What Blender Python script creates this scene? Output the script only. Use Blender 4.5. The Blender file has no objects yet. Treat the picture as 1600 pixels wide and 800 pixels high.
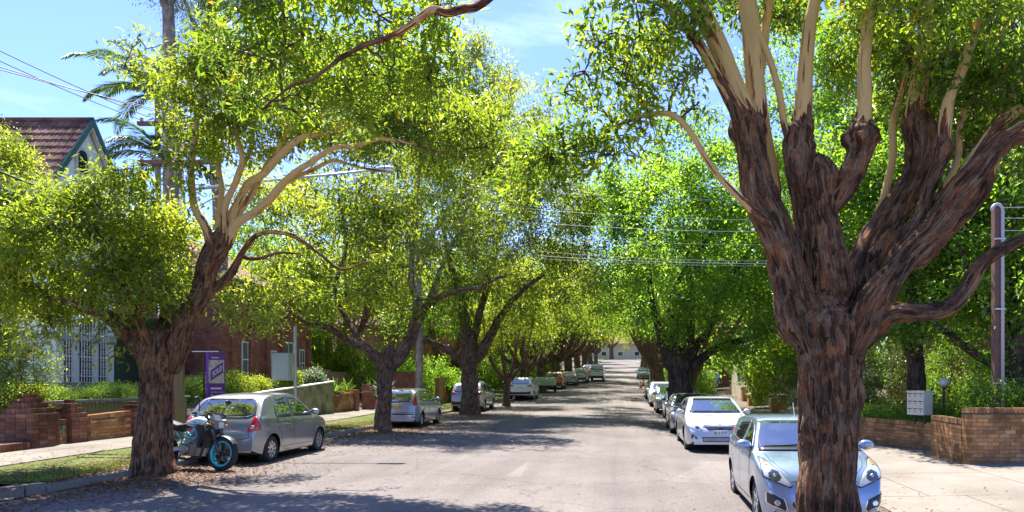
import bpy, math, random
import numpy as np
from mathutils import Vector, Matrix
from mathutils.bvhtree import BVHTree
R = math.radians
SC = bpy.context.scene
COL = SC.collection
rng = np.random.default_rng(7)
random.seed(7)

# ------------------------------------------------------------ camera, light, exposure
F = 1100.0; VX = 978.0; VY = 596.0; EYE = 1.76
cam_d = bpy.data.cameras.new('camera')
cam = bpy.data.objects.new('camera', cam_d); COL.objects.link(cam)
cam.location = (0, 0, EYE); cam.rotation_euler = (R(90), 0, 0)
cam_d.sensor_width = 36; cam_d.lens = F / 1600 * 36
cam_d.shift_x = -(VX - 800) / 1600; cam_d.shift_y = (VY - 400) / 1600
cam_d.clip_start = 0.05; cam_d.clip_end = 3000
SC.camera = cam
SUN_EL, SUN_AZ = 62.0, -22.0          # azimuth from +Y towards +X
world = bpy.data.worlds.new('World'); SC.world = world; world.use_nodes = True
wn = world.node_tree; wn.nodes.clear()
sky = wn.nodes.new('ShaderNodeTexSky'); sky.sky_type = 'NISHITA'; sky.sun_disc = False
sky.sun_elevation = R(SUN_EL); sky.sun_rotation = R(SUN_AZ); sky.air_density = 1.0; sky.dust_density = .3; sky.ozone_density = 3.0
tc = wn.nodes.new('ShaderNodeTexCoord'); mp = wn.nodes.new('ShaderNodeMapping'); mp.inputs['Scale'].default_value = (1.6, 1.6, 6.0)
ns = wn.nodes.new('ShaderNodeTexNoise'); ns.inputs['Scale'].default_value = 2.2; ns.inputs['Detail'].default_value = 8; ns.inputs['Roughness'].default_value = .62
cr = wn.nodes.new('ShaderNodeValToRGB'); cr.color_ramp.elements[0].position = .55; cr.color_ramp.elements[1].position = .82
cr.color_ramp.elements[0].color = (.0, .0, .0, 1); cr.color_ramp.elements[1].color = (.16, .16, .16, 1)
mx = wn.nodes.new('ShaderNodeMixRGB'); mx.inputs['Color2'].default_value = (7.5, 8.2, 9, 1)
bg = wn.nodes.new('ShaderNodeBackground'); bg.inputs['Strength'].default_value = 0.125
wo = wn.nodes.new('ShaderNodeOutputWorld')
L_ = wn.links.new
L_(tc.outputs['Generated'], mp.inputs[0]); L_(mp.outputs[0], ns.inputs['Vector']); L_(ns.outputs['Fac'], cr.inputs[0])
hs_ = wn.nodes.new('ShaderNodeMixRGB'); hs_.blend_type = 'MULTIPLY'; hs_.inputs['Fac'].default_value = 1; hs_.inputs['Color2'].default_value = (.44, .48, .73, 1)
L_(sky.outputs[0], hs_.inputs['Color1']); L_(cr.outputs[0], mx.inputs['Fac']); L_(hs_.outputs[0], mx.inputs['Color1']); L_(mx.outputs[0], bg.inputs[0]); L_(bg.outputs[0], wo.inputs[0])
sd = bpy.data.lights.new('sun', 'SUN'); sd.energy = 3.9; sd.angle = R(.53); sd.color = (1, .95, .87)
so = bpy.data.objects.new('sun', sd); COL.objects.link(so)
sv = Vector((math.sin(R(SUN_AZ)) * math.cos(R(SUN_EL)), math.cos(R(SUN_AZ)) * math.cos(R(SUN_EL)), math.sin(R(SUN_EL))))
so.rotation_euler = sv.to_track_quat('Z', 'Y').to_euler()
SC.view_settings.view_transform = 'Standard'; SC.view_settings.look = 'None'
SC.view_settings.exposure = 1.95; SC.view_settings.gamma = 1
SC.cycles.max_bounces = 9; SC.cycles.diffuse_bounces = 6; SC.cycles.glossy_bounces = 3
SC.cycles.transmission_bounces = 7; SC.cycles.transparent_max_bounces = 6
SC.cycles.sample_clamp_indirect = 6

# ------------------------------------------------------------ ground heights
def prof(y):
    y = np.asarray(y, float)
    z = np.where(y < 16, -.010 * (16 - np.maximum(y, -10)), 0)
    z = np.where(y < 36, z, np.where(y < 52, .00125 * (y - 36) ** 2 , .32 + .04 * (y - 52)))
    z = np.where(y > 80, 1.44 + .0505 * (y - 80), z)
    z = np.where(y > 225, 1.44 + .0505 * 145 + 4.0 * (1 - np.exp(-(y - 225) / 80.)) , z)
    return z
def kl(y): return np.interp(y, [-60, 28, 34, 45, 56, 66, 80, 100, 400], [-9.3, -9.3, -9.8, -9.8, -9.1, -8.4, -7.0, -6.6, -6.6])
KR = 3.75
def roadz(x, y):
    return prof(y) + np.interp(x, [-9.8, -3, 3.75], [0.0, 0.0, -.19])
def W(px, py, d): return Vector(((px - VX) * d / F, d, EYE - (py - VY) * d / F))
def WA(a): return np.array([[(p[0] - VX) * p[2] / F, p[2], EYE - (p[1] - VY) * p[2] / F] for p in a])

# ------------------------------------------------------------ noise
_perm = np.random.default_rng(3).random((64, 64, 64))
def vn(P, s=1.0):
    P = np.asarray(P, float) * s
    i = np.floor(P).astype(int); f = P - i; u = f * f * (3 - 2 * f); r = 0
    for a in (0, 1):
        for b in (0, 1):
            for c in (0, 1):
                w = (u[:, 0] if a else 1 - u[:, 0]) * (u[:, 1] if b else 1 - u[:, 1]) * (u[:, 2] if c else 1 - u[:, 2])
                r = r + w * _perm[(i[:, 0] + a) & 63, (i[:, 1] + b) & 63, (i[:, 2] + c) & 63]
    return r

# ------------------------------------------------------------ object helpers
def link(o, parent=None):
    COL.objects.link(o)
    if parent is not None: o.parent = parent
    return o
def thing(name, label, cat, loc=(0, 0, 0), rz=0, group=None):
    o = bpy.data.objects.new(name, None); COL.objects.link(o); o.empty_display_size = .2
    o.location = loc; o.rotation_euler = (0, 0, rz); o['label'] = label; o['category'] = cat
    if group: o['group'] = group
    return o
def tag(o, label, cat, group=None, kind=None):
    o['label'] = label; o['category'] = cat
    if group: o['group'] = group
    if kind: o['kind'] = kind
    return o
def npmesh(name, V, quads=None, tris=None, attrs=None, smooth=False):
    V = np.asarray(V, np.float32); me = bpy.data.meshes.new(name)
    q = np.zeros((0, 4), np.int32) if quads is None else np.asarray(quads, np.int32)
    t = np.zeros((0, 3), np.int32) if tris is None else np.asarray(tris, np.int32)
    me.vertices.add(len(V)); me.vertices.foreach_set('co', V.ravel())
    n = len(q) * 4 + len(t) * 3; me.loops.add(n)
    me.loops.foreach_set('vertex_index', np.concatenate([q.ravel(), t.ravel()]).astype(np.int32))
    me.polygons.add(len(q) + len(t))
    ls = np.concatenate([np.arange(len(q)) * 4, len(q) * 4 + np.arange(len(t)) * 3]).astype(np.int32)
    me.polygons.foreach_set('loop_start', ls)
    me.polygons.foreach_set('use_smooth', np.full(len(q) + len(t), smooth))
    for k, a in (attrs or {}).items():
        a = np.asarray(a, np.float32)
        if a.ndim == 1:
            at = me.attributes.new(k, 'FLOAT', 'POINT'); at.data.foreach_set('value', a)
        else:
            at = me.attributes.new(k, 'FLOAT_VECTOR', 'POINT'); at.data.foreach_set('vector', a.ravel())
    me.update(); me.validate()
    return me
def mob(name, me, mat=None, parent=None, loc=None, rot=None):
    o = bpy.data.objects.new(name, me)
    if mat is not None and len(me.materials) == 0: me.materials.append(mat)
    link(o, parent)
    if loc is not None: o.location = loc
    if rot is not None: o.rotation_euler = rot
    return o
class G:
    """collects shapes into one mesh"""
    def __init__(s): s.v = []; s.f = []; s.m = []; s.mi = 0
    def add(s, vs, fs):
        b = len(s.v); s.v += [tuple(v) for v in vs]; s.f += [tuple(b + i for i in f) for f in fs]; s.m += [s.mi] * len(fs); return s
    def box(s, x0, x1, y0, y1, z0, z1, M=None):
        vs = [Vector((x, y, z)) for z in (z0, z1) for y in (y0, y1) for x in (x0, x1)]
        if M is not None: vs = [M @ v for v in vs]
        return s.add(vs, [(0, 2, 3, 1), (4, 5, 7, 6), (0, 1, 5, 4), (2, 6, 7, 3), (0, 4, 6, 2), (1, 3, 7, 5)])
    def bar(s, a, b, w, h=None, up=(0, 0, 1)):
        a = Vector(a); b = Vector(b); d = b - a; h = h or w
        if d.length < 1e-6: return s
        d.normalize(); u = Vector(up)
        if abs(d.dot(u)) > .98: u = Vector((1, 0, 0))
        x = d.cross(u).normalized(); z = x.cross(d)
        vs = [p + x * sx * w / 2 + z * sz * h / 2 for p in (a, b) for sx, sz in ((-1, -1), (1, -1), (1, 1), (-1, 1))]
        return s.add(vs, [(3, 2, 1, 0), (4, 5, 6, 7), (0, 1, 5, 4), (1, 2, 6, 5), (2, 3, 7, 6), (3, 0, 4, 7)])
    def tube(s, pts, r, n=8, cap=True):
        pts = [Vector(p) for p in pts]; rr = r if hasattr(r, '__len__') else [r] * len(pts)
        vs = []; x = None
        for i, p in enumerate(pts):
            t = (pts[min(i + 1, len(pts) - 1)] - pts[max(i - 1, 0)]).normalized()
            if x is None: x = t.orthogonal().normalized()
            else: x = (x - t * x.dot(t)).normalized()
            y = t.cross(x)
            vs += [p + (x * math.cos(a) + y * math.sin(a)) * rr[i] for a in [2 * math.pi * k / n for k in range(n)]]
        fs = [(i * n + k, i * n + (k + 1) % n, (i + 1) * n + (k + 1) % n, (i + 1) * n + k) for i in range(len(pts) - 1) for k in range(n)]
        if cap: fs += [tuple(range(n))[::-1], tuple(range((len(pts) - 1) * n, len(pts) * n))]
        return s.add(vs, fs)
    def lathe(s, prof_, n=16, M=None, close=False):
        vs = []; m = len(prof_)
        for k in range(n):
            a = 2 * math.pi * k / n
            for r_, z in prof_:
                v = Vector((r_ * math.cos(a), r_ * math.sin(a), z)); vs.append(M @ v if M is not None else v)
        mm = m if close else m - 1
        fs = [(k * m + i, ((k + 1) % n) * m + i, ((k + 1) % n) * m + (i + 1) % m, k * m + (i + 1) % m) for k in range(n) for i in range(mm)]
        return s.add(vs, fs)
    def ball(s, c, rx, ry=None, rz=None, n=10, m=7, M=None):
        ry = ry or rx; rz = rz or rx
        pr = [(math.sin(math.pi * i / m), -math.cos(math.pi * i / m)) for i in range(m + 1)]
        T = (M if M is not None else Matrix()) @ Matrix.Translation(c) @ Matrix.Diagonal((rx, ry, rz, 1))
        pr = [(max(a, 1e-3), b) for a, b in pr]
        return s.lathe(pr, n, T)
    def poly(s, pts, z0, z1):      # prism over xy outline
        n = len(pts); vs = [(p[0], p[1], z0) for p in pts] + [(p[0], p[1], z1) for p in pts]
        return s.add(vs, [tuple(range(n))[::-1], tuple(range(n, 2 * n))] + [(i, (i + 1) % n, n + (i + 1) % n, n + i) for i in range(n)])
    def mesh(s, name, smooth=False):
        me = bpy.data.meshes.new(name); me.from_pydata(s.v, [], s.f)
        if smooth: me.polygons.foreach_set('use_smooth', [True] * len(s.f))
        if any(s.m): me.polygons.foreach_set('material_index', s.m)
        me.update(); return me
    def build(s, name, mat, parent=None, smooth=False, loc=None, rot=None):
        me = s.mesh(name, smooth)
        if isinstance(mat, (list, tuple)):
            for m in mat: me.materials.append(m)
            mat = None
        return mob(name, me, mat, parent, loc, rot)

# ------------------------------------------------------------ materials
def nm(name):
    m = bpy.data.materials.new(name); m.use_nodes = True; t = m.node_tree
    p = t.nodes['Principled BSDF']; return m, t, p
def nd(t, typ, **kw):
    n = t.nodes.new(typ)
    for k, v in kw.items():
        if k in n.inputs: n.inputs[k].default_value = v
        else: setattr(n, k, v)
    return n
def ramp(t, fac, stops):
    r = t.nodes.new('ShaderNodeValToRGB'); e = r.color_ramp.elements
    while len(e) < len(stops): e.new(.5)
    for q, (p, c) in zip(e, stops): q.position = p; q.color = (*c, 1) if len(c) == 3 else c
    t.links.new(fac, r.inputs[0]); return r.outputs[0]
def plain(name, col, rough=.5, metal=0, spec=.5, coat=0, noise=0, nscale=8, bump=0):
    m, t, p = nm(name)
    p.inputs['Base Color'].default_value = (*col, 1); p.inputs['Roughness'].default_value = rough
    p.inputs['Metallic'].default_value = metal; p.inputs['Specular IOR Level'].default_value = spec
    p.inputs['Coat Weight'].default_value = coat; p.inputs['Coat Roughness'].default_value = .04
    if noise:
        c = nd(t, 'ShaderNodeTexCoord'); n = nd(t, 'ShaderNodeTexNoise', Scale=nscale, Detail=6, Roughness=.6)
        t.links.new(c.outputs['Object'], n.inputs['Vector'])
        o = ramp(t, n.outputs['Fac'], [(.3, tuple(max(0, x * (1 - noise)) for x in col)), (.7, tuple(min(1, x * (1 + noise)) for x in col))])
        t.links.new(o, p.inputs['Base Color'])
        if bump:
            b = nd(t, 'ShaderNodeBump', Strength=bump, Distance=.02); t.links.new(n.outputs['Fac'], b.inputs['Height']); t.links.new(b.outputs[0], p.inputs['Normal'])
    return m
def leafmat(name, stops, trans, tw=.42, rough=.38, spec=.5):
    m, t, p = nm(name); a = nd(t, 'ShaderNodeAttribute', attribute_name='rnd')
    c = ramp(t, a.outputs['Fac'], stops); t.links.new(c, p.inputs['Base Color'])
    p.inputs['Roughness'].default_value = rough; p.inputs['Specular IOR Level'].default_value = spec
    tr = nd(t, 'ShaderNodeBsdfTranslucent'); mix = nd(t, 'ShaderNodeMixShader'); mix.inputs[0].default_value = tw
    g = nd(t, 'ShaderNodeMixRGB', blend_type='MULTIPLY'); g.inputs[0].default_value = 1; g.inputs[2].default_value = (*trans, 1)
    t.links.new(c, g.inputs[1]); t.links.new(g.outputs[0], tr.inputs[0])
    t.links.new(p.outputs[0], mix.inputs[1]); t.links.new(tr.outputs[0], mix.inputs[2])
    t.links.new(mix.outputs[0], t.nodes['Material Output'].inputs[0]); return m
TWIGD = plain('dark_twig_wood', (.05, .03, .02), .85) if 0 else None
LEAF = leafmat('brush_box_leaf', [(0, (.022, .05, .007)), (.35, (.068, .125, .013)), (.75, (.17, .23, .024)), (.97, (.26, .32, .045)), (.985, (.4, .19, .02))], (3.4, 3.1, 1.5), .52, .36)
LEAFY = leafmat('young_brush_box_leaf', [(0, (.025, .055, .008)), (.35, (.085, .14, .014)), (.7, (.185, .24, .024)), (.95, (.30, .34, .05)), (1, (.38, .30, .03))], (3.2, 2.8, 1.4), .52, .36)
LEAFD = leafmat('plane_leaf', [(0, (.045, .095, .012)), (.5, (.10, .19, .02)), (1, (.19, .29, .035))], (3.4, 3.1, 1.5), .54, .28)
LEAFB = leafmat('bush_leaf', [(0, (.06, .12, .015)), (.5, (.11, .2, .02)), (.93, (.2, .28, .04)), (1, (.3, .3, .1))], (2.6, 2.5, 1.3), .44)
LEAFG = leafmat('gum_leaf', [(0, (.05, .09, .02)), (.5, (.09, .14, .03)), (1, (.15, .19, .05))], (2.2, 2.2, 1.4), .35)
PALM = leafmat('palm_leaf', [(0, (.05, .10, .03)), (.5, (.09, .15, .04)), (1, (.16, .22, .07))], (2.0, 2.2, 1.4), .3)
GRASSM = leafmat('grass_blade', [(0, (.05, .10, .012)), (.5, (.12, .18, .02)), (.9, (.22, .25, .05)), (1, (.3, .25, .1))], (2.2, 2.2, 1.2), .35)
LITTER = leafmat('dead_leaf', [(0, (.09, .04, .02)), (.5, (.19, .09, .045)), (.9, (.3, .17, .08)), (1, (.4, .28, .06))], (1.4, 1.2, 1.0), .2, .7)

def barkmat(name, dark, mid, light, pale=None, patch=None, sc=(22, 22, 4.6), red=(.26, .10, .04), plates=True):
    m, t, p = nm(name); p.inputs['Roughness'].default_value = .9; p.inputs['Specular IOR Level'].default_value = .2
    a = nd(t, 'ShaderNodeAttribute', attribute_name='bk'); mpn = nd(t, 'ShaderNodeMapping', Scale=sc); t.links.new(a.outputs['Vector'], mpn.inputs[0])
    nw = nd(t, 'ShaderNodeTexNoise', Scale=.9, Detail=4); t.links.new(mpn.outputs[0], nw.inputs['Vector'])
    ws = nd(t, 'ShaderNodeMixRGB', blend_type='ADD'); ws.inputs[0].default_value = 1.5; t.links.new(mpn.outputs[0], ws.inputs[1]); t.links.new(nw.outputs['Color'], ws.inputs[2])
    vo = nd(t, 'ShaderNodeTexVoronoi', Scale=1.0); vd = nd(t, 'ShaderNodeTexVoronoi', Scale=1.0, feature='DISTANCE_TO_EDGE')
    t.links.new(ws.outputs[0], vo.inputs['Vector']); t.links.new(ws.outputs[0], vd.inputs['Vector'])
    mf = nd(t, 'ShaderNodeMapping', Scale=tuple(q * 3.2 for q in sc)); t.links.new(a.outputs['Vector'], mf.inputs[0])
    n = nd(t, 'ShaderNodeTexNoise', Scale=1, Detail=5, Roughness=.7, Distortion=.5); t.links.new(mf.outputs[0], n.inputs['Vector'])
    n2 = nd(t, 'ShaderNodeTexNoise', Scale=3.2, Detail=6, Roughness=.7); t.links.new(a.outputs['Vector'], n2.inputs['Vector'])
    sp_ = nd(t, 'ShaderNodeSeparateColor'); t.links.new(vo.outputs['Color'], sp_.inputs[0])
    sumn = nd(t, 'ShaderNodeMath', operation='MULTIPLY_ADD'); sumn.inputs[1].default_value = .45; t.links.new(sp_.outputs[0], sumn.inputs[0]); t.links.new(n.outputs['Fac'], sumn.inputs[2])
    c1 = ramp(t, sumn.outputs[0], [(.42, dark), (.68, mid), (.95, light)])
    fr_ = nd(t, 'ShaderNodeMath', operation='MULTIPLY'); t.links.new(sp_.outputs[1], fr_.inputs[0]); t.links.new(n2.outputs['Fac'], fr_.inputs[1])
    fm = ramp(t, fr_.outputs[0], [(.33, (0, 0, 0)), (.48, (.75, .75, .75))])
    c1b = nd(t, 'ShaderNodeMixRGB'); t.links.new(fm, c1b.inputs[0]); t.links.new(c1, c1b.inputs[1]); c1b.inputs[2].default_value = (*red, 1)
    c2 = ramp(t, n2.outputs['Fac'], [(.34, (.55, .53, .54)), (.5, (.95, .93, .92)), (.66, (1.35, 1.25, 1.15))])
    mu = nd(t, 'ShaderNodeMixRGB', blend_type='MULTIPLY'); mu.inputs[0].default_value = 1
    t.links.new(c1b.outputs[0], mu.inputs[1]); t.links.new(c2, mu.inputs[2]); out = mu.outputs[0]
    pl = ramp(t, vd.outputs['Distance'], [(0, (0, 0, 0)), (.22, (.8, .8, .8)), (.5, (1, 1, 1))])
    hb = nd(t, 'ShaderNodeMath', operation='MULTIPLY_ADD'); hb.inputs[1].default_value = .6; t.links.new(n.outputs['Fac'], hb.inputs[0]); t.links.new(pl, hb.inputs[2])
    b = nd(t, 'ShaderNodeBump', Strength=1.0, Distance=.03); t.links.new(hb.outputs[0], b.inputs['Height'])
    if pale:
        s = nd(t, 'ShaderNodeAttribute', attribute_name='sm')
        mp3 = nd(t, 'ShaderNodeMapping', Scale=(17, 17, 2.0)); t.links.new(a.outputs['Vector'], mp3.inputs[0])
        n3 = nd(t, 'ShaderNodeTexNoise', Scale=1, Detail=4); t.links.new(mp3.outputs[0], n3.inputs['Vector'])
        cp = ramp(t, n3.outputs['Fac'], [(.3, tuple(x * .85 for x in pale)), (.55, pale), (.60, pale), (.68, patch)])
        ad = nd(t, 'ShaderNodeMath', operation='MULTIPLY_ADD'); ad.inputs[1].default_value = 2.2; ad.inputs[2].default_value = -1.1
        t.links.new(n3.outputs['Fac'], ad.inputs[0])
        sb = nd(t, 'ShaderNodeMath', operation='ADD'); t.links.new(s.outputs['Fac'], sb.inputs[0]); t.links.new(ad.outputs[0], sb.inputs[1])
        f = ramp(t, sb.outputs[0], [(.47, (0, 0, 0)), (.53, (1, 1, 1))])
        f2 = ramp(t, sb.outputs[0], [(.26, (0, 0, 0)), (.42, (1, 1, 1))])
        mr = nd(t, 'ShaderNodeMixRGB'); t.links.new(f2, mr.inputs[0]); t.links.new(out, mr.inputs[1]); mr.inputs[2].default_value = (*patch, 1)
        mm = nd(t, 'ShaderNodeMixRGB'); t.links.new(f, mm.inputs[0]); t.links.new(mr.outputs[0], mm.inputs[1]); t.links.new(cp, mm.inputs[2]); out = mm.outputs[0]
        iv = nd(t, 'ShaderNodeMath', operation='MULTIPLY_ADD'); iv.inputs[1].default_value = -.86; iv.inputs[2].default_value = .9
        t.links.new(f, iv.inputs[0]); t.links.new(iv.outputs[0], b.inputs['Strength'])
    t.links.new(out, p.inputs['Base Color']); t.links.new(b.outputs[0], p.inputs['Normal']); return m
BARK = barkmat('brush_box_bark', (.02, .012, .007), (.115, .065, .036), (.28, .185, .115), (.56, .38, .15), (.22, .07, .035), (34, 34, 6.0), (.30, .13, .055))
BARK2 = barkmat('street_tree_bark', (.035, .023, .018), (.15, .098, .066), (.29, .205, .15), (.42, .32, .22), (.2, .1, .06), (30, 30, 6.5), (.17, .10, .07))
BARKG = barkmat('gum_bark', (.20, .16, .13), (.30, .24, .2), (.42, .36, .31), None, None, (5, 5, 1.0), (.3, .22, .18))
BARKD = barkmat('dark_bark', (.02, .016, .013), (.06, .045, .035), (.12, .09, .07), None, None, (16, 16, 3), (.10, .06, .04))
TWIG = plain('twig_wood', (.085, .055, .035), .85)

def grainmat(name, base, var, scale, rough=.85, bump=.4, stain=None, extra=None):
    m, t, p = nm(name); c = nd(t, 'ShaderNodeTexCoord')
    g = nd(t, 'ShaderNodeNewGeometry')
    n = nd(t, 'ShaderNodeTexNoise', Scale=scale, Detail=8, Roughness=.7); t.links.new(g.outputs['Position'], n.inputs['Vector'])
    n2 = nd(t, 'ShaderNodeTexNoise', Scale=.35, Detail=7, Roughness=.6); t.links.new(g.outputs['Position'], n2.inputs['Vector'])
    c1 = ramp(t, n.outputs['Fac'], [(.25, tuple(x * (1 - var) for x in base)), (.75, tuple(x * (1 + var) for x in base))])
    c2 = ramp(t, n2.outputs['Fac'], [(.32, stain or (.78, .77, .76)), (.6, (1.06, 1.05, 1.04))])
    mu = nd(t, 'ShaderNodeMixRGB', blend_type='MULTIPLY'); mu.inputs[0].default_value = 1
    t.links.new(c1, mu.inputs[1]); t.links.new(c2, mu.inputs[2]); t.links.new(mu.outputs[0], p.inputs['Base Color'])
    p.inputs['Roughness'].default_value = rough; p.inputs['Specular IOR Level'].default_value = .25
    b = nd(t, 'ShaderNodeBump', Strength=bump, Distance=.01); t.links.new(n.outputs['Fac'], b.inputs['Height']); t.links.new(b.outputs[0], p.inputs['Normal'])
    return m, t, p, mu, g
def asphalt():
    m, t, p, mu, g = grainmat('asphalt', (.172, .153, .143), .33, 55, .9, .55, (.80, .79, .79))
    # fine aggregate and thin sealed cracks
    v = nd(t, 'ShaderNodeTexVoronoi', Scale=70); t.links.new(g.outputs['Position'], v.inputs['Vector'])
    cv = ramp(t, v.outputs['Color'], [(.2, (.72, .72, .72)), (.8, (1.22, 1.2, 1.18))])
    mp_ = nd(t, 'ShaderNodeMapping', Scale=(.22, .33, .3)); t.links.new(g.outputs['Position'], mp_.inputs[0])
    nn = nd(t, 'ShaderNodeTexNoise', Scale=2.5, Detail=4); t.links.new(g.outputs['Position'], nn.inputs['Vector'])
    ml = nd(t, 'ShaderNodeMixRGB'); ml.inputs[0].default_value = .14; t.links.new(mp_.outputs[0], ml.inputs[1]); t.links.new(nn.outputs['Color'], ml.inputs[2])
    vc = nd(t, 'ShaderNodeTexVoronoi', Scale=1.3, feature='DISTANCE_TO_EDGE'); t.links.new(ml.outputs[0], vc.inputs['Vector'])
    ck = ramp(t, vc.outputs['Distance'], [(.0, (.62, .6, .59)), (.009, (1, 1, 1))])
    a = nd(t, 'ShaderNodeMixRGB', blend_type='MULTIPLY'); a.inputs[0].default_value = 1; t.links.new(mu.outputs[0], a.inputs[1]); t.links.new(cv, a.inputs[2])
    b = nd(t, 'ShaderNodeMixRGB', blend_type='MULTIPLY'); b.inputs[0].default_value = .8; t.links.new(a.outputs[0], b.inputs[1]); t.links.new(ck, b.inputs[2])
    wt = nd(t, 'ShaderNodeMapping', Scale=(1.1, .05, 1)); t.links.new(g.outputs['Position'], wt.inputs[0]); wz = nd(t, 'ShaderNodeTexNoise', Scale=1, Detail=5, Roughness=.6); t.links.new(wt.outputs[0], wz.inputs['Vector'])
    pt = nd(t, 'ShaderNodeMapping', Scale=(.16, .1, 1)); t.links.new(g.outputs['Position'], pt.inputs[0]); pv = nd(t, 'ShaderNodeTexVoronoi', Scale=1, distance='CHEBYCHEV'); t.links.new(pt.outputs[0], pv.inputs['Vector'])
    o1 = ramp(t, wz.outputs['Fac'], [(.35, (.84, .83, .83)), (.65, (1.1, 1.09, 1.08))]); o2 = ramp(t, pv.outputs['Color'], [(.1, (.82, .82, .82)), (.9, (1.1, 1.09, 1.07))])
    for o_ in (o1, o2):
        q = nd(t, 'ShaderNodeMixRGB', blend_type='MULTIPLY'); q.inputs[0].default_value = 1; t.links.new(b.outputs[0], q.inputs[1]); t.links.new(o_, q.inputs[2]); b = q
    t.links.new(b.outputs[0], p.inputs['Base Color']); return m
ASPHALT = asphalt()
CONC = grainmat('concrete', (.222, .197, .163), .28, 30, .9, .35, (.62, .59, .55))[0]
KERBM = grainmat('kerb_concrete', (.24, .225, .2), .3, 25, .9, .5, (.5, .5, .47))[0]
SOIL = grainmat('soil', (.13, .10, .07), .4, 20, .95, .6, (.6, .6, .6))[0]
TURF = grainmat('turf', (.10, .13, .03), .4, 14, .95, .6, (.8, .7, .6))[0]
def brickmat(name, stops, rough=.85):
    m, t, p = nm(name); a = nd(t, 'ShaderNodeAttribute', attribute_name='rnd'); oi = nd(t, 'ShaderNodeObjectInfo')
    ad = nd(t, 'ShaderNodeMath', operation='ADD'); t.links.new(a.outputs['Fac'], ad.inputs[0]); t.links.new(oi.outputs['Random'], ad.inputs[1])
    fr = nd(t, 'ShaderNodeMath', operation='FRACT'); t.links.new(ad.outputs[0], fr.inputs[0])
    c = ramp(t, fr.outputs[0], stops); g = nd(t, 'ShaderNodeNewGeometry')
    n = nd(t, 'ShaderNodeTexNoise', Scale=22, Detail=6, Roughness=.7); t.links.new(g.outputs['Position'], n.inputs['Vector'])
    n2 = nd(t, 'ShaderNodeTexNoise', Scale=1.7, Detail=5); t.links.new(g.outputs['Position'], n2.inputs['Vector'])
    c2 = ramp(t, n.outputs['Fac'], [(.3, (.68, .66, .64)), (.7, (1.2, 1.18, 1.15))]); c3 = ramp(t, n2.outputs['Fac'], [(.35, (.48, .46, .44)), (.6, (1.12, 1.1, 1.08))])
    m1 = nd(t, 'ShaderNodeMixRGB', blend_type='MULTIPLY'); m1.inputs[0].default_value = 1; t.links.new(c, m1.inputs[1]); t.links.new(c2, m1.inputs[2])
    m2 = nd(t, 'ShaderNodeMixRGB', blend_type='MULTIPLY'); m2.inputs[0].default_value = 1; t.links.new(m1.outputs[0], m2.inputs[1]); t.links.new(c3, m2.inputs[2])
    t.links.new(m2.outputs[0], p.inputs['Base Color']); p.inputs['Roughness'].default_value = rough; p.inputs['Specular IOR Level'].default_value = .25
    b = nd(t, 'ShaderNodeBump', Strength=.5, Distance=.006); t.links.new(n.outputs['Fac'], b.inputs['Height']); t.links.new(b.outputs[0], p.inputs['Normal']); return m
BR_OR = brickmat('orange_brick', [(0, (.32, .16, .07)), (.25, (.46, .25, .10)), (.5, (.26, .13, .06)), (.7, (.40, .20, .08)), (.88, (.52, .33, .17)), (1, (.17, .09, .05))])
BR_RD = brickmat('red_brown_brick', [(0, (.20, .085, .05)), (.3, (.27, .12, .07)), (.6, (.16, .07, .045)), (.85, (.33, .17, .11)), (1, (.12, .05, .035))])
BR_GR = brickmat('painted_block', [(0, (.25, .26, .15)), (.5, (.27, .28, .165)), (1, (.235, .245, .14))], .8)
TILE = brickmat('roof_tile_clay', [(0, (.20, .10, .07)), (.4, (.26, .14, .095)), (.7, (.16, .085, .065)), (1, (.3, .18, .13))])
MORTAR = plain('mortar', (.11, .085, .06), .95, noise=.3, nscale=10)
MORTARG = plain('painted_mortar', (.17, .18, .10), .9)
def bricktex(name, c1, c2, mortar, scale=1.0):
    m, t, p = nm(name); g = nd(t, 'ShaderNodeTexCoord'); s = nd(t, 'ShaderNodeSeparateXYZ'); t.links.new(g.outputs['Object'], s.inputs[0])
    ad = nd(t, 'ShaderNodeMath', operation='ADD'); t.links.new(s.outputs[0], ad.inputs[0]); t.links.new(s.outputs[1], ad.inputs[1])
    cb = nd(t, 'ShaderNodeCombineXYZ'); t.links.new(ad.outputs[0], cb.inputs[0]); t.links.new(s.outputs[2], cb.inputs[1])
    b = nd(t, 'ShaderNodeTexBrick'); b.inputs['Scale'].default_value = 1 / scale; b.inputs['Brick Width'].default_value = .24; b.inputs['Row Height'].default_value = .086
    b.inputs['Mortar Size'].default_value = .006; b.inputs['Color1'].default_value = (*c1, 1); b.inputs['Color2'].default_value = (*c2, 1); b.inputs['Mortar'].default_value = (*mortar, 1)
    t.links.new(cb.outputs[0], b.inputs['Vector'])
    n2 = nd(t, 'ShaderNodeTexNoise', Scale=2.5, Detail=6); t.links.new(g.outputs['Object'], n2.inputs['Vector'])
    c3 = ramp(t, n2.outputs['Fac'], [(.35, (.65, .63, .6)), (.65, (1.15, 1.12, 1.1))])
    m2 = nd(t, 'ShaderNodeMixRGB', blend_type='MULTIPLY'); m2.inputs[0].default_value = 1; t.links.new(b.outputs[0], m2.inputs[1]); t.links.new(c3, m2.inputs[2])
    t.links.new(m2.outputs[0], p.inputs['Base Color']); p.inputs['Roughness'].default_value = .9; return m
BT_OR = bricktex('far_orange_brick', (.42, .23, .09), (.32, .16, .07), (.2, .15, .1))
BT_RD = bricktex('far_red_brick', (.38, .14, .075), (.26, .09, .055), (.16, .11, .08))
WHITE = plain('white_paint', (.78, .78, .76), .5, noise=.05)
MINT = plain('mint_render', (.76, .81, .74), .8, noise=.06, nscale=3)
DKGRN = plain('dark_green_paint', (.02, .09, .065), .45)
CREAM = plain('cream_paint', (.62, .55, .42), .6, noise=.1)
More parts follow.
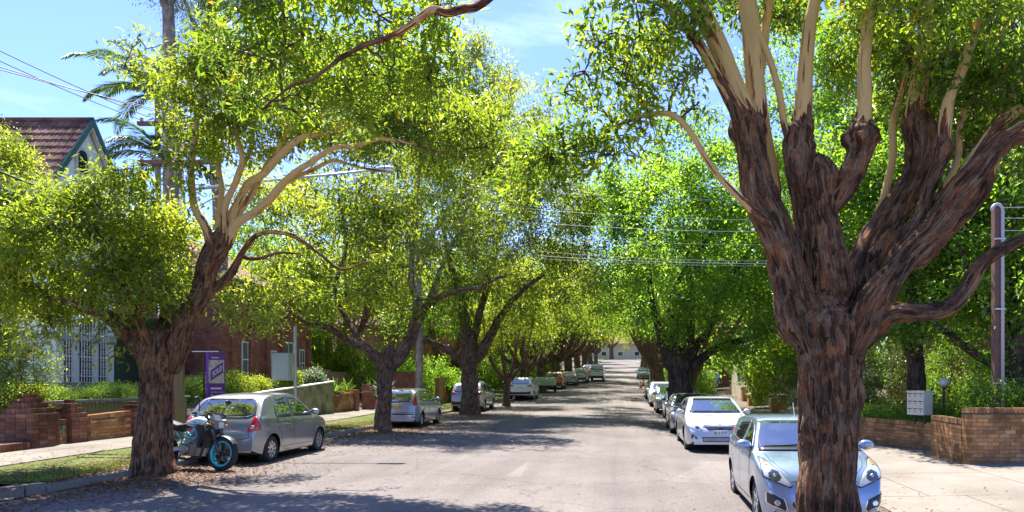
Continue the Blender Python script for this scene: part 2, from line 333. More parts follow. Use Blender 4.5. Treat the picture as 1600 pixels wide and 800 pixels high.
GREYB = plain('grey_base_paint', (.25, .26, .23), .8, noise=.15)
BLACK = plain('black_plastic', (.015, .015, .016), .45)
RUBBER = plain('tyre_rubber', (.02, .02, .02), .85, noise=.3, nscale=30)
STEEL = plain('galvanised_steel', (.48, .49, .50), .45, .6, noise=.15, nscale=6)
CHROME = plain('chrome', (.75, .75, .77), .12, 1)
ALLOY = plain('alloy_wheel', (.55, .55, .57), .3, .8)
GLASSW = plain('window_glass_dark', (.02, .025, .03), .06, 0, 1.0)
def woodmat(name, a, b, axis_scale=(14, 14, .7)):
    m, t, p = nm(name); c = nd(t, 'ShaderNodeTexCoord'); mp_ = nd(t, 'ShaderNodeMapping', Scale=axis_scale); t.links.new(c.outputs['Object'], mp_.inputs[0])
    n = nd(t, 'ShaderNodeTexNoise', Scale=1.2, Detail=6, Roughness=.7); t.links.new(mp_.outputs[0], n.inputs['Vector'])
    o = ramp(t, n.outputs['Fac'], [(.3, a), (.7, b)]); t.links.new(o, p.inputs['Base Color']); p.inputs['Roughness'].default_value = .85
    bb = nd(t, 'ShaderNodeBump', Strength=.5, Distance=.01); t.links.new(n.outputs['Fac'], bb.inputs['Height']); t.links.new(bb.outputs[0], p.inputs['Normal']); return m
POLEW = woodmat('weathered_pole_wood', (.11, .085, .055), (.24, .19, .13))
FENCEW = woodmat('fence_timber', (.20, .12, .06), (.33, .21, .11), (8, 8, 1))
LICHEN = woodmat('stained_yellow_timber', (.10, .09, .03), (.36, .33, .13), (9, 9, 1.5))
# ------------------------------------------------------------ ground sheets
YS = np.concatenate([np.arange(-40, 60, 2.0), np.arange(60, 230, 5.0), np.arange(230, 420, 15.0), [450, 600, 900, 1500]])
def strip(name, mat, ys, cols, parent=None, kind='structure'):
    ys = np.asarray(ys, float); n = len(cols); V = []
    for c in cols:
        x, z = c(ys); V.append(np.stack([np.broadcast_to(x, ys.shape), ys, np.broadcast_to(z, ys.shape)], 1))
    V = np.stack(V, 1).reshape(-1, 3); i = np.arange(len(ys) - 1)[:, None] * n + np.arange(n - 1)[None]
    q = np.stack([i, i + 1, i + n + 1, i + n], -1).reshape(-1, 4)
    o = mob(name, npmesh(name, V, q, smooth=True), mat, parent)
    if kind and parent is None: o['kind'] = kind
    return o
c_ = lambda x, dz: (lambda y: (x, prof(y) + dz))
strip('ground', SOIL, YS, [c_(-900, 1.3), c_(-60, 1.3), c_(-19, 1.2), c_(-15, .6), c_(-13.4, .28), (lambda y: (kl(y) - 2.3, prof(y) + .13)), (lambda y: (kl(y) - .2, prof(y) + .0)),
      (lambda y: (kl(y) + .5, prof(y) - .5)), c_(KR - .5, -.6), c_(KR + .2, -.2), c_(7.1, -.12), c_(9.2, .0), c_(14, .3), c_(60, .6), c_(900, .6)])
strip('road', ASPHALT, YS[YS < 421], [(lambda y, f=f: ((kl(y) + .3) * (1 - f) + (KR - .3) * f, roadz((kl(y) + .3) * (1 - f) + (KR - .3) * f, y))) for f in np.linspace(0, 1, 7)])
GUT = grainmat('gutter_concrete', (.20, .175, .15), .3, 25, .9, .4, (.6, .55, .5))[0]
yk = YS[(YS < 300)]
ykl = np.concatenate([[11.3, 11.8], YS[(YS > 12) & (YS < 300)]]); ykn = np.array([-40, 0, 5, 10, 11.28])
strip('gutter', GUT, yk, [lambda y: (kl(y) - .02, prof(y) + .012), lambda y: (kl(y) + .34, prof(y) + .006)])
strip('gutter', GUT, yk, [lambda y: (KR - .34, prof(y) - .164), lambda y: (KR + .02, prof(y) - .158)])
def kerb(ys, xf, sgn, z0, h):
    return strip('kerb', KERBM, ys, [lambda y: (xf(y), prof(y) + z0 - .1), lambda y: (xf(y) , prof(y) + z0 + h - .02), lambda y: (xf(y) + sgn * .02, prof(y) + z0 + h), lambda y: (xf(y) + sgn * .16, prof(y) + z0 + h), lambda y: (xf(y) + sgn * .16, prof(y) + z0 - .1)])
kerb(ykl, kl, -1, 0, .14)
ykr = np.concatenate([[19.4, 20], YS[(YS > 21) & (YS < 300)]])
kerb(ykr, lambda y: KR + 0 * y, 1, -.17, .14)
kerb([-40, 0, 7, 8.6], lambda y: KR + 0 * y, 1, -.17, .14)
# curved kerb return at the left driveway
g = G(); pts = [(-9.3, 11.3), (-9.36, 11.0), (-9.55, 10.72), (-9.9, 10.55), (-10.4, 10.5)]
for a, b in zip(pts, pts[1:]): g.bar((a[0] - .07, a[1], .045), (b[0] - .07, b[1], .045), .15, .19)
o = g.build('kerb', KERBM); o['kind'] = 'structure'
verge = strip('grass_verge', TURF, ykl, [lambda y: (kl(y) - .155, prof(y) + .135), lambda y: (kl(y) - 1.2, prof(y) + .19), lambda y: (kl(y) - 2.3, prof(y) + .205)])
strip('grass_verge', TURF, YS[(YS > 24) & (YS < 300)], [c_(KR + .155, -.03), c_(5.3, -.005)])
strip('driveway_crossing', CONC, [-20, 0, 6, 11.25], [lambda y: (kl(y) - .03, prof(y) + .03), lambda y: (kl(y) - 2.3, prof(y) + .2)])
fp = strip('footpath', MORTAR, YS[YS < 300], [lambda y: (kl(y) - 2.3, prof(y) + .19), c_(-13.45, .27)])
fr = strip('footpath', MORTAR, YS[YS < 300], [c_(KR + .03, -.12), c_(7.3, -.075), c_(9.5, -.0)])
def slab(parent, x0, x1, y0, y1, zf, t=.05):
    i = .009; V = []
    for z in (0, -t):
        for x, y in ((x0 + i, y0 + i), (x1 - i, y0 + i), (x1 - i, y1 - i), (x0 + i, y1 - i)): V.append((x, y, float(zf(x, y)) + z))
    g = G(); g.add(V, [(0, 1, 2, 3), (7, 6, 5, 4), (0, 4, 5, 1), (1, 5, 6, 2), (2, 6, 7, 3), (3, 7, 4, 0)]); return g.build('slab', CONC, parent)
zl = lambda x, y: prof(y) + np.interp(x, [-13.45, -11.6, -9.3], [.31, .225, .1])
zr = lambda x, y: prof(y) + np.interp(x, [3.75, 7.3, 9.5], [-.10, -.05, .03]) + (.0 if y > 20 else 0)
y = 9.0
while y < 70:
    h = 1.45 + .1 * rng.random(); st = float(kl(y)) - 2.3
    slab(fp, -13.42, (st - 13.42) / 2, y, y + h, zl); slab(fp, (st - 13.42) / 2, st, y, y + h, zl); y += h
for (x0, x1, y0, y1) in [(3.9, 5.6, 8.7, 11.6), (5.6, 7.6, 8.7, 11.6), (7.6, 9.6, 8.7, 11.6), (3.9, 5.0, 11.6, 14.4), (5.0, 7.2, 11.6, 14.2), (7.2, 9.6, 11.6, 15.4), (5.0, 7.2, 14.2, 17.1), (3.9, 5.0, 14.4, 17.1), (3.9, 5.4, 17.1, 19.4), (5.4, 7.3, 17.1, 19.4)]:
    slab(fr, x0, x1, y0, y1, zr)
y = 19.4
while y < 70:
    slab(fr, 5.3, 7.2, y, y + 1.5, zr); 
    if y < 24: slab(fr, 3.9, 5.3, y, y + 1.5, zr)
    y += 1.5

# ------------------------------------------------------------ grass and litter
def leafgeo(C, D, N, l, w, fold=.25):
    """one folded two-triangle leaf per row"""
    n = len(C); S = np.cross(D, N); S /= np.linalg.norm(S, axis=1, keepdims=True) + 1e-9
    U = np.cross(S, D); l = np.broadcast_to(l, (n,))[:, None]; w = np.broadcast_to(w, (n,))[:, None]
    V = np.stack([C, C + D * l * .45 + S * w * .5 + U * w * fold, C + D * l, C + D * l * .45 - S * w * .5 + U * w * fold], 1).reshape(-1, 3)
    b = np.arange(n)[:, None] * 4
    return V, np.concatenate([b + [0, 1, 2], b + [0, 2, 3]], 1).reshape(-1, 3)
def unit(n, r=None):
    v = (r or rng).normal(size=(n, 3)); return v / np.linalg.norm(v, axis=1, keepdims=True)
def scatter_grass(name, n, xf, zf, hgt, parent=None):
    y = 11.4 + (rng.random(n) ** 1.7) * 30; f = rng.random(n); x = xf(y, f); C = np.stack([x, y, zf(x, y)], 1)
    keep = vn(np.stack([x, y, y * 0], 1), 1.3) + .25 * vn(np.stack([x, y, y * 0], 1), 5) > .42; C = C[keep]; m = len(C)
    D = unit(m) * .45 + [0, 0, 1]; D /= np.linalg.norm(D, axis=1, keepdims=True)
    V, T = leafgeo(C, D, unit(m), hgt * (.5 + rng.random(m)), .012, 0)
    return mob(name, npmesh(name, V, None, T, {'rnd': np.repeat(rng.random(m), 4)}), GRASSM, parent)
o = scatter_grass('grass', 60000, lambda y, f: kl(y) - .17 - f * 2.2, lambda x, y: prof(y) + .15 + 0 * x, .055); o['kind'] = 'stuff'; tag(o, 'short green grass on the left verge between kerb and footpath', 'grass')
n = 13000
yy = 8 + rng.random(n) ** 1.3 * 45; off = np.abs(rng.normal(0, .75, n)); side = rng.random(n) < .72
xx = np.where(side, kl(yy) - .3 + off, KR + .1 - off * .8)
# drifts round the trunks in the gutter
for k, (tx, ty, s, m) in enumerate([(-8.7, 13.0, 1.0, 4500), (-8.6, 24.8, 1.4, 4500), (-8.5, 37, 1.8, 3500), (2.2, 31, 1.4, 1500), (-11, 12.5, 1.5, 500), (4.5, 9, 2, 250), (2.6, 8, 1.0, 900), (-8.6, 20, 1.6, 1200), (-8.4, 31, 1.5, 1800)]):
    xx = np.append(xx, tx + rng.normal(0, s, m)); yy = np.append(yy, ty + rng.normal(0, s * 1.1, m))
xx = np.append(xx, rng.uniform(-9, 3, 250)); yy = np.append(yy, rng.uniform(8, 45, 250))
zz = np.where(xx < kl(yy) - .02, prof(yy) + np.interp(xx, [-13.4, -11.6, -10.5, -9.46], [.32, .235, .21, .15]), np.where(xx > KR, prof(yy) + np.interp(xx, [3.75, 7.3], [-.02, .0]) , roadz(xx, yy))) + .012
C = np.stack([xx, yy, zz], 1); D = unit(len(C)) * [1, 1, .15]; D /= np.linalg.norm(D, axis=1, keepdims=True)
V, T = leafgeo(C, D, unit(len(C)) * .35 + [0, 0, 1], .06 + .05 * rng.random(len(C)), .03, .2)
o = mob('leaf_litter', npmesh('leaf_litter', V, None, T, {'rnd': np.repeat(rng.random(len(C)), 4)}), LITTER); o['kind'] = 'stuff'; tag(o, 'brown fallen leaves drifted along gutters and round the trunks', 'leaf litter')

# ------------------------------------------------------------ brick walls, brick by brick
def brickmesh(L, H, T, k):
    key = 'brick_%d_%d_%d_%d' % (L * 1000, H * 1000, T * 1000, k)
    if key in bpy.data.meshes: return bpy.data.meshes[key]
    r = np.random.default_rng(k); e = .004
    V = np.array([[x, y, z] for z in (0, H) for y in (-T / 2, T / 2) for x in (0, L)], float); V += r.uniform(-e, e, V.shape) * [.5, .6, .4]
    return npmesh(key, V, [(0, 2, 3, 1), (4, 5, 7, 6), (0, 1, 5, 4), (2, 6, 7, 3), (0, 4, 6, 2), (1, 3, 7, 5)], None, {'rnd': np.full(8, k / 8.)})
class Bricks:
    def __init__(s, root, mat, piece='brick'): s.root, s.mat, s.l, s.piece = root, mat, [], piece
    def put(s, p, ang, L, H, T, tilt=None): s.l.append((Vector(p), ang, round(L, 3), H, T, random.randrange(8)))
    def finish(s):
        o0 = s.root.location; s.l.sort(key=lambda b: (b[0] + o0 - cam.location).length)
        for p, a, L, H, T, k in s.l[:300]:
            me = brickmesh(L, H, T, k)
            if not me.materials: me.materials.append(s.mat)
            mob(s.piece, me, None, s.root, p, (0, 0, a))
        if len(s.l) > 300:
            Vs, Qs, rr = [], [], []
            for i, (p, a, L, H, T, k) in enumerate(s.l[300:]):
                M = Matrix.Translation(p) @ Matrix.Rotation(a, 4, 'Z')
                Vs += [M @ Vector((x, y, z)) for z in (0, H) for y in (-T / 2, T / 2) for x in (0, L)]; rr += [k / 8. + .06 * (i % 5)] * 8
                Qs += [tuple(8 * i + j for j in q) for q in [(0, 2, 3, 1), (4, 5, 7, 6), (0, 1, 5, 4), (2, 6, 7, 3), (0, 4, 6, 2), (1, 3, 7, 5)]]
            o = mob('brickwork', npmesh('brickwork', Vs, Qs, None, {'rnd': rr}), s.mat, s.root); o['kind'] = 'stuff'
def wall(name, label, p0, p1, zb, h, T=.23, mat=BR_OR, mort=MORTAR, bl=.23, bh=.076, cap=True, group=None, h2=None, cat='wall', piece='brick'):
    """bricks laid one by one from p0 to p1; h..h2 lets the top rise with the wall"""
    p0 = Vector((*p0, zb)); p1 = Vector((*p1, zb)); d = p1 - p0; Ln = d.length; a = math.atan2(d.y, d.x); h2 = h if h2 is None else h2
    root = thing(name, label, cat, p0, 0, group); B = Bricks(root, mat, piece); dx = Vector((math.cos(a), math.sin(a), 0)); j = .01
    hh = lambda s: h + (h2 - h) * s / Ln
    ch = .11 if cap else 0
    M = Matrix.Rotation(a, 4, 'Z'); g = G()
    vs = [M @ Vector((x, y, z)) for x, zt in ((.008, hh(0)), (Ln - .008, hh(Ln))) for y in (-T / 2 + .008, T / 2 - .008) for z in (-.3, zt - ch - .012)]
    g.add(vs, [(0, 1, 3, 2), (4, 6, 7, 5), (0, 4, 5, 1), (2, 3, 7, 6), (1, 5, 7, 3), (0, 2, 6, 4)]); g.build('mortar', mort, root)
    k = 0
    while True:
        z = -.1 + k * (bh + j)
        if z > max(h, h2): break
        s = -(k % 2) * (bl + j) / 2
        while s < Ln - .02:
            s0 = max(s, 0); s1 = min(s + bl, Ln)
            if s1 - s0 > .03 and z + bh <= hh((s0 + s1) / 2) - ch + .03: B.put(dx * s0 + Vector((0, 0, z)), a, s1 - s0, bh, T)
            s += bl + j
        k += 1
    if cap:
        s = 0
        while s < Ln - .05:
            B.put(dx * s + Vector((0, 0, hh(s + .04) - ch)), a, bh, .11, T + .012); s += bh + j
    B.finish(); return root
# right side
wall('brick_wall', 'orange brick garden wall with soldier course, facing the street crossing at the right edge', (7.45, 15.5), (10.2, 15.5), -.06, 1.24)
wall('brick_wall', 'short stepped orange brick return beside the driveway, lower than the wall it meets', (7.56, 15.63), (7.72, 17.55), -.06, .98)
wall('brick_wall', 'low brown stained brick wall running behind the big trunk, under the letterboxes', (8.22, 18.6), (7.2, 21.9), -.04, .70)
wall('brick_wall', 'low dark brick wall continuing along the right footpath past the letterbox wall', (7.19, 21.95), (7.4, 29.0), -.04, .72, mat=BR_OR)
# left side
LW = BR_RD
def zw(y): return float(prof(y)) + .3
wall('brick_wall', 'red brown brick front wall with pale coping, right of the letterbox pillar', (-13.38, 17.42), (-13.38, 18.9), .3, .62, .23, LW, h2=.68)
wb = wall('brick_wall', 'short low brick wall with two green letter slots between stepped pillars', (-13.38, 16.35), (-13.38, 16.72), .3, .56, .23, LW)
for yy_ in (16.43, 16.58):
    g = G(); g.box(.118, .135, -.035, .035, -.1, .1); g.box(.13, .142, -.025, .025, .03, .055); sl = g.build('letter_slot', plain('verdigris_metal', (.12, .2, .17), .6), wb, loc=(0, yy_ - 16.35, .33))
def pillar(label, cx, cy, z, n, w, steps):
    root = thing('brick_pillar', label, 'brick pillar', (cx, cy, z), 0, 'stepped brick pillars'); B = Bricks(root, LW); g = G(); g.box(-w / 2 + .012, w / 2 - .012, -w / 2 + .012, w / 2 - .012, -.2, n * .086 - .1)
    def ring(w, z, hgt=.076, bl=.23):
        T = .11
        for q in range(4):
            a = q * math.pi / 2; c, s_ = math.cos(a), math.sin(a); m = max(1, round((w - T) / (bl + .01))); L = (w - T) / m - .01
            for i in range(m):
                lx, ly = -w / 2 + i * (L + .01), -w / 2 + T / 2
                B.put((lx * c - ly * s_, lx * s_ + ly * c, z), a, L, hgt, T)
    for k in range(n): ring(w, k * .086 - .1)
    z_ = n * .086 - .1
    for q, (ws, hs) in enumerate(steps):
        ring(ws, z_ , hs - .012, .10) if ws > .25 else B.put((-ws / 2, 0, z_), 0, ws, hs, ws)
        if ws > .25: g.box(-ws / 2 + .02, ws / 2 - .02, -ws / 2 + .02, ws / 2 - .02, z_ - .05, z_ + hs - .02)
        z_ += hs
    g.build('mortar', MORTAR, root); B.finish()
pillar('tall stepped brick pillar beside the entry steps, at the far left', -13.5, 15.9, .28, 10, .8, [(.66, .13), (.5, .12), (.36, .11), (.2, .08)])
pillar('slimmer stepped brick pillar in the middle, right of the two letter slots', -13.48, 17.05, .3, 8, .6, [(.5, .12), (.38, .12), (.26, .11), (.15, .08)])
pillar('stepped brick pillar half hidden by the near left tree trunk', -13.48, 19.25, .32, 7, .6, [(.56, .11), (.44, .1), (.32, .1), (.18, .08)])
# entry steps
st = thing('brick_steps', 'two concrete topped brick entry steps at the left edge', 'steps', (-13.35, 14.4, .26))
for i, (x0, x1, z1) in enumerate([(-.75, .35, .17), (-2.3, -.7, .35)]):
    g = G(); g.box(x0, x1 - .24, -1.6, 1.05, -.3, z1 - .01); g.build('tread', CONC, st); B = Bricks(st, LW)
    for k in range(30):
        B.put((x1 - .22, -1.6 + k * .087, z1 - .155), 0, .22, .16, .078)
    B.finish()
wall('brick_wall', 'low red brick garden edging beside the top entry step', (-16.5, 15.7), (-14.0, 15.7), .55, .42, .2, LW, cap=True)
# olive painted block wall (taller blocks)
wall('block_wall', 'olive painted block wall rising along the footpath behind the silver hatchback', (-13.62, 24.4), (-13.62, 32.6), .3, .93, .2, BR_GR, MORTARG, .39, .19, False, None, 1.45, piece='block')
wall('block_wall', 'olive painted block wall end facing the camera, behind the wooden power pole', (-14.75, 21.6), (-13.52, 21.6), .3, .98, .2, BR_GR, MORTARG, .39, .19, False, piece='block')
g = G(); g.bar((-13.62, 24.35, 1.235), (-13.62, 32.65, 1.76), .27, .05); o = g.build('wall_coping', WHITE); tag(o, 'white sloping coping on top of the olive block wall', 'coping')
g = G(); g.box(-14.8, -13.45, 21.47, 21.73, 1.285, 1.33); o = g.build('wall_coping', CREAM); tag(o, 'pale coping on the end block wall behind the power pole', 'coping')
# brown brick walls further along the left footpath
wall('brick_wall', 'brown brick garden wall just past the olive block wall', (-13.6, 32.85), (-13.6, 34.9), .3, .8, .23, LW, h2=.95)
wall('brick_wall', 'brown brick garden wall behind the second left tree trunk', (-13.6, 37.4), (-13.6, 42), .36, .7, .23, LW, h2=.75)
def texbox(name, label, cat, x0, x1, y0, y1, z0, z1, mat, cap=None, group=None):
    root = thing(name, label, cat, (x0, y0, z0), 0, group); g = G(); g.box(0, x1 - x0, 0, y1 - y0, -.4, z1 - z0); g.build('body', mat, root)
    if cap:
        g = G(); g.box(-.04, x1 - x0 + .04, -.04, y1 - y0 + .04, z1 - z0 + .001, z1 - z0 + .06); g.build('cap', cap, root)
    return root
texbox('brick_pier', 'dark brown brick gate pier, nearer of the pair by the side path', 'brick pier', -13.85, -13.4, 35.0, 35.4, .3, 1.35, BT_RD)
texbox('brick_pier', 'dark brown brick gate pier, farther of the pair by the side path', 'brick pier', -13.85, -13.4, 36.9, 37.3, .35, 1.6, BT_RD)
texbox('brick_wall', 'orange brick boundary wall behind the brown gate piers', 'wall', -19.5, -12.7 - 2.2, 44, 44.23, .6, 2.1, BT_OR)
texbox('brick_wall', 'orange brick wall seen past the second left tree above the blue hatchback', 'wall', -13.9, -11.8, 40.5, 40.73, .3, 2.3, BT_RD)
texbox('brick_wall', 'yellow brick low wall beyond the silver wagon on the left', 'wall', -12.2, -11.95, 45, 75, .6, 2.0, BT_OR)
for (lab, a, b, yt, d, w) in [('orange brick pier nearest the dark fence on the right footpath', 1207, 1218, 623, 40, .5), ('orange brick wall block with pale cap behind the nearest right pier', 1205, 1230, 618, 42.5, .7),
        ('orange brick pier in the middle of the right row, beside a shrub', 1170, 1192, 617, 47, .7), ('taller orange brick pier with pale cap in the right row', 1160, 1176, 605, 52, .8), ('tallest orange brick gate wall with pale cap, farthest in the right row', 1143, 1166, 596, 60, 1.2)]:
    p = W(a, yt, d); q = W(b, yt, d); texbox('brick_pier', lab, 'brick pier', p.x, q.x, d, d + w, float(prof(d)), p.z, BT_OR, CREAM)
# timber paling fence panels
def paling(name, label, p0, p1, zb, h, pw=.1, mat=FENCEW, h2=None, rail=True):
    p0 = Vector((*p0, zb)); p1 = Vector((*p1, zb)); d = p1 - p0; L = d.length; a = math.atan2(d.y, d.x); h2 = h2 or h
    root = thing(name, label, 'fence', p0, a); n = int(L / (pw + .008)); big = G(); ms = {}
    for k in range(n):
        hk = round((h + (h2 - h) * k / n) / .1) * .1; key = (pw, hk)
        if k < 200:
            if key not in ms:
                g = G(); g.box(0, pw, -.011, .011, 0, hk); ms[key] = g.mesh('paling'); ms[key].materials.append(mat)
            mob('paling', ms[key], None, root, (k * (pw + .008), random.uniform(-.004, .004), random.uniform(-.01, .01)))
    g = G(); g.box(0, L, .013, .05, .15, .22); g.box(0, L, .013, .05, min(h, h2) - .25, min(h, h2) - .18); g.build('rail', mat, root); return root
f1 = paling('timber_retaining_fence', 'yellow stained vertical board retaining fence under the clipped hedge', (-15.1, 15.9), (-15.1, 22.5), .45, .72, .14, LICHEN)
g = G(); g.box(-.1, 6.8, -.12, .14, .72, .80); g.build('capping', plain('weathered_capping', (.2, .19, .16), .9, noise=.4), f1)
paling('paling_fence', 'brown timber paling fence sloping down behind the olive wall', (-16.2, 33.5), (-16.2, 43.5), .8, 1.75, .13, h2=1.35)
paling('paling_fence', 'grey brown timber fence beside the right footpath, left of the big trunk', (8.6, 33.5), (9.7, 33.5), .0, 1.5, .12, plain('dark_fence_timber', (.07, .055, .04), .9, noise=.4))
paling('paling_fence', 'low timber fence in front of the red brick house', (-17.2, 27.5), (-17.2, 31.8), .8, 1.2, .12)

# ------------------------------------------------------------ houses
hs = thing('gabled_house', 'pale mint rendered house with a steep tiled gable behind the hedge', 'house', (-19.6, 24.2, 1.0))
g = G(); Wd = 2.75
out = [(0, -1.5), (Wd, -1.5), (Wd, 8.2), (Wd / 2, 10.2), (0, 8.2)]
vs = [(0, a, b) for a, b in out] + [(-8, a, b) for a, b in out]
g.add(vs, [(0, 1, 2, 3, 4), (9, 8, 7, 6, 5)] + [(i, 5 + i, 5 + (i + 1) % 5, (i + 1) % 5) for i in range(5)]); g.build('wall', MINT, hs)
g = G(); g.box(-8.05, .07, -.07, Wd + .07, -1.5, .62); g.box(-8.02, .04, -.04, Wd + .04, .62, .72); g.build('wall_base', GREYB, hs)
g = G(); g.box(-8.05, .09, -.09, Wd + .09, 2.42, 2.5); g.box(-8.05, .06, -.06, Wd + .06, 2.25, 2.42); g.build('cornice', plain('cornice_paint', (.42, .46, .42), .8), hs)
g = G()
for k in range(20): g.box(.06, .1, -.06 + k * .144, .02 + k * .144, 2.16, 2.25)
g.build('dentil_course', GREYB, hs)
rf = bpy.data.objects.new('roof', G().mesh('roof')); link(rf, hs)
g = G(); sl = math.atan2(2.0, Wd / 2); ey = .28
for sg in (1, -1):
    y0 = -ey if sg == 1 else Wd + ey; z0 = 8.2 - ey * math.tan(sl)
    g.add([(.22, y0, z0 + .02), (.22, Wd / 2, 10.22), (-8, Wd / 2, 10.22), (-8, y0, z0 + .02), (.22, y0, z0 - .06), (.22, Wd / 2, 10.14), (-8, Wd / 2, 10.14), (-8, y0, z0 - .06)],
          [(0, 1, 2, 3), (7, 6, 5, 4), (0, 4, 5, 1), (3, 2, 6, 7), (0, 3, 7, 4)])
rf.data = g.mesh('roof'); rf.data.materials.append(CREAM)
tm = npmesh('roof_tile', [(0, 0, 0), (.29, 0, .01), (.29, .37, .0), (0, .37, 0), (0, 0, .035), (.1, 0, .055), (.2, 0, .03), (.29, 0, .045), (0, .37, .012), (.1, .37, .03), (.2, .37, .01), (.29, .37, .02)],
            [(4, 5, 9, 8), (5, 6, 10, 9), (6, 7, 11, 10), (0, 1, 7, 6), (0, 6, 5, 4), (0, 4, 8, 3), (1, 2, 11, 7)], None, {'rnd': np.zeros(12)}); tm.materials.append(TILE)
L_s = (Wd / 2 + ey) / math.cos(sl); rows = 8
for sg in (1, -1):
    for r_ in range(rows):
        for c in range(15 if sg == 1 else 8):
            u = -.02 + r_ * L_s / rows; y0 = -ey + u * math.cos(sl); z0 = 8.2 - ey * math.tan(sl) + u * math.sin(sl) + .03
            o = mob('roof_tile', tm, None, rf)
            if sg == 1: o.location = (.2 - (c + 1) * .3, y0, z0); o.rotation_euler = (sl - .03, 0, 0)
            else: o.location = (.2 - c * .3, Wd - y0, z0); o.rotation_euler = (sl - .03, 0, math.pi)
g = G(); g.tube([(.25, Wd / 2, 10.27), (-8, Wd / 2, 10.27)], .09, 8); g.build('ridge_capping', TILE, rf)
for sg in (1, -1):
    y0 = -ey - .04 if sg == 1 else Wd + ey + .04; z0 = 8.2 - (ey + .04) * math.tan(sl)
    g = G(); g.bar((.25, y0, z0 - .08), (.25, Wd / 2, 10.16), .05, .26, (1, 0, 0)); g.v = [(v[0], v[1], v[2]) for v in g.v]; 
    g = G(); d_ = Vector((0, Wd / 2 - y0, 10.3 - z0)).normalized(); n_ = Vector((0, -d_.z * sg, d_.y * sg)) if 0 else Vector((0, 0, -1))
    a_ = Vector((0, y0, z0 + .08)); b_ = Vector((0, Wd / 2, 10.34)); dn = Vector((0, 0, -.30))
    vs = [a_, b_, b_ + dn, a_ + dn]; g.add([v + Vector((.22, 0, 0)) for v in vs] + [v + Vector((.28, 0, 0)) for v in vs], [(0, 1, 2, 3), (7, 6, 5, 4), (0, 4, 5, 1), (1, 5, 6, 2), (2, 6, 7, 3), (3, 7, 4, 0)])
    g.build('barge_board', DKGRN, hs)
    g = G(); vs = [a_ + dn * 1.0, b_ + dn, b_ + dn * 1.35, a_ + dn * 1.35]; g.add([v + Vector((.10, 0, 0)) for v in vs] + [v + Vector((.24, 0, 0)) for v in vs], [(0, 1, 2, 3), (7, 6, 5, 4), (0, 4, 5, 1), (1, 5, 6, 2), (2, 6, 7, 3), (3, 7, 4, 0)])
    g.build('soffit_moulding', CREAM, hs)
def arch_outline(w, h, n=8): return [(-w / 2, 0), (w / 2, 0)] + [(w / 2 * math.cos(a), h - w / 2 + w / 2 * math.sin(a)) for a in [math.pi * k / n for k in range(n + 1)]]
def arch_panel(name, mat, parent, yc, z, w, h, x0, x1):
    o = arch_outline(w, h); n = len(o); g = G()
    g.add([(x0, yc + a, z + b) for a, b in o] + [(x1, yc + a, z + b) for a, b in o], [tuple(range(n))[::-1], tuple(range(n, 2 * n))] + [(i, (i + 1) % n, n + (i + 1) % n, n + i) for i in range(n)])
    return g.build(name, mat, parent)
vt = arch_panel('gable_vent', CREAM, hs, Wd / 2 - .25, 8.2, .62, .98, -.05, .07)
arch_panel('vent_opening', plain('vent_dark', (.01, .02, .02), .8), vt, Wd / 2 - .25, 8.27, .42, .8, 0, .075)
for k in range(9):
    zz_ = 8.3 + k * .08; ww = .19 if k < 7 else .19 * (.9 if k == 7 else .55)
    g = G(); g.bar((.09, Wd / 2 - .25 - ww, zz_), (.09, Wd / 2 - .25 + ww, zz_), .05, .018, (.5, 0, 1)); g.build('louvre', DKGRN, vt)
for (yc, w) in ((.5, .36), (1.32, .62), (2.12, .38)):
    wd_ = arch_panel('window', WHITE, hs, yc, .68, w + .1, 2.25 if w < .5 else 2.5, -.05, .03)
    arch_panel('pane', GLASSW, wd_, yc, .74, w, 2.12 if w < .5 else 2.37, 0, .036)
    g = G(); m = 3 if w < .5 else 5
    for k in range(m + 1): g.bar((.11, yc - w / 2 + w * k / m, .74), (.11, yc - w / 2 + w * k / m, 2.85), .02)
    for z_ in (.95, 1.65, 2.5): g.bar((.11, yc - w / 2 - .05, z_), (.11, yc + w / 2 + .05, z_), .03)
    for k in range(m):
        for q in range(7):
            cy, cz = yc - w / 2 + w * (k + .5) / m, 1.1 + q * .24; rr = w / m * .42
            g.tube([(.115, cy + rr * math.cos(a), cz + rr * 1.2 * math.sin(a)) for a in [2 * math.pi * i / 8 for i in range(9)]], .008, 4, False)
    g.build('grille', WHITE, wd_)
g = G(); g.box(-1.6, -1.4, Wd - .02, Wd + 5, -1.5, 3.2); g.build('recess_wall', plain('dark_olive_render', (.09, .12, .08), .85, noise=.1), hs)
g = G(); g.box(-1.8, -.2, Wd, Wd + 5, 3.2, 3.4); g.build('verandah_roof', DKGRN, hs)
b2 = thing('brick_house', 'red brick house with white sash windows behind the purple sign', 'house', (-17.6, 31.0, .9))
g = G(); g.box(-9, 0, 0, 8.2, -1, 5.5); g.build('wall', BT_RD, b2)
for k in range(6):
    g = G(); g.box(0, .12, .3 + k * 1.5, .62 + k * 1.5, -1, 3.6); g.build('pilaster', BT_RD, b2)
for (yc, w, z0, z1) in ((1.7, .95, 1.05, 2.7), (4.15, .55, .2, 2.4), (5.65, 1.0, 1.0, 2.9), (7.2, .6, 1.1, 2.6)):
    g = G(); g.box(-.02, .04, yc - w / 2, yc + w / 2, z0, z1); wn_ = g.build('window', WHITE, b2)
    for a, b in ((z0 + .06, (z0 + z1) / 2 - .03), ((z0 + z1) / 2 + .03, z1 - .06)):
        for c, d in ((yc - w / 2 + .06, yc - .03), (yc + .03, yc + w / 2 - .06)):
            g = G(); g.box(0, .046, c, d, a, b); g.build('pane', plain('grey_pane', (.12, .14, .16), .15) if 'grey_pane' not in bpy.data.materials else bpy.data.materials['grey_pane'], wn_)
    g = G(); g.box(0, .14, yc - w / 2 - .06, yc + w / 2 + .06, z0 - .08, z0); g.build('sill', WHITE, wn_)
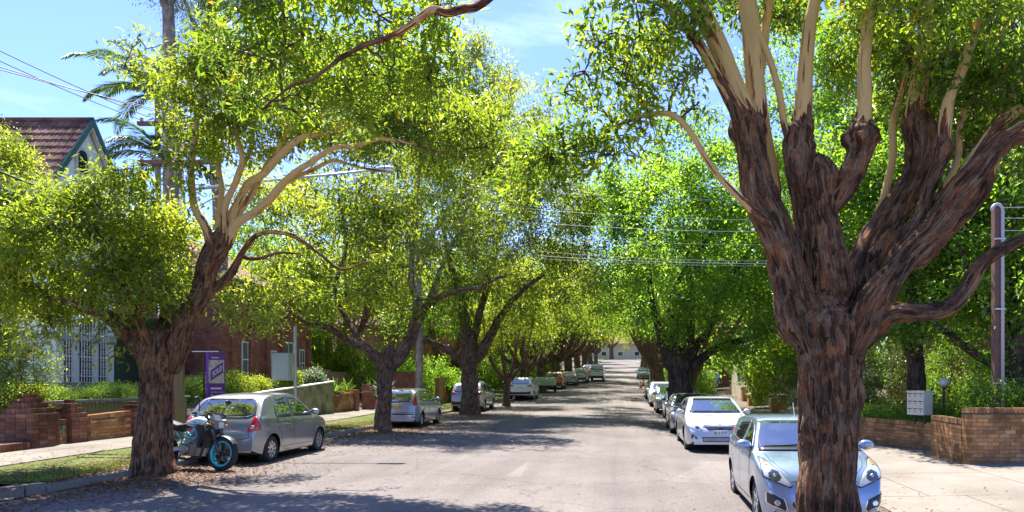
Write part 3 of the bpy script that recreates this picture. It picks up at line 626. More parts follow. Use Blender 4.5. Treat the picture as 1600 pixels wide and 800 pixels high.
g = G(); g.add([(-9.5, -.5, 5.4), (.5, -.5, 5.4), (.5, 8.7, 5.4), (-9.5, 8.7, 5.4), (-4.5, 2.5, 8), (-4.5, 5.7, 8)], [(0, 1, 4), (1, 2, 5, 4), (2, 3, 5), (3, 0, 4, 5), (3, 2, 1, 0)]); g.build('roof', TILE, b2)
b3 = thing('brick_flats', 'orange brick building glimpsed through the dark trees on the right', 'building', (13.0, 27, .3))
g = G(); g.box(0, 9, 0, 8, -1, 6); g.build('wall', BT_OR, b3)
for k in range(3):
    g = G(); g.box(.9 + k * 2.4, 2.1 + k * 2.4, -.05, .05, 1.0, 2.4); w_ = g.build('window', WHITE, b3); g = G(); g.box(1 + k * 2.4, 2.0 + k * 2.4, -.06, 0, 1.1, 2.3); g.build('pane', GLASSW, w_)
g = G(); g.box(-.4, 9.4, -.4, 8.4, 6, 6.3); g.build('roof', TILE, b3)
texbox('brick_wall', 'low brown brick planter edge behind the letterbox wall', 'wall', 9.5, 14, 22.5, 22.73, .1, .95, BT_OR)
for (lab, x, y, wx, wy, h, m) in [('tan brick house far down the left side behind the trees', -22, 58, 8, 10, 5.5, BT_OR), ('red brick house far down the left side behind the trees', -22, 78, 8, 10, 6, BT_RD),
                         ('cream rendered house behind the right row of piers', 13, 48, 8, 12, 5.5, CREAM), ('red brick house far up the right side', 12, 75, 8, 12, 6, BT_RD)]:
    hb = thing('house', lab, 'house', (x, y, float(prof(y)) + .3)); g = G(); g.box(-wx / 2, wx / 2, 0, wy, -3, h); g.build('wall', m, hb)
    g = G(); g.add([(-wx / 2 - .5, -.5, h), (wx / 2 + .5, -.5, h), (wx / 2 + .5, wy + .5, h), (-wx / 2 - .5, wy + .5, h), (0, 2.5, h + 2.6), (0, wy - 2.5, h + 2.6)], [(0, 1, 4), (1, 2, 5, 4), (2, 3, 5), (3, 0, 4, 5), (3, 2, 1, 0)]); g.build('roof', TILE, hb)
    s_ = 1 if x < 0 else -1
    for k in range(3):
        g = G(); xx0 = s_ * wx / 2; g.box(min(xx0 - s_ * .03, xx0 + s_ * .05), max(xx0 - s_ * .03, xx0 + s_ * .05), 1 + k * 3, 2.2 + k * 3, 1.2, 2.7); w_ = g.build('window', WHITE, hb)
        g = G(); g.box(min(xx0, xx0 + s_ * .06), max(xx0, xx0 + s_ * .06), 1.1 + k * 3, 2.1 + k * 3, 1.3, 2.6); g.build('pane', GLASSW, w_)
# ------------------------------------------------------------ trees
def catmull(P, n):
    P = np.asarray(P, float); Q = np.vstack([2 * P[0] - P[1], P, 2 * P[-1] - P[-2]]); out = []
    for i in range(1, len(Q) - 2):
        t = np.linspace(0, 1, n, endpoint=False)[:, None]; a, b, c, d = Q[i - 1], Q[i], Q[i + 1], Q[i + 2]
        out.append(.5 * (2 * b + (c - a) * t + (2 * a - 5 * b + 4 * c - d) * t ** 2 + (3 * b - a - 3 * c + d) * t ** 3))
    return np.vstack(out + [P[-1:]])
def limbmesh(name, pts, rad, sm=None, seg=24, step=.04, rough=.12, wob=0, flare=0, grain=9.0, knobs=()):
    """bark-covered limb through pts (n,3) with radii rad; returns mesh and centreline"""
    P = np.asarray(pts, float); n0 = len(P); A = np.column_stack([P, rad, sm if sm is not None else np.zeros(n0)])
    Ln = np.linalg.norm(np.diff(P, axis=0), axis=1).sum(); k = max(3, int(Ln / step / (n0 - 1))); C = catmull(A, k)
    c, r, s = C[:, :3].copy(), np.maximum(C[:, 3], .004), C[:, 4]; m = len(c)
    if wob: c += (np.stack([vn(c + 9, 2.2), vn(c + 31, 2.2), vn(c + 57, 2.2)], 1) - .5) * wob
    T = np.gradient(c, axis=0); T /= np.linalg.norm(T, axis=1, keepdims=True); acc = np.concatenate([[0], np.cumsum(np.linalg.norm(np.diff(c, axis=0), axis=1))])
    X = np.zeros_like(c); x = np.cross(T[0], [.3, 1, .2]); x /= np.linalg.norm(x)
    for i in range(m): x = x - T[i] * x.dot(T[i]); x /= np.linalg.norm(x); X[i] = x
    Y = np.cross(T, X); th = np.arange(seg) * 2 * np.pi / seg
    u = np.cos(th)[None, :, None] * X[:, None] + np.sin(th)[None, :, None] * Y[:, None]
    rr = r[:, None] * np.ones(seg)[None]; off = 13.7 * (len(name) % 7) + P[0, 0] * 3
    bk = np.stack([np.cos(th)[None] * rr, np.sin(th)[None] * rr, np.broadcast_to(acc[:, None], rr.shape)], -1).reshape(-1, 3) + [off, off, 0]
    q = vn(bk, (grain)); q = vn(bk * [grain, grain, grain * .17]); q2 = vn(bk * [grain * 2.3, grain * 2.3, grain * .4]); big = vn(bk * [2.6, 2.6, 1.6])
    q = vn(bk * [grain * .95, grain * .95, grain * .26] + np.stack([q2 * .6, q2 * .6, q2], 1)); rid = np.clip(np.abs(q - .5) * 6, 0, 1) * .75 + (q2) * .5 + .25 * (vn(bk * [grain * 5, grain * 5, grain * 1.6]) - .5)
    rs = (1 - np.clip(np.repeat(s, seg), 0, 1) * .92)
    if not flare and wob: r *= np.clip(.35 + .65 * acc / (2.2 * r[0] + 1e-6), 0, 1)
    disp = (rough * (rid - .62) + .26 * rough / .12 * (big - .5)) * rs
    rr = r[:, None] * (1 + disp.reshape(m, seg))
    if flare:
        h = acc / flare; rr = rr * (1 + .16 * np.exp(-h * 3)[:, None] * (.55 + .45 * np.cos(th * 5 + 1 + np.sin(th * 2)))[None])
    for kp, kr, ka in knobs:
        dd = np.linalg.norm(c - np.asarray(kp), axis=1); rr *= (1 + .7 * ka * np.exp(-(dd / kr) ** 2))[:, None] * (1 + (1.5 * ka * (vn(bk, 8).reshape(m, seg) - .5) + ka * (vn(bk, 21).reshape(m, seg) - .5)) * np.exp(-(dd / kr) ** 2)[:, None])
    V = (c[:, None] + u * rr[..., None]).reshape(-1, 3)
    i = np.arange(m - 1)[:, None] * seg; j = np.arange(seg)[None]; jn = (j + 1) % seg
    Q = np.stack([i + j, i + jn, i + seg + jn, i + seg + j], -1).reshape(-1, 4)
    e = len(V); V = np.vstack([V, c[-1:] + T[-1:] * r[-1]]); tt = np.stack([(m - 1) * seg + j[0], (m - 1) * seg + jn[0], np.full(seg, e)], 1)
    bk = np.vstack([bk, bk[-1:]]); ss = np.append(np.repeat(s, seg), s[-1])
    me = npmesh(name, V, Q, tt, {'bk': bk, 'sm': ss}, True)
    sel = slice(None, None, max(1, int(.15 / max(step, .01) / 1)))
    return me, c[sel], r[sel]
def tubes(P, Rr, k=3):
    """N thin polyline tubes at once: P (N,m,3), R (N,m)"""
    N, m, _ = P.shape; T = np.gradient(P, axis=1); T /= np.linalg.norm(T, axis=2, keepdims=True) + 1e-9
    X = np.cross(T, np.array([.31, .2, .93])); X /= np.linalg.norm(X, axis=2, keepdims=True) + 1e-9; Y = np.cross(T, X)
    th = np.arange(k) * 2 * np.pi / k
    V = P[:, :, None] + (np.cos(th)[:, None] * X[:, :, None] + np.sin(th)[:, None] * Y[:, :, None]) * Rr[:, :, None, None]
    b = (np.arange(N) * m * k)[:, None, None]; i = (np.arange(m - 1) * k)[None, :, None]; j = np.arange(k)[None, None]; jn = (j + 1) % k
    return V.reshape(-1, 3), np.stack([b + i + j, b + i + jn, b + i + k + jn, b + i + k + j], -1).reshape(-1, 4)
def blobs_world(bl):
    out = []
    for b in bl:
        px, py, d, rx, ry, rd = b[:6]; w = b[6] if len(b) > 6 else 1; c = W(px, py, d); out.append((np.array(c), np.array([rx * d / F, rd, ry * d / F]), w))
    return out
def sample(bl, n, r, gap=.4, shell=.5, gs=.55):
    vol = np.array([b[2] * np.prod(b[1]) ** .8 for b in bl]); vol /= vol.sum(); out = []
    while sum(len(o) for o in out) < n:
        k = r.choice(len(bl), size=n, p=vol); u = unit(n, r) * (r.random(n) ** (1 / 3 * shell + .02))[:, None]
        P = np.array([bl[i][0] for i in k]) + u * np.array([bl[i][1] for i in k])
        am = np.array([min(bl[i][1]) for i in k])[:, None]; P = P + (np.stack([vn(P + 5, 1.3), vn(P + 23, 1.3), vn(P + 71, 1.3)], 1) - .5) * am * 1.1 + r.normal(size=P.shape) * am * .07
        out.append(P[vn(P + 40, gs) + .35 * vn(P + 11, gs * 3.1) > gap + .12])
    return np.vstack(out)[:n]
def curve(A, B, m, r, sag=.12, jit=.07):
    """N curved polylines from A to B"""
    t = np.linspace(0, 1, m)[None, :, None]; L = np.linalg.norm(B - A, axis=1)[:, None, None]
    up = np.array([0, 0, 1.]); P = A[:, None] * (1 - t) + B[:, None] * t
    P = P + up * (np.sin(np.pi * t) * L * sag) + (r.normal(size=(len(A), m, 3)) * jit * L) * np.sin(np.pi * t)
    return P
def crown(root, bl, nodes, nr, n2, n3, per, leaf, mat, seed, gap=.36, spread=.16, twig=TWIG, single=0, droop=.35, shell=.5, r2=.03, lname='leaf', gs=.55):
    r = np.random.default_rng(seed); N = np.asarray(nodes); NR = np.asarray(nr)
    tip = sample(bl, n2, r, gap, shell, gs); segs, rads = [], []
    todo = list(range(n2)); D = np.linalg.norm(tip[:, None] - N[None], axis=2); best = D.min(1); src = D.argmin(1)
    for _ in range(n2):                                   # nearest tip first, each new branch offers new nodes
        i = min(todo, key=lambda q: best[q]); todo.remove(i); s = src[i]; a = N[s]; ra = min(NR[s] * .6, r2 + .012 * best[i])
        c = curve(a[None], tip[i][None], 6, r, .10, .06)[0]; rad = np.linspace(max(ra, .011), .008, 6)
        segs.append(c); rads.append(rad); b0 = len(N); N = np.vstack([N, c[2:]]); NR = np.append(NR, rad[2:])
        if todo:
            dn = np.linalg.norm(tip[todo][:, None] - N[None, b0:], axis=2); mn = dn.min(1); ar = dn.argmin(1)
            for q, (v, w) in enumerate(zip(mn, ar)):
                if v < best[todo[q]]: best[todo[q]] = v; src[todo[q]] = b0 + w
    V1, Q1 = tubes(np.array(segs), np.array(rads), 5)
    t3 = sample(bl, n3, r, gap, shell * .9, gs); near = np.concatenate([np.linalg.norm(t3[k:k + 400, None] - N[None], axis=2).argmin(1) for k in range(0, n3, 400)])
    c3 = curve(N[near], t3, 4, r, .08, .08); V2, Q2 = tubes(c3, np.broadcast_to(np.array([.011, .008, .006, .004]), (n3, 4)) * (leaf[0] / .13) ** .5, 3)
    mob('branches', npmesh('branches', np.vstack([V1, V2]), np.vstack([Q1, Q2 + len(V1)]), None, None, True), twig, root)['kind'] = 'stuff'
    m = n3 * per; f = .35 + .65 * r.random(m) ; k = np.repeat(np.arange(n3), per); seg = np.minimum((f * 3).astype(int), 2); fr_ = f * 3 - seg
    C = c3[k, seg] * (1 - fr_)[:, None] + c3[k, seg + 1] * fr_[:, None] + r.normal(size=(m, 3)) * spread * np.array([1, 1, .75])
    td = c3[k, 3] - c3[k, 1]; td /= np.linalg.norm(td, axis=1, keepdims=True) + 1e-9
    Dv = unit(m, r) + td * .6 + np.array([0, 0, -droop]); Dv /= np.linalg.norm(Dv, axis=1, keepdims=True)
    Nn = unit(m, r) * .6 + np.array([0, 0, .95]); ln = leaf[0] * (.65 + .6 * r.random(m)); wd = leaf[1] * (.7 + .5 * r.random(m))
    rnd = np.clip(.4 * r.random(m) + .6 * np.repeat(np.clip(.5 * r.random(n3) + .9 * (vn(t3 + 3, .9) - .22), 0, 1), per), 0, 1); rnd = np.where(r.random(m) < .006, .99, rnd * .97)
    if single:
        ds = np.linalg.norm(C - np.array([0, 0, EYE]), axis=1); fy = C[:, 1] > 1; px = VX + F * C[:, 0] / np.maximum(C[:, 1], .1); py = VY - F * (C[:, 2] - EYE) / np.maximum(C[:, 1], .1)
        ds = np.where(fy & (px > 5) & (px < 1595) & (py > 5), ds, 1e9); idx = np.argsort(ds)[:single]; keep = np.ones(m, bool); keep[idx] = False
        for t in range(6):
            V, T = leafgeo(np.zeros((1, 3)), np.array([[1., 0, 0]]), np.array([[0, 0, 1.]]), leaf[0] * (.8 + .08 * t), leaf[1], .25); me = npmesh('%s_%s_%d' % (root.name, lname, t), V, None, T, {'rnd': np.full(4, t / 7.)}); me.materials.append(mat)
            for i in idx[t::6]:
                d = Vector(Dv[i]); z = Vector(Nn[i]); y_ = z.cross(d).normalized(); z = d.cross(y_); Mx = Matrix((d, y_, z)).transposed().to_4x4(); Mx.translation = Vector(C[i]) - root.location
                o = mob(lname, me, None, root); o.matrix_basis = Mx
        C, Dv, Nn, ln, wd, rnd = C[keep], Dv[keep], Nn[keep], ln[keep], wd[keep], rnd[keep]
    V, T = leafgeo(C, Dv, Nn, ln, wd); o = mob('foliage', npmesh('foliage', V, None, T, {'rnd': np.repeat(rnd, 4)}), mat, root); o['kind'] = 'stuff'
def fix_children(root):
    """children were laid out in world space: shift them so the root can stand at the tree's base"""
    for ch in root.children:
        if ch.name.split('.')[0] not in ('leaf',): ch.location = Vector(ch.location) - root.location
def tree(name, label, base, limbs, bl, n2, n3, per, leaf, mat, seed, bark=BARK2, seg=18, step=.07, rough=.12, group=None, d=None, cat='tree', gap=.36, flare=1.2, scale=1, knobs=(), world_limbs=False, lscale=1, tscale=1, **kw):
    """limbs: first is the trunk; points (px,py,r_px,depth[,smooth])"""
    root = thing(name, label, cat, base, 0, group); N, NR = [], []
    for k, lb in enumerate(limbs):
        if not k and tscale != 1: lb = [(p[0], p[1], p[2] * tscale) + tuple(p[3:]) for p in lb]
        if k and lscale != 1: lb = [(p[0], p[1], p[2] * lscale) + tuple(p[3:]) for p in lb]
        if world_limbs: pts = [p[:3] for p in lb]; rad = [p[3] for p in lb]; sm = [p[4] if len(p) > 4 else 0 for p in lb]
        else: pts = WA([(p[0], p[1], p[3]) for p in lb]); rad = [p[2] * p[3] / F for p in lb]; sm = [p[4] if len(p) > 4 else 0 for p in lb]
        nme = 'trunk' if k == 0 else 'limb'; rm = max(rad)
        me, c, r_ = limbmesh(nme, pts, rad, sm, seg if rm > .06 else 10, step if rm > .06 else step * 1.5, rough, .11 * scale if k else 0, flare if k == 0 else 0, knobs=knobs)
        mob(nme, me, bark, root)
        if k: N.append(c[len(c) // 3:]); NR.append(r_[len(r_) // 3:])
    crown(root, blobs_world(bl) if not world_limbs else bl, np.vstack(N), np.concatenate(NR), n2, n3, per, leaf, mat, seed, gap, **kw)
    fix_children(root); return root
def L(d, *pts): return [(p[0], p[1], p[2], d if len(p) < 5 else d + p[4], p[3] if len(p) > 3 else 0) for p in pts]   # (px,py,r,smooth,dd)

# --- big tree in the right foreground, stands in the parking lane 7.5 m from the camera
D0 = 7.5
R1 = [
 L(D0, (1297, 905, 62), (1297, 830, 55), (1297, 760, 50), (1298, 680, 48), (1296, 600, 49), (1292, 545, 56), (1288, 505, 56), (1290, 470, 34), (1292, 440, 10)),
 L(D0, (1270, 575, 40), (1255, 520, 44), (1235, 450, 38), (1213, 380, 34), (1190, 310, 32), (1172, 250, 32), (1162, 205, 34), (1160, 178, 22)),
 L(D0, (1165, 225, 26, 0), (1160, 185, 26, .3), (1143, 130, 22, .75), (1118, 70, 20, 1), (1085, 5, 18, 1), (1050, -80, 15, 1), (1000, -200, 12, 1)),
 L(D0, (1158, 215, 18, 0, -.1), (1140, 165, 15, .3, -.1), (1115, 110, 12, .45, -.1), (1075, 45, 11, .5, -.1), (1030, 0, 10, .5, -.1), (960, -60, 7, .6, -.1)),
 L(D0, (1178, 225, 22, 0, .05), (1180, 185, 23, .4, .05), (1178, 110, 20, .85, .05), (1172, 30, 19, 1, .05), (1165, -60, 17, 1, 0), (1170, -220, 12, 1, 0)),
 L(D0, (1222, 330, 20, .1, .3), (1212, 285, 13, .8, .3), (1200, 230, 12, 1, .3), (1190, 150, 11, 1, .35), (1196, 40, 9, 1, .4), (1210, -80, 7, 1, .4)),
 L(D0, (1200, 355, 12, .3, -.2), (1165, 322, 8, .5, -.25), (1130, 280, 6.5, .7, -.3), (1088, 218, 6, .7, -.3), (1052, 181, 6, .7, -.3), (1012, 181, 5, .6, -.2), (975, 195, 4.2, .5, -.1), (935, 222, 3.4, .4), (890, 240, 2.4, .3), (850, 262, 1.6, .2)),
 L(D0, (1265, 530, 40, 0, .1), (1255, 450, 30, 0, .15), (1258, 370, 25, 0, .15), (1262, 310, 23, 0, .1), (1252, 255, 24, 0, .05), (1253, 224, 26, 0, 0), (1255, 200, 21, .1, 0), (1257, 180, 13, .2, 0)),
 L(D0, (1255, 240, 20, 0), (1258, 200, 21, .35), (1260, 170, 18, .6), (1263, 120, 16, .85), (1270, 40, 14, 1), (1277, -40, 12, 1), (1285, -180, 9, 1)),
 L(D0, (1240, 235, 11, .2), (1228, 200, 8, .7), (1215, 140, 7, 1), (1195, 75, 7, 1), (1170, 20, 5, 1), (1150, -60, 4, 1)),
 L(D0, (1300, 520, 44, 0, .1), (1298, 440, 36, 0, 0), (1293, 370, 29, 0, -.05), (1290, 315, 25, 0, -.1), (1287, 275, 26, 0, -.1), (1284, 252, 20, 0, -.1)),
 L(D0, (1292, 340, 22, 0, -.1), (1318, 296, 21, 0, -.1), (1338, 262, 20, 0, -.1), (1348, 236, 22, 0, -.1), (1349, 215, 24, 0, -.1), (1348, 196, 19, .05, -.1), (1347, 178, 12, .2, -.1)),
 L(D0, (1348, 235, 18, .0, -.12), (1348, 205, 19, .3, -.12), (1349, 175, 16, .6, -.12), (1351, 120, 14, .9, -.1), (1356, 50, 13, 1, -.1), (1362, -30, 11, 1, -.1), (1370, -180, 8, 1)),
 L(D0, (1320, 520, 46, 0, .3), (1345, 430, 38, 0, .35), (1385, 355, 33, 0, .4), (1420, 300, 30, 0, .45), (1438, 240, 30, 0, .45), (1440, 195, 28, .1, .45), (1437, 165, 22, .4, .45)),
 L(D0, (1438, 215, 22, .15, .45), (1437, 160, 20, .65, .45), (1445, 90, 17, .9, .45), (1450, 30, 16, .9, .45), (1455, -60, 13, 1, .45), (1460, -200, 9, 1, .4)),
 L(D0, (1385, 440, 22, 0, -.1), (1428, 360, 17, 0, -.1), (1450, 310, 15, 0, -.1), (1468, 262, 16, 0, -.1), (1477, 232, 19, 0, -.1), (1478, 212, 15, .1, -.1), (1479, 195, 9, .3, -.1)),
 L(D0, (1477, 240, 13, .1, -.12), (1479, 205, 14, .5, -.12), (1484, 170, 12, .8, -.1), (1492, 140, 10, 1, -.1), (1510, 80, 10, 1, -.1), (1530, 20, 9, .9, -.1), (1560, -60, 7, 1, -.1), (1600, -160, 5, 1)),
 L(D0, (1460, 330, 9, .3, .3), (1485, 270, 7, .8, .3), (1503, 210, 6.5, 1, .3), (1520, 150, 6, .8, .3), (1550, 90, 7, .8, .3), (1585, 10, 6, .8, .3)),
 L(D0, (1330, 560, 34, 0, -.2), (1365, 470, 30, 0, -.3), (1400, 420, 27, 0, -.3), (1450, 372, 27, 0, -.3), (1490, 320, 26, 0, -.3), (1525, 268, 24, .1, -.3), (1565, 222, 20, .25, -.3), (1620, 190, 18, .45, -.3), (1700, 120, 13, .8, -.3)),
 L(D0, (1490, 300, 14, .4, -.1), (1520, 245, 13, .55, -.1), (1560, 195, 12, .6, -.1), (1610, 150, 10, .7, -.1), (1680, 60, 8, .9)),
 L(D0, (1345, 540, 26, 0, 0), (1385, 498, 22, 0, -.1), (1430, 492, 18, 0, -.15), (1475, 484, 17, 0, -.2), (1508, 452, 17, 0, -.2), (1545, 408, 15, 0, -.2), (1590, 380, 14, 0, -.2), (1660, 350, 11, .2, -.2)),
 L(D0, (1400, 430, 24, 0, .45), (1460, 375, 22, 0, .5), (1510, 330, 20, 0, .5), (1535, 290, 20, .3, .5), (1555, 240, 15, .9, .5), (1575, 180, 12, 1, .5), (1600, 90, 10, 1, .5)),
 L(D0, (1365, 350, 12, .2, .6), (1385, 300, 9, .8, .6), (1398, 240, 8, 1, .6), (1404, 180, 8, .7, .6), (1420, 100, 7, .6, .6), (1425, 0, 6, .8, .6)),
 # limb arching out of the frame and back over the road
 L(D0, (1040, -100, 13, 1, 0), (960, -150, 11, .9, -.1), (870, -110, 9, .7, -.2), (800, -40, 9, .5, -.5), (750, 4, 8.5, .5, -.8), (722, 14, 8, .45, -1), (695, 22, 7.5, .4, -1.1), (668, 20, 7, .35, -1.2), (625, 52, 6, .3, -1.2), (575, 72, 5, .1, -1.0), (520, 105, 4, 0, -.8), (465, 135, 3, 0, -.5), (410, 175, 1.6, 0)),
 L(D0, (680, 24, 4, .1, -.3), (665, 60, 3, 0, -.2), (655, 95, 2.4, 0, -.1), (640, 120, 1.6, 0)),
 L(D0, (625, 50, 3.4, .1, -.3), (600, 20, 2.6, 0, -.4), (560, 5, 2.4, 0, -.4), (500, -20, 1.6, 0, -.4)),
]
R1B = [(1000, 30, 7.3, 110, 55, .9, .65), (950, 130, 7.3, 90, 50, .7, .5), (1060, 90, 7.4, 60, 60, .6, .45), (865, 235, 7.6, 75, 45, .5, .8), (935, 235, 7.5, 80, 45, .5, .65), (820, 290, 7.7, 50, 35, .4, .5), (1040, 160, 7.2, 60, 30, .4, .35),
       (1250, -120, 7.5, 260, 70, 2.2, .8), (1450, 40, 7.7, 150, 75, 1.2, 1.0), (1570, 150, 7.8, 70, 90, 1, .9), (1400, 120, 8.4, 110, 60, .5, .7), (1480, 185, 8.2, 110, 40, .6, .6), (1560, 60, 7.2, 90, 60, .7, .6),
       (1600, 250, 8.2, 40, 40, .7, .5), (560, 60, 7.3, 150, 60, 1.1, .62), (440, 110, 7.4, 90, 70, .8, .55), (640, 90, 7.2, 90, 55, .6, .55), (620, 10, 7.2, 100, 30, .8, .6), (450, 20, 7.5, 90, 45, .9, .6), (700, 130, 7.3, 40, 45, .4, .5), (540, 165, 7.4, 70, 35, .5, .4)]
kn = [(WA([(x, y, D0 + dd)])[0], rr_, a) for x, y, dd, rr_, a in [(1162, 205, 0, .20, .22), (1253, 225, 0, .15, .25), (1348, 218, -.1, .13, .28), (1440, 200, .45, .16, .15), (1478, 232, -.1, .12, .22), (1330, 275, -.1, .1, .2), (1395, 470, -.3, .12, .2), (1500, 290, -.3, .12, .15), (1286, 270, -.1, .12, .2), (1272, 505, 0, .15, .15)]]
tree('street_tree', 'massive pollarded tree with peeling bark and many upright limbs, right foreground', (2.17, 7.5, -.12), R1, R1B, 330, 1800, 20, (.115, .038), LEAF, 11, bark=BARK, seg=72, step=.02, rough=.24, gap=.28, flare=.9, spread=.11, single=280, r2=.016, knobs=kn, gs=1.1, lscale=.75, tscale=.87)
# --- near left street tree
D1 = 13.6
T1 = [
 L(D1, (242, 748, 31), (241, 720, 28), (241, 680, 27), (243, 630, 25.5), (245, 580, 26), (250, 545, 31), (252, 520, 26)),
 L(D1, (240, 590, 26), (225, 545, 24), (200, 518, 19), (168, 492, 14, 0, -.3), (125, 480, 9, 0, -.6), (70, 462, 6, 0, -.8), (20, 430, 3, 0, -.8)),
 L(D1, (235, 550, 14, 0, -.2), (205, 480, 9, 0, -.5), (178, 420, 7, 0, -.8), (150, 350, 5, 0, -.9), (120, 300, 3)),
 L(D1, (250, 550, 20, 0, .2), (262, 480, 13, 0, .5), (240, 400, 9, 0, .8), (215, 330, 5, 0, 1)),
 L(D1, (262, 585, 30), (285, 520, 25), (308, 465, 20), (330, 415, 20), (346, 380, 21), (350, 360, 14)),
 L(D1, (335, 395, 10, .2, -.2), (318, 350, 9, .6, -.2), (303, 320, 7.5, 1, -.2), (300, 270, 7, 1, -.3), (304, 215, 6, 1, -.3), (315, 150, 4, 1, -.3), (300, 100, 3, .6)),
 L(D1, (342, 375, 9, .4, .2), (345, 320, 6, 1, .3), (343, 260, 5.5, 1, .5), (345, 200, 5, 1, .6), (365, 140, 4, 1, .6)),
 L(D1, (352, 380, 11, .3), (362, 335, 8.5, 1), (382, 292, 7.5, 1), (425, 255, 7.5, 1, -.3), (470, 222, 6, 1, -.6), (515, 205, 5, .8, -.8), (570, 192, 4, .7, -.9), (650, 195, 2.6, .5, -1), (720, 180, 1.6, .4, -1)),
 L(D1, (355, 385, 12, .2, -.2), (372, 352, 9, 1, -.3), (410, 322, 8.5, 1, -.5), (440, 288, 8, 1, -.7), (480, 258, 6, 1, -.9), (530, 232, 5, 1, -1.1), (600, 218, 4, .7, -1.3), (690, 235, 2.5, .5, -1.4), (760, 230, 1.5, .4, -1.4)),
 L(D1, (428, 256, 5, 1, -.3), (440, 220, 4.5, 1, -.2), (470, 180, 4, .8, 0), (500, 120, 3, .6, .2), (520, 70, 2)),
 L(D1, (356, 375, 9, .5, .1), (372, 330, 7, 1, .2), (402, 285, 6, 1, .3), (430, 235, 5, 1, .4), (450, 190, 4, .8, .5), (440, 130, 3, .6, .6)),
 L(D1, (350, 370, 8, .5, -.1), (356, 310, 6.5, 1, -.2), (378, 255, 5.5, 1, -.3), (372, 200, 4.5, 1, -.3), (390, 140, 3.5, .8, -.3)),
 L(D1, (440, 288, 5, 1, -.7), (480, 268, 4.5, 1, -.6), (520, 250, 4, 1, -.5), (560, 262, 3, .8, -.4), (610, 270, 2, .5, -.4)),
 L(D1, (345, 330, 6, 1, .3), (385, 250, 5, 1, .5), (400, 180, 4, 1, .7), (430, 110, 3, .8, .8)),
 L(D1, (322, 460, 14, 0, .2), (352, 438, 9, 0, .2), (375, 410, 7, .2, .2), (392, 375, 5.5, .4, .1), (420, 364, 4.5, .4), (455, 368, 4.2, .3), (490, 392, 3.4, .2), (530, 418, 2.6, .1), (570, 408, 1.5)),
 L(D1, (378, 405, 5, .2, .2), (410, 405, 3.5, .1, .1), (440, 395, 2.6), (470, 398, 1.6)),
]
T1B = [(150, 400, 13.2, 125, 75, 1.6, 1.4), (55, 440, 13.4, 70, 60, 1.2, .9), (225, 345, 13.4, 70, 55, 1.2, 1.1), (110, 335, 13.6, 60, 35, 1.0, .7), (200, 450, 12.8, 80, 45, .9, .9), (40, 480, 13.0, 55, 25, .6, .6), (165, 560, 12.9, 25, 25, .3, .5), (280, 285, 13, 25, 40, .5, .5), (20, 385, 12.8, 45, 30, .6, .5), (105, 528, 12.9, 35, 28, .4, .5), (30, 535, 13, 30, 25, .4, .4), (190, 285, 13.2, 50, 22, .5, .4),
       (340, 160, 13.4, 75, 45, 1.1, 1.2), (300, 205, 13.2, 40, 35, .8, .7), (440, 130, 13.6, 110, 70, 1.6, 1.1), (420, 205, 13.6, 90, 35, 1.0, .7), (560, 180, 12.8, 120, 45, 1.4, .9), (680, 190, 12.4, 90, 45, 1.2, 1.0), (590, 130, 13.0, 100, 40, 1.3, .9), (740, 215, 12.3, 45, 35, .8, .6), (540, 400, 13.8, 50, 20, .5, .2), (440, 300, 15.8, 70, 28, .7, .6), (380, 290, 15.5, 40, 30, .6, .4), (250, 95, 14.2, 60, 30, .7, .5)]
tree('street_tree', 'near left street tree with leafy left side and pale bare limbs beside the motorbike', (-9.1, 13.6, 0), T1, T1B, 300, 1850, 28, (.138, .045), LEAFY, 21, bark=BARK, seg=36, step=.035, rough=.17, gap=.36, flare=.9, spread=.15, single=120, r2=.02, gs=1.0, lscale=.72, tscale=.92)
# --- second left tree
D2 = 25.5
T2 = [L(D2, (598, 676, 18), (598, 655, 15), (600, 620, 14), (602, 590, 15), (606, 565, 18), (610, 548, 14)),
 L(D2, (603, 590, 12), (592, 565, 11), (572, 545, 9), (545, 532, 7.5), (515, 512, 6, 0, -.6), (482, 505, 4, 0, -1), (450, 480, 3, 0, -1.4), (420, 450, 2)),
 L(D2, (612, 580, 13), (630, 550, 11), (650, 510, 9), (668, 478, 7, .2), (700, 458, 5.5, .3, -1), (745, 450, 4, .3, -2), (790, 430, 2.5, .2, -2.5)),
 L(D2, (640, 530, 8), (650, 480, 6.5, .3), (642, 425, 5, .6, .5), (650, 340, 4, .9, 1), (655, 260, 3, .9, 1), (670, 180, 2)),
 L(D2, (578, 548, 6), (545, 505, 5, 0, .5), (525, 450, 4, .2, 1), (540, 380, 3, .5, 1.5), (530, 310, 2)), L(D2, (668, 480, 5), (690, 420, 4, .5, .4), (720, 350, 3.4, .8, .6), (740, 270, 3, .8, .5), (720, 190, 2))]
T2B = [(440, 450, 24.5, 100, 70, 2.2), (540, 400, 25.5, 110, 90, 2.5), (640, 400, 25, 110, 85, 2.5), (740, 390, 24.5, 90, 70, 2.2), (560, 300, 26, 130, 70, 2.5), (680, 290, 26, 120, 80, 2.6), (720, 180, 26, 80, 90, 2.3, 1.1), (620, 210, 26.5, 120, 60, 2.2, .8), (470, 350, 27, 110, 60, 2.2), (770, 290, 25, 55, 70, 1.8), (400, 480, 25, 60, 40, 1.4), (470, 520, 24, 40, 20, .8, .5), (460, 330, 21.2, 35, 40, .8, 1), (450, 430, 21.2, 38, 60, .8, 1)]
tree('street_tree', 'second left street tree, slender trunk leaning beside the pale blue hatchback', (-8.8, 25.5, 0), T2, T2B, 230, 1900, 18, (.20, .068), LEAFY, 31, gap=.38, spread=.24, r2=.03, tscale=.78, lscale=.85)
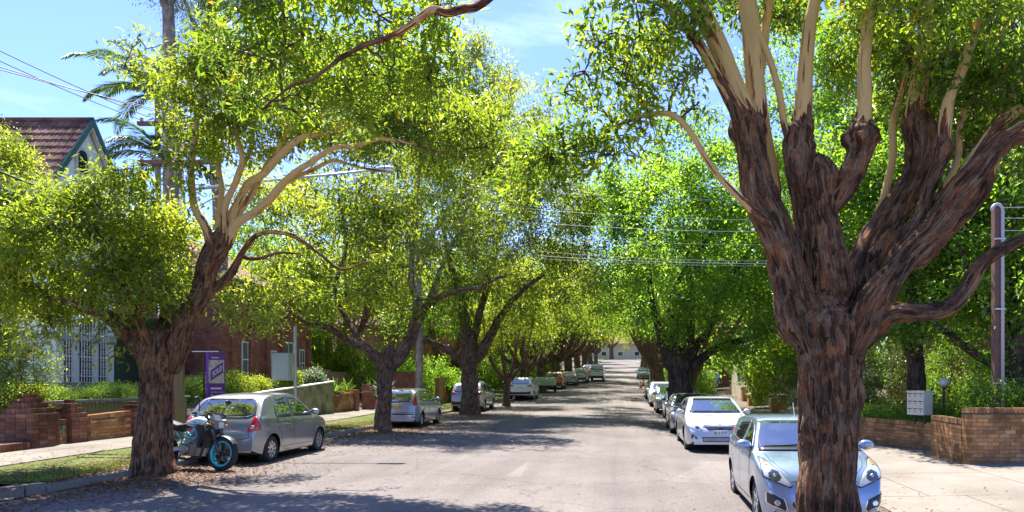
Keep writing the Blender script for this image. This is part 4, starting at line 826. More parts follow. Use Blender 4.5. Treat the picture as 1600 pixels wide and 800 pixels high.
# --- third left tree, stout trunk
D3 = 38
T3 = [L(D3, (735, 650, 22), (735, 620, 18), (734, 585, 17), (733, 555, 18), (733, 530, 17)),
 L(D3, (727, 575, 10), (712, 556, 8), (688, 542, 6.5), (660, 528, 5), (635, 520, 3)),
 L(D3, (742, 570, 12), (757, 540, 10), (772, 515, 8), (785, 490, 6.5), (815, 455, 5, .2, -2), (850, 430, 3, .2, -3)),
 L(D3, (730, 550, 12), (726, 505, 10), (718, 455, 7, .2), (700, 400, 5, .3), (690, 330, 3)),
 L(D3, (738, 540, 9), (752, 480, 6.5), (770, 410, 5, .4), (790, 330, 4, .5), (800, 250, 2))]
T3B = [(760, 470, 37, 80, 45, 2.5, .8), (830, 430, 36, 70, 55, 2.5), (700, 420, 39, 80, 70, 3), (780, 340, 38, 90, 90, 3.5), (880, 340, 37, 60, 75, 2.5, 1.4), (905, 430, 40, 45, 45, 2.5, 1.3), (925, 340, 44, 55, 50, 3, 1.3), (930, 450, 48, 40, 50, 3, 1.2), (790, 240, 39, 75, 90, 3.3), (830, 180, 41, 50, 55, 2.5, .8), (700, 300, 41, 90, 90, 3)]
tree('street_tree', 'third left street tree, stout trunk in front of the silver wagon', (-8.4, 38, .1), T3, T3B, 210, 2200, 18, (.25, .09), LEAFY, 41, gap=.40, spread=.34, r2=.04, step=.1, tscale=.74, lscale=.8)
# --- right plane tree behind the parked cars
DR = 31.5
T5 = [L(DR, (1063, 650, 23), (1063, 620, 20), (1063, 590, 18), (1062, 570, 19), (1062, 555, 15)),
 L(DR, (1057, 590, 9), (1045, 562, 9.5), (1034, 530, 8), (1026, 500, 6), (1018, 460, 4), (1010, 400, 3)), L(DR, (1066, 580, 10), (1076, 540, 8.5), (1079, 500, 6.5), (1078, 440, 5), (1070, 360, 3)),
 L(DR, (1072, 585, 9), (1095, 562, 7.5), (1118, 545, 6), (1150, 535, 5), (1190, 520, 3)), L(DR, (1060, 575, 9), (1050, 545, 7), (1056, 510, 6), (1050, 460, 4), (1100, 380, 3), (1150, 320, 2)), L(DR, (1075, 575, 8), (1090, 540, 6), (1112, 510, 5), (1130, 450, 4), (1180, 380, 2.5))]
T5B = [(1040, 440, 30, 80, 70, 2.4), (1130, 480, 30, 80, 55, 2.2), (1200, 540, 31, 70, 45, 2.2), (1150, 390, 31, 100, 80, 3), (1060, 340, 32, 90, 75, 3), (1150, 290, 32, 90, 70, 3), (1010, 280, 34, 60, 60, 2.5, .9), (1080, 240, 34, 70, 55, 2.6), (960, 340, 36, 55, 65, 2.5, 1.3), (960, 460, 36, 40, 45, 2.3, 1), (1220, 430, 31, 70, 80, 2.5), (1000, 390, 33, 50, 70, 2.3), (1150, 560, 32, 50, 22, 1.8, .7), (1090, 505, 29, 60, 25, 1.6, .7)]
tree('street_tree', 'dark trunked right street tree with fresh green star leaves, between parked cars', (2.43, 31.5, -.1), T5, T5B, 240, 2500, 19, (.17, .12), LEAFD, 51, bark=BARKD, gap=.36, spread=.27, r2=.035)
# --- garden trees on the right behind the brick walls
def garden(label, px, by, d, r_, bl, limbs, n2, n3, per, seed, leaf=(.15, .1), mat=LEAFD, bark=BARKD, gap=.34, **kw):
    p = W(px, by, d); return tree('garden_tree', label, (p.x, d, p.z), limbs, bl, n2, n3, per, leaf, mat, seed, bark=bark, gap=gap, spread=.26, **kw)
garden('dark trunked garden tree right behind the letterboxes', 1432, 655, 22, 12, [(1400, 440, 22, 90, 70, 2), (1480, 430, 22.5, 80, 70, 2), (1340, 380, 23, 90, 80, 2), (1440, 330, 23, 110, 80, 2.4), (1380, 230, 24, 110, 80, 2.5), (1330, 240, 20, 60, 50, 1.5, .8), (1430, 260, 20.3, 70, 50, 1.5, .8), (1270, 260, 25, 90, 90, 2.5), (1400, 520, 21.5, 70, 30, 1.3, .7), (1260, 120, 26, 90, 80, 2.3), (1350, 110, 25, 80, 70, 2.3)],  # the two nearest upper clumps are added to shade the right pavement
       [L(22, (1432, 665, 14), (1432, 600, 13), (1430, 550, 12), (1428, 500, 10), (1420, 420, 7), (1400, 330, 5)), L(22, (1430, 570, 8), (1400, 500, 6), (1350, 420, 4), (1300, 330, 3), (1260, 230, 2)), L(22, (1430, 540, 8), (1460, 470, 6), (1490, 390, 3)), L(22, (1425, 450, 6), (1390, 300, 5), (1370, 180, 3))], 170, 2000, 24, 61)
garden('large spreading dark garden tree at the right edge', 1592, 650, 19.5, 20, [(1520, 480, 19, 75, 55, 1.6), (1590, 450, 19, 70, 70, 1.8), (1550, 370, 20, 90, 60, 2), (1590, 290, 20, 70, 70, 2), (1500, 300, 21, 70, 70, 2), (1480, 180, 22, 90, 80, 2.3), (1570, 160, 22, 80, 80, 2.3), (1660, 350, 20, 80, 120, 2.3), (1430, 100, 23, 80, 70, 2.3), (1540, 60, 23, 100, 60, 2.3), (1540, 560, 18.5, 45, 25, 1, .5)],
       [L(19.5, (1594, 665, 21), (1592, 620, 20), (1590, 570, 19), (1592, 520, 16), (1590, 430, 10), (1580, 330, 6), (1560, 200, 4)), L(19.5, (1590, 605, 11), (1560, 575, 9), (1525, 555, 7), (1490, 530, 5), (1460, 500, 3)), L(19.5, (1592, 560, 10), (1560, 510, 8), (1520, 450, 5), (1500, 380, 3), (1480, 250, 2)), L(19.5, (1595, 540, 10), (1640, 450, 7), (1660, 330, 4))], 170, 2000, 24, 62)
# ------------------------------------------------------------ trees further down the street, built once per kind and copied
def copy_tree(o, parent=None):
    c = o.copy(); COL.objects.link(c)
    if parent is not None: c.parent = parent
    for ch in list(o.children): copy_tree(ch, c)
    return c
def far_tree(label, x, y, seed, mat, bark, group, lean):
    r = np.random.default_rng(seed); z = float(prof(y)); o = np.array([x, y, z]); ls = []
    ls.append([(x, y, z - .3, .5), (x, y, z + .9, .37), (x + lean * .2, y, z + 1.9, .36), (x + lean * .3, y, z + 2.5, .4)])
    tips = []
    for k in range(7):
        a = k * 2 * np.pi / 7 + r.random() * .5; s = 1.5 + 2.2 * r.random(); h = 6.5 + 3.5 * r.random(); q = x + lean * .3
        ls.append([(q, y, z + 1.9, .24), (q + .5 * s * np.cos(a), y + .5 * s * np.sin(a), z + 3.2, .16), (q + .8 * s * np.cos(a), y + .8 * s * np.sin(a), z + 4.7, .11, .3), (q + 1.2 * s * np.cos(a + .2), y + 1.2 * s * np.sin(a + .2), z + h, .07, .8)])
    bl = []
    for k in range(11):
        a = k * 2.4 + r.random() * .4; s = 3.6 * math.sqrt((k + .5) / 11) + .5; hh_ = 5.2 + 5.0 * r.random() * (1.1 - s / 6)
        bl.append((o + [lean + s * np.cos(a), s * np.sin(a), hh_], np.array([1.9, 1.9, 1.3 + .5 * r.random()]), 1))
    bl += [(o + [lean, 0, 9.5], np.array([2.6, 2.6, 1.9]), 1), (o + [lean * 1.6, 0, 11.2], np.array([1.8, 1.8, 1.3]), .8)]
    return tree('street_tree', label, (x, y, z), ls, bl, 110, 850, 14, (.28, .12), mat, seed, bark=bark, seg=14, step=.16, world_limbs=True, gap=.36, spread=.42, r2=.05, flare=.8, group=group)
GL, GR_ = 'street trees along the left kerb', 'street trees along the right kerb'
pa = far_tree('fourth left street tree with forked reddish trunk behind the white wagon', -7.9, 46.5, 71, LEAFY, BARK2, GL, .5); pa.scale = (.62, .62, .8)
for ch in pa.children:
    if ch.name.startswith('trunk'): pass
pb = far_tree('left street tree with pale knuckled limbs beside the covered trailer', -8.3, 57, 72, LEAFY, BARK2, GL, .8)
pc = far_tree('right street tree with leaning reddish trunk behind the white utility', 3.0, 60, 73, LEAFD, BARK2, GR_, -.9)
spots = [(pa, -8.0, 66, 1.0, 1.2, 'dark left street tree between the orange car and the parked sedans', GL), (pb, -7.6, 77, 2.0, 1.25, 'left street tree beside the parked sedans on the slope', GL), (pa, -7.3, 90, 3.1, 1.4, 'left street tree just past the white van', GL),
         (pb, -7.2, 105, 4, 1.4, 'left street tree on the rise beyond the white van', GL), (pa, -7.2, 122, .5, 1.4, 'left street tree halfway up the hill', GL), (pb, -7.2, 142, 2.6, 1.4, 'left street tree high up the hill', GL), (pa, -7.2, 168, 1.4, 1.2, 'left street tree close to the crest', GL),
         (pc, 4.0, 45, 2.4, 1.15, 'right street tree hidden behind the plane tree beside the dark blue car', GR_), (pc, 3.2, 74, 1.3, 1.25, 'right street tree beside the traffic cone', GR_), (pc, 3.5, 88, .4, 1.35, 'right street tree on the rise past the cones', GR_), (pb, 3.6, 104, 5.1, 1.4, 'right street tree halfway up the hill', GR_), (pc, 3.6, 124, 2.9, 1.4, 'right street tree high up the hill', GR_), (pb, 3.6, 150, .9, 1.15, 'right street tree close to the crest', GR_)]
for p_, x, y, rz, s, lab, gp in spots:
    o = copy_tree(p_); o.location = (x, y, float(prof(y))); o.rotation_euler = (0, 0, rz); o.scale = (s, s, s); o['label'] = lab; o['group'] = gp
# backdrop trees behind the houses
BG = 'tall garden trees behind the houses'
for p_, x, y, rz, s, lab in [(pb, -19, 45, 1, 1.25, 'tall bushy tree behind the red brick house roof'), (pc, -21, 39.5, 2, .9, 'dark green garden tree beside the red brick house'), (pb, -20, 62, 3, 1.3, 'tall tree beyond the orange boundary wall on the left'), (pc, -14, 55, 4, 1.0, 'garden tree behind the yellow brick wall on the left'),
        (pc, -15, 72, .4, 1.2, 'tall garden tree far down the left side'), (pb, -17, 92, 1.9, 1.4, 'tall garden tree on the left at the foot of the hill'), (pc, -16, 120, 1.9, 1.5, 'tall garden tree on the left side of the hill'), (pc, 11.5, 37, .8, 1.1, 'spreading green tree behind the orange piers on the right'), (pc, 12.5, 52, 2.8, 1.3, 'tall green tree behind the gate wall on the right'),
        (pb, 13, 68, 4, 1.3, 'tall green tree in the gardens far right of the road'), (pc, 12, 90, 1.2, 1.4, 'tall tree on the right at the foot of the hill'), (pc, 13, 120, 2.1, 1.6, 'tall tree on the right side of the hill'), (pb, 16, 30, 2.1, 1.3, 'tall green garden tree behind the right brick flats'),
        (pb, 8, 185, 2, 1.5, 'tree at the crest on the right'), (pc, -13, 190, 3, 1.5, 'tree at the crest on the left'), (pa, -5, 246, 3, 1.9, 'tree overhanging the crest of the road from the left'), (pb, 6, 238, .3, 1.8, 'tree right of the road end beyond the crest'), (pb, -13, 232, .3, 1.8, 'tree left of the road end beyond the crest'), (pb, 17, 24, .2, 1.25, 'tall green tree beyond the right edge of the gardens')]:
    o = copy_tree(p_); o.location = (x, y, float(prof(y))); o.rotation_euler = (0, 0, rz); o.scale = (s, s, s); o['label'] = lab; o['group'] = BG; o.name = 'garden_tree'
# ------------------------------------------------------------ shrubs and hedges
def shrub(name, label, bl, n, per, leaf, mat, seed, cat='shrub', base=None, stems=9, spread=.1, gap=.2, world=True, group=None, droop=.0, gs=1.6):
    r = np.random.default_rng(seed); B = bl if world else blobs_world(bl); c0 = np.array(base if base is not None else [B[0][0][0], B[0][0][1], B[0][0][2] - B[0][1][2]])
    root = thing(name, label, cat, c0, 0, group); t3 = sample(B, n, r, gap, .45, gs)
    N = np.stack([c0 + np.array([0, 0, .05])] * stems) + r.normal(size=(stems, 3)) * [.15, .15, 0]; tt = t3[r.choice(n, stems)]
    c1 = curve(N, tt, 6, r, .1, .05); near = np.linalg.norm(t3[:, None] - c1.reshape(-1, 3)[None], axis=2).argmin(1)
    V1, Q1 = tubes(c1, np.broadcast_to(np.linspace(.025, .008, 6), (stems, 6)), 5); c3 = curve(c1.reshape(-1, 3)[near], t3, 3, r, .05, .05); V2, Q2 = tubes(c3, np.broadcast_to(np.array([.005, .004, .002]), (n, 3)), 3)
    mob('stems', npmesh('stems', np.vstack([V1, V2]) - c0, np.vstack([Q1, Q2 + len(V1)]), None, None, True), TWIG, root)['kind'] = 'stuff'
    m = n * per; C = np.repeat(t3, per, 0) + r.normal(size=(m, 3)) * spread; D = unit(m, r) + [0, 0, .25 - droop]; D /= np.linalg.norm(D, axis=1, keepdims=True)
    V, T = leafgeo(C - c0, D, unit(m, r) * .7 + [0, 0, .8], leaf[0] * (.6 + .7 * r.random(m)), leaf[1] * (.7 + .5 * r.random(m)))
    mob('foliage', npmesh('foliage', V, None, T, {'rnd': np.repeat(np.clip(.55 * r.random(m) + .45 * np.repeat(r.random(n), per), 0, 1), 4)}), mat, root)['kind'] = 'stuff'
    return root
A = lambda *v: np.array(v, float)
shrub('hedge', 'clipped bright green hedge above the yellow stained timber fence', [(A(-15.9, y_, 1.36), A(.6, .7, .28), 1) for y_ in np.arange(16.2, 23, .8)], 1500, 26, (.05, .025), LEAFB, 81, 'hedge', (-15.9, 19, 1.0), gap=.05, spread=.07, stems=30, group=None)
shrub('bush', 'airy flowering bush at the left edge in front of the mint house', [(W(25, 590, 16.2), A(.75, .8, 1.0), 1), (W(5, 560, 16.5), A(.8, .8, .9), 1), (W(45, 620, 16.4), A(.45, .5, .5), .8)] if 0 else [(A(*W(12, 585, 16.6)), A(.6, .7, .85), 1), (A(*W(-20, 555, 17)), A(.7, .7, .8), 1), (A(*W(38, 625, 16.7)), A(.3, .35, .35), .8)], 700, 24, (.06, .03), LEAFY, 82, stems=14, spread=.12, base=(-14.3, 16.7, .4))
shrub('bush', 'low bright yellow green bush beside the brick pillar at the left edge', [(A(*W(5, 625, 15.9)), A(.5, .5, .5), 1), (A(*W(30, 645, 16.1)), A(.28, .3, .3), .8)], 520, 24, (.05, .028), LEAFY, 83, stems=10, spread=.07, base=(-13.95, 16.2, .45), gap=.1)
shrub('garden_tree', 'yellow green tree crown in front of the roof at the left edge', [(A(*W(5, 245, 19)), A(.6, .8, .8), 1), (A(*W(30, 305, 18.6)), A(.9, .9, .65), 1), (A(*W(0, 350, 18.4)), A(1.1, 1, .9), 1), (A(*W(60, 370, 18.4)), A(.8, .8, .6), 1), (A(*W(-40, 450, 18.2)), A(1.3, 1, 1.2), 1)], 1200, 26, (.11, .04), LEAFY, 84, 'tree', (-17.4, 18.6, .8), stems=16, spread=.18, gap=.25, droop=.4)
shrub('shrub', 'leafy lime green shrub behind the wooden power pole', [(A(-14.6, 22.9, 1.35), A(.7, .6, .38), 1), (A(-14.5, 24.6, 1.45), A(.45, .9, .35), 1)], 500, 24, (.08, .035), LEAFB, 85, spread=.1, stems=12)
shrub('shrub', 'lime green shrub above the olive wall beside the purple sign', [(A(-14.3, 25.8, 1.55), A(.45, .8, .38), 1), (A(-14.3, 27.2, 1.5), A(.4, .6, .3), 1)], 420, 24, (.08, .035), LEAFY, 86, spread=.1, stems=12)
shrub('shrub', 'dark leaved shrub with pale flowers poking over the olive wall', [(A(-14.1, 29.2, 1.8), A(.35, .6, .35), 1)], 260, 22, (.07, .04), LEAF, 87, spread=.1, stems=12)
shrub('shrub', 'white flowering shrub near the high end of the olive wall', [(A(-14.1, 31.6, 2.0), A(.35, .6, .33), 1)], 260, 20, (.07, .035), leafmat('flowering_leaf', [(0, (.05, .1, .02)), (.7, (.1, .17, .04)), (.72, (.5, .45, .5)), (1, (.7, .65, .68))], (2, 2, 2)), 88, spread=.1, stems=12)
def strappy(label, c, n, ln, mat, seed, wd=.05):
    r = np.random.default_rng(seed); root = thing('strappy_plant', label, 'plant', c); V, T, rr = [], [], []
    for k in range(n):
        a = r.random() * 6.28; e = .5 + r.random(); l = ln * (.6 + .5 * r.random()); p = A(0, 0, 0); d = A(np.cos(a) * np.cos(e), np.sin(a) * np.cos(e), np.sin(e)); s = A(-np.sin(a), np.cos(a), 0) * wd / 2; b = len(V)
        for i in range(6):
            w = (1 - i / 5) ** .6 + .02; V += [p + s * w, p - s * w]; rr += [k / n, k / n]; p = p + d * l / 5; d = d - A(0, 0, .24); d /= np.linalg.norm(d)
        for i in range(5): T += [(b + 2 * i, b + 2 * i + 1, b + 2 * i + 3), (b + 2 * i, b + 2 * i + 3, b + 2 * i + 2)]
    mob('foliage', npmesh('foliage', np.array(V), None, T, {'rnd': np.array(rr)}), mat, root)['kind'] = 'stuff'; return root
strappy('bright arching strap leaved plant spilling over the brown brick wall end', (-13.9, 33.6, 1.15), 90, .95, LEAFB, 91, .06)
strappy('strap leaved plant between the two brown gate piers', (-14.3, 36.1, 1.1), 80, .9, LEAFB, 92, .06)
strappy('strap leaved plant behind the brown wall left of the second tree', (-14.0, 38.6, 1.1), 100, 1.0, LEAFB, 93, .06)
strappy('silvery spiky plant behind the pale blue hatchback', (-12.6, 36.5, .9), 60, 1.3, plain('spiky_leaf', (.3, .36, .33), .6), 94, .06)
for i, (lab, bl, n, lf, mt) in enumerate([
    ('dark green shrub mass beneath the second left tree', [(A(-13, 48, 1.6), A(2.2, 1.5, 1.6), 1), (A(-16, 46.5, 2.2), A(2, 1.5, 1.8), 1)], 900, (.16, .08), LEAFD),
    ('bright green shrub beyond the silver wagon', [(A(-12.9, 56, 1.9), A(2.4, 2, 1.7), 1), (A(-10.8, 61, 2.2), A(1, 2, 1.2), 1)], 700, (.2, .1), LEAFB),
    ('green shrubs beside the road far on the left', [(A(-11, 74, 2.6), A(2, 5, 1.9), 1), (A(-10.4, 88, 3.4), A(2, 6, 1.9), 1)], 800, (.25, .13), LEAFB),
    ('dark hedge mass behind the fence at the red brick house', [(A(-18.5, 42, 2.6), A(2.5, 1.2, 2.2), 1), (A(-16, 42, 2), A(1.2, 1, 1.2), 1)], 800, (.16, .08), LEAF),
    ('dry twiggy yellow green shrub behind the dark fence on the right', [(A(*W(1215, 575, 36)), A(1.4, 1, 1.3), 1), (A(*W(1190, 590, 37)), A(.9, .8, .9), 1), (A(*W(1235, 545, 36)), A(1, 1, 1), 1)], 700, (.12, .05), LEAFY),
    ('dark green shrub among the right brick piers', [(A(*W(1185, 600, 45)), A(.55, .6, 1.0), 1)], 350, (.12, .06), LEAFD),
    ('dark low shrubs behind the right letterbox wall', [(A(9.2, 21, .55), A(1.1, .9, .5), 1), (A(8.0, 22.5, .6), A(1, .9, .45), 1), (A(11, 21, .6), A(1.2, .8, .5), 1), (A(13, 20, .7), A(1.2, .8, .5), 1)], 1100, (.09, .04), LEAFD),
    ('twiggy understorey shrub behind the letterboxes, left of the garden trunk', [(A(8.4, 26, 1.8), A(1.3, 1, 1.5), 1), (A(10.2, 26.5, 1.8), A(1.2, 1, 1.5), 1), (A(7.6, 31, 1.6), A(.9, 1, 1.3), 1)], 1000, (.10, .045), LEAFG),
    ('twiggy understorey shrub between the globe lamp and the steel pole', [(A(11.2, 24, 1.9), A(1.0, 1, 1.3), 1), (A(12.7, 24.4, 1.6), A(1, 1, 1.2), 1), (A(13.6, 22.6, 1.4), A(.8, .9, .9), 1)], 800, (.10, .045), LEAFB),
    ('green shrub behind the brick wall at the right edge', [(A(9.2, 17.6, 1.0), A(.7, .8, .6), 1), (A(10.6, 17.2, 1.1), A(.8, .8, .6), 1)], 500, (.10, .04), LEAFD),
    ('shrub bank beside the far right parked cars', [(A(6.2, 62, 1.7), A(1.3, 4, 1.2), 1), (A(6.4, 76, 2.4), A(1.3, 5, 1.4), 1), (A(6.4, 92, 3.2), A(1.3, 6, 1.5), 1)], 900, (.22, .12), LEAFB)]):
    shrub('shrub', lab, bl, n, 24, lf, mt, 100 + i, stems=26, spread=.2 if lf[0] > .11 else .13, gap=.14, gs=1.0)
eh = thing('house', 'pale long house closing the street end beyond the crest', 'house', (-2, 256, float(prof(256)))); g = G(); g.box(-28, 28, 0, 8, -3, 5.5); g.build('wall', CREAM, eh); g = G(); g.add([(-29, -1, 5.5), (29, -1, 5.5), (29, 9, 5.5), (-29, 9, 5.5), (-25, 4, 9), (25, 4, 9)], [(0, 1, 5, 4), (1, 2, 5), (2, 3, 4, 5), (3, 0, 4), (3, 2, 1, 0)]); g.build('roof', TILE, eh)
for k in range(9): g = G(); g.box(-25 + k * 6, -23 + k * 6, -.06, .05, 1, 2.6); w_ = g.build('window', WHITE, eh); g = G(); g.box(-24.8 + k * 6, -23.2 + k * 6, -.1, 0, 1.15, 2.45); g.build('pane', GLASSW, w_)
# far wooded mass that closes the view to both sides
def wood(label, bl, n, lf, mat, seed):
    r = np.random.default_rng(seed); C = sample(bl, n, r, .2, .35, .25); D = unit(n, r); V, T = leafgeo(C, D, unit(n, r) + [0, 0, .8], lf * (.6 + .8 * r.random(n)), lf * .6)
    o = mob('distant_trees', npmesh('distant_trees', V, None, T, {'rnd': np.repeat(r.random(n), 4)}), mat); o['kind'] = 'stuff'; tag(o, label, 'trees')
wood('trees massed beyond the crest where the road disappears', [(A(x_, 262 + 8 * (k % 2), float(prof(262)) + 9), A(9, 6, 9), 1) for k, x_ in enumerate(range(-40, 50, 12))], 14000, 1.0, LEAF, 203)
wood('mass of far trees closing the view behind the left gardens', [(A(-30 - 3 * (k % 2), 34 + 13 * k, 5 + .45 * k), A(6, 8, 6.5), 1) for k in range(10)] + [(A(-23, 95 + 15 * k, 7 + k), A(8, 8, 7), 1) for k in range(6)], 46000, .55, LEAFD, 201)
wood('mass of far trees closing the view behind the right gardens', [(A(25 + 3 * (k % 2), 22 + 12 * k, 5 + .45 * k), A(6, 8, 7), 1) for k in range(11)] + [(A(20, 95 + 15 * k, 7 + k), A(8, 8, 7), 1) for k in range(6)], 46000, .55, LEAFD, 202)
# ------------------------------------------------------------ gum trees and palms behind the near left tree
E1 = [L(30, (268, 640, 13), (268, 480, 12), (267, 300, 10.5), (266, 150, 10), (263, 20, 8), (258, -60, 7)), L(30, (262, 20, 5), (240, -30, 4), (200, -80, 3)), L(30, (262, 10, 5), (290, -40, 4), (330, -90, 3))]
tree('gum_tree', 'tall smooth barked gum trunk rising beside the power pole', (W(268, 640, 30).x, 30, .5), E1, [(250, 5, 30, 30, 15, .8), (300, 0, 30, 60, 14, 1), (255, -60, 30, 80, 40, 2)], 30, 380, 22, (.16, .035), LEAFG, 301, bark=BARKG, seg=14, rough=.03, flare=0, spread=.25, gap=.3, droop=.9)
E2 = [L(32, (345, 640, 10), (345, 400, 10), (338, 280, 8), (325, 180, 6), (318, 90, 6), (322, 40, 5), (345, 0, 4), (380, -50, 3)), L(32, (320, 80, 4), (300, 30, 3), (285, -10, 2)), L(32, (322, 60, 4), (350, 30, 3), (372, 10, 2))]
tree('gum_tree', 'thin gum tree with sparse grey leaves behind the near left crown', (W(345, 640, 32).x, 32, .5), E2, [(340, 40, 32, 60, 40, 1.5, .5), (300, 80, 32, 40, 40, 1.4, .5), (380, 60, 31, 50, 60, 1.6), (310, 10, 32, 60, 20, 1.2, .6), (370, -20, 32, 70, 30, 2), (360, 130, 32, 45, 50, 1.5)], 60, 700, 20, (.15, .035), LEAFG, 302, bark=BARKG, seg=12, rough=.03, flare=0, spread=.25, gap=.4, droop=.9)
E3 = [L(34, (655, 640, 6), (655, 480, 5.5), (648, 350, 5), (660, 250, 4), (700, 150, 3)), L(34, (652, 400, 4), (700, 330, 3), (760, 260, 2))]
tree('gum_tree', 'tall pale trunked tree between the second and third left street trees', (W(655, 640, 34).x, 34, .3), E3, [(760, 150, 34, 60, 55, 2), (700, 220, 34, 90, 80, 2.5), (800, 230, 35, 60, 60, 2), (740, 90, 34, 45, 35, 1.6)], 60, 1100, 24, (.2, .065), LEAFY, 303, bark=BARKG, seg=12, rough=.03, flare=0, spread=.3, gap=.33)
def palm(label, px, py, d, seed, n=13, ln=3.4):
    r = np.random.default_rng(seed); c = W(px, py, d); root = thing('palm_tree', label, 'palm', (c.x, d, .8)); h = c.z - .8; g = G()
    g.tube([(0, 0, -.5), (.05, 0, h * .5), (0, 0, h)], [.17, .13, .12], 9); g.build('trunk', BARKG.copy() if 0 else plain('palm_trunk', (.22, .19, .15), .9, noise=.3) if 'palm_trunk' not in bpy.data.materials else bpy.data.materials['palm_trunk'], root)
    for k in range(n):
        a = k * 2.4 + r.random() * .4; e = .25 + 1.0 * (k / n); l = ln * (.8 + .3 * r.random()); p = A(0, 0, h); d_ = A(np.cos(a) * np.cos(e), np.sin(a) * np.cos(e), np.sin(e)); pts = [p.copy()]
        for i in range(14): p = p + d_ * l / 14; d_ = d_ - A(0, 0, .075 + .01 * i); d_ /= np.linalg.norm(d_); pts.append(p.copy())
        pts = np.array(pts); fr_ = catmull(pts, 8); T = np.gradient(fr_, axis=0); T /= np.linalg.norm(T, axis=1, keepdims=True); S = np.cross(T, [0, 0, 1]); S /= np.linalg.norm(S, axis=1, keepdims=True) + 1e-9
        m = len(fr_); t = np.linspace(0, 1, m); lw = .75 * np.sin(np.pi * np.clip(t * .93 + .05, 0, 1)) ** .6; C = np.concatenate([fr_[3:], fr_[3:]]); D = np.concatenate([S[3:] * .8 + T[3:] * .9 + [0, 0, -.35], -S[3:] * .8 + T[3:] * .9 + [0, 0, -.35]]) + r.normal(size=(2 * (m - 3), 3)) * .14
        D /= np.linalg.norm(D, axis=1, keepdims=True); V, TT = leafgeo(C, D, np.tile([0, 0, 1.], (len(C), 1)), np.concatenate([lw[3:], lw[3:]]), .055); V1, Q1 = tubes(fr_[None], np.linspace(.03, .008, m)[None], 4)
        mob('frond', npmesh('frond', np.vstack([V1, V]), Q1, TT + len(V1), {'rnd': np.append(np.full(len(V1), .3), np.repeat(r.random(len(C)), 4))}), PALM, root)
palm('taller feathery palm left of the gum trunk against the sky', 246, 150, 34, 1, 20, 4.0)
palm('lower feathery palm near the power pole crossarms', 262, 255, 31, 2, 15, 3.2)
# ------------------------------------------------------------ poles, wires, street light
def zat(x): return .3
pp = thing('power_pole', 'weathered wooden power pole with two crossarms behind the near left tree', 'power pole', (-12.0, 18.9, .25))
g = G(); g.tube([(0, 0, -.3), (0, 0, 4), (0, 0, 8.6)], [.14, .125, .11], 14); g.build('pole', POLEW, pp, True)
for z_ in (8.38, 7.35):
    g = G(); g.bar((-1.0, -.14, z_), (1.0, -.14, z_), .1, .1); g.build('crossarm', plain('red_brown_arm', (.2, .09, .06), .85, noise=.3) if 'red_brown_arm' not in bpy.data.materials else bpy.data.materials['red_brown_arm'], pp)
    for x_ in (-.9, -.5, .5, .9):
        g = G(); g.lathe([(.001, 0), (.03, .0), (.045, .03), (.03, .06), (.045, .09), (.02, .13), (.001, .13)], 8, Matrix.Translation((x_, -.14, z_ + .05))); g.build('insulator', plain('insulator_glaze', (.35, .3, .25), .25) if 'insulator_glaze' not in bpy.data.materials else bpy.data.materials['insulator_glaze'], pp, True)
g = G(); g.tube([(.0, -.14, 2.3), (.0, -.14, 2.34)], .06, 8); g.build('number_plate', plain('orange_tag', (.8, .3, .03), .5), pp)
gp_ = thing('steel_pole', 'galvanised steel pole standing just left of the wooden power pole', 'pole', (-12.05, 18.3, .25)); g = G(); g.tube([(0, 0, -.2), (0, 0, 3.6)], .1, 16); g.build('pole', STEEL, gp_, True)
g = G(); g.tube([(0, 0, 0), (0, 0, .12)], .14, 12); g.build('collar', CONC, gp_)
pw = plain('power_wire', (.05, .05, .06), .6)
def wire(label, a, b, sag, r=.011, mat=None, group='overhead wires'):
    a = Vector(a); b = Vector(b); pts = [a.lerp(b, t) - Vector((0, 0, sag * 4 * t * (1 - t))) for t in [i / 16 for i in range(17)]]; g = G(); g.tube(pts, r, 5); o = g.build('power_line', mat or pw, None, True); tag(o, label, 'wire', group); return o
LW_ = 'overhead wire running from the wooden power pole crossarm to the upper left edge'
for x_, z_, (ex, ey_) in [(-12.9, 8.72, (-60, 67)), (-12.5, 8.72, (-60, 50)), (-11.5, 8.72, (-60, 86)), (-11.1, 8.72, (-60, 92))]:
    wire({-12.9: 'second overhead wire from the top, from the power pole to the upper left edge', -12.5: 'uppermost long overhead wire reaching the power pole from the upper left edge', -11.5: 'third overhead wire from the top at the upper left', -11.1: 'lowest of the four upper left overhead wires'}[x_], (x_, 18.76, z_), tuple(W(ex, ey_ , 13.5)), .06, .011)
wire('thick low cable crossing in front of the left garden', (-12.9, 18.76, 7.2 - 1.1), tuple(W(-60, 243, 11)), .1, .02)
hx = W(597, 266, 18.8)
sl_ = thing('street_light', 'street light on a long pale arm reaching out through the left canopy', 'street light', (-11.85, 18.8, 0)); ax_ = hx.x + 11.85
g = G(); g.tube([(0, 0, hz - .35 if 0 else hx.z - .55), (1.5, 0, hx.z - .36), (3.5, 0, hx.z - .16), (ax_ - .25, 0, hx.z)], [.045, .04, .032, .026], 10); g.build('arm', STEEL, sl_, True)
g = G(); g.tube([(0, 0, hx.z - 1.2), (1.5, 0, hx.z - .38)], .018, 6); g.build('brace', STEEL, sl_); g = G(); g.box(-.05, .05, -.06, .06, hx.z - 1.3, hx.z - .45); g.build('bracket', STEEL, sl_)
g = G(); M_ = Matrix.Translation((ax_, 0, hx.z)) @ Matrix.Rotation(R(-5), 4, 'Y'); g.box(-.32, -.02, -.07, .07, -.02, .07, M_); g.ball((.05, 0, .03), .27, .11, .075, 12, 8, M_); lh = g.build('lamp_head', plain('lamp_housing', (.45, .46, .46), .4), sl_, True)
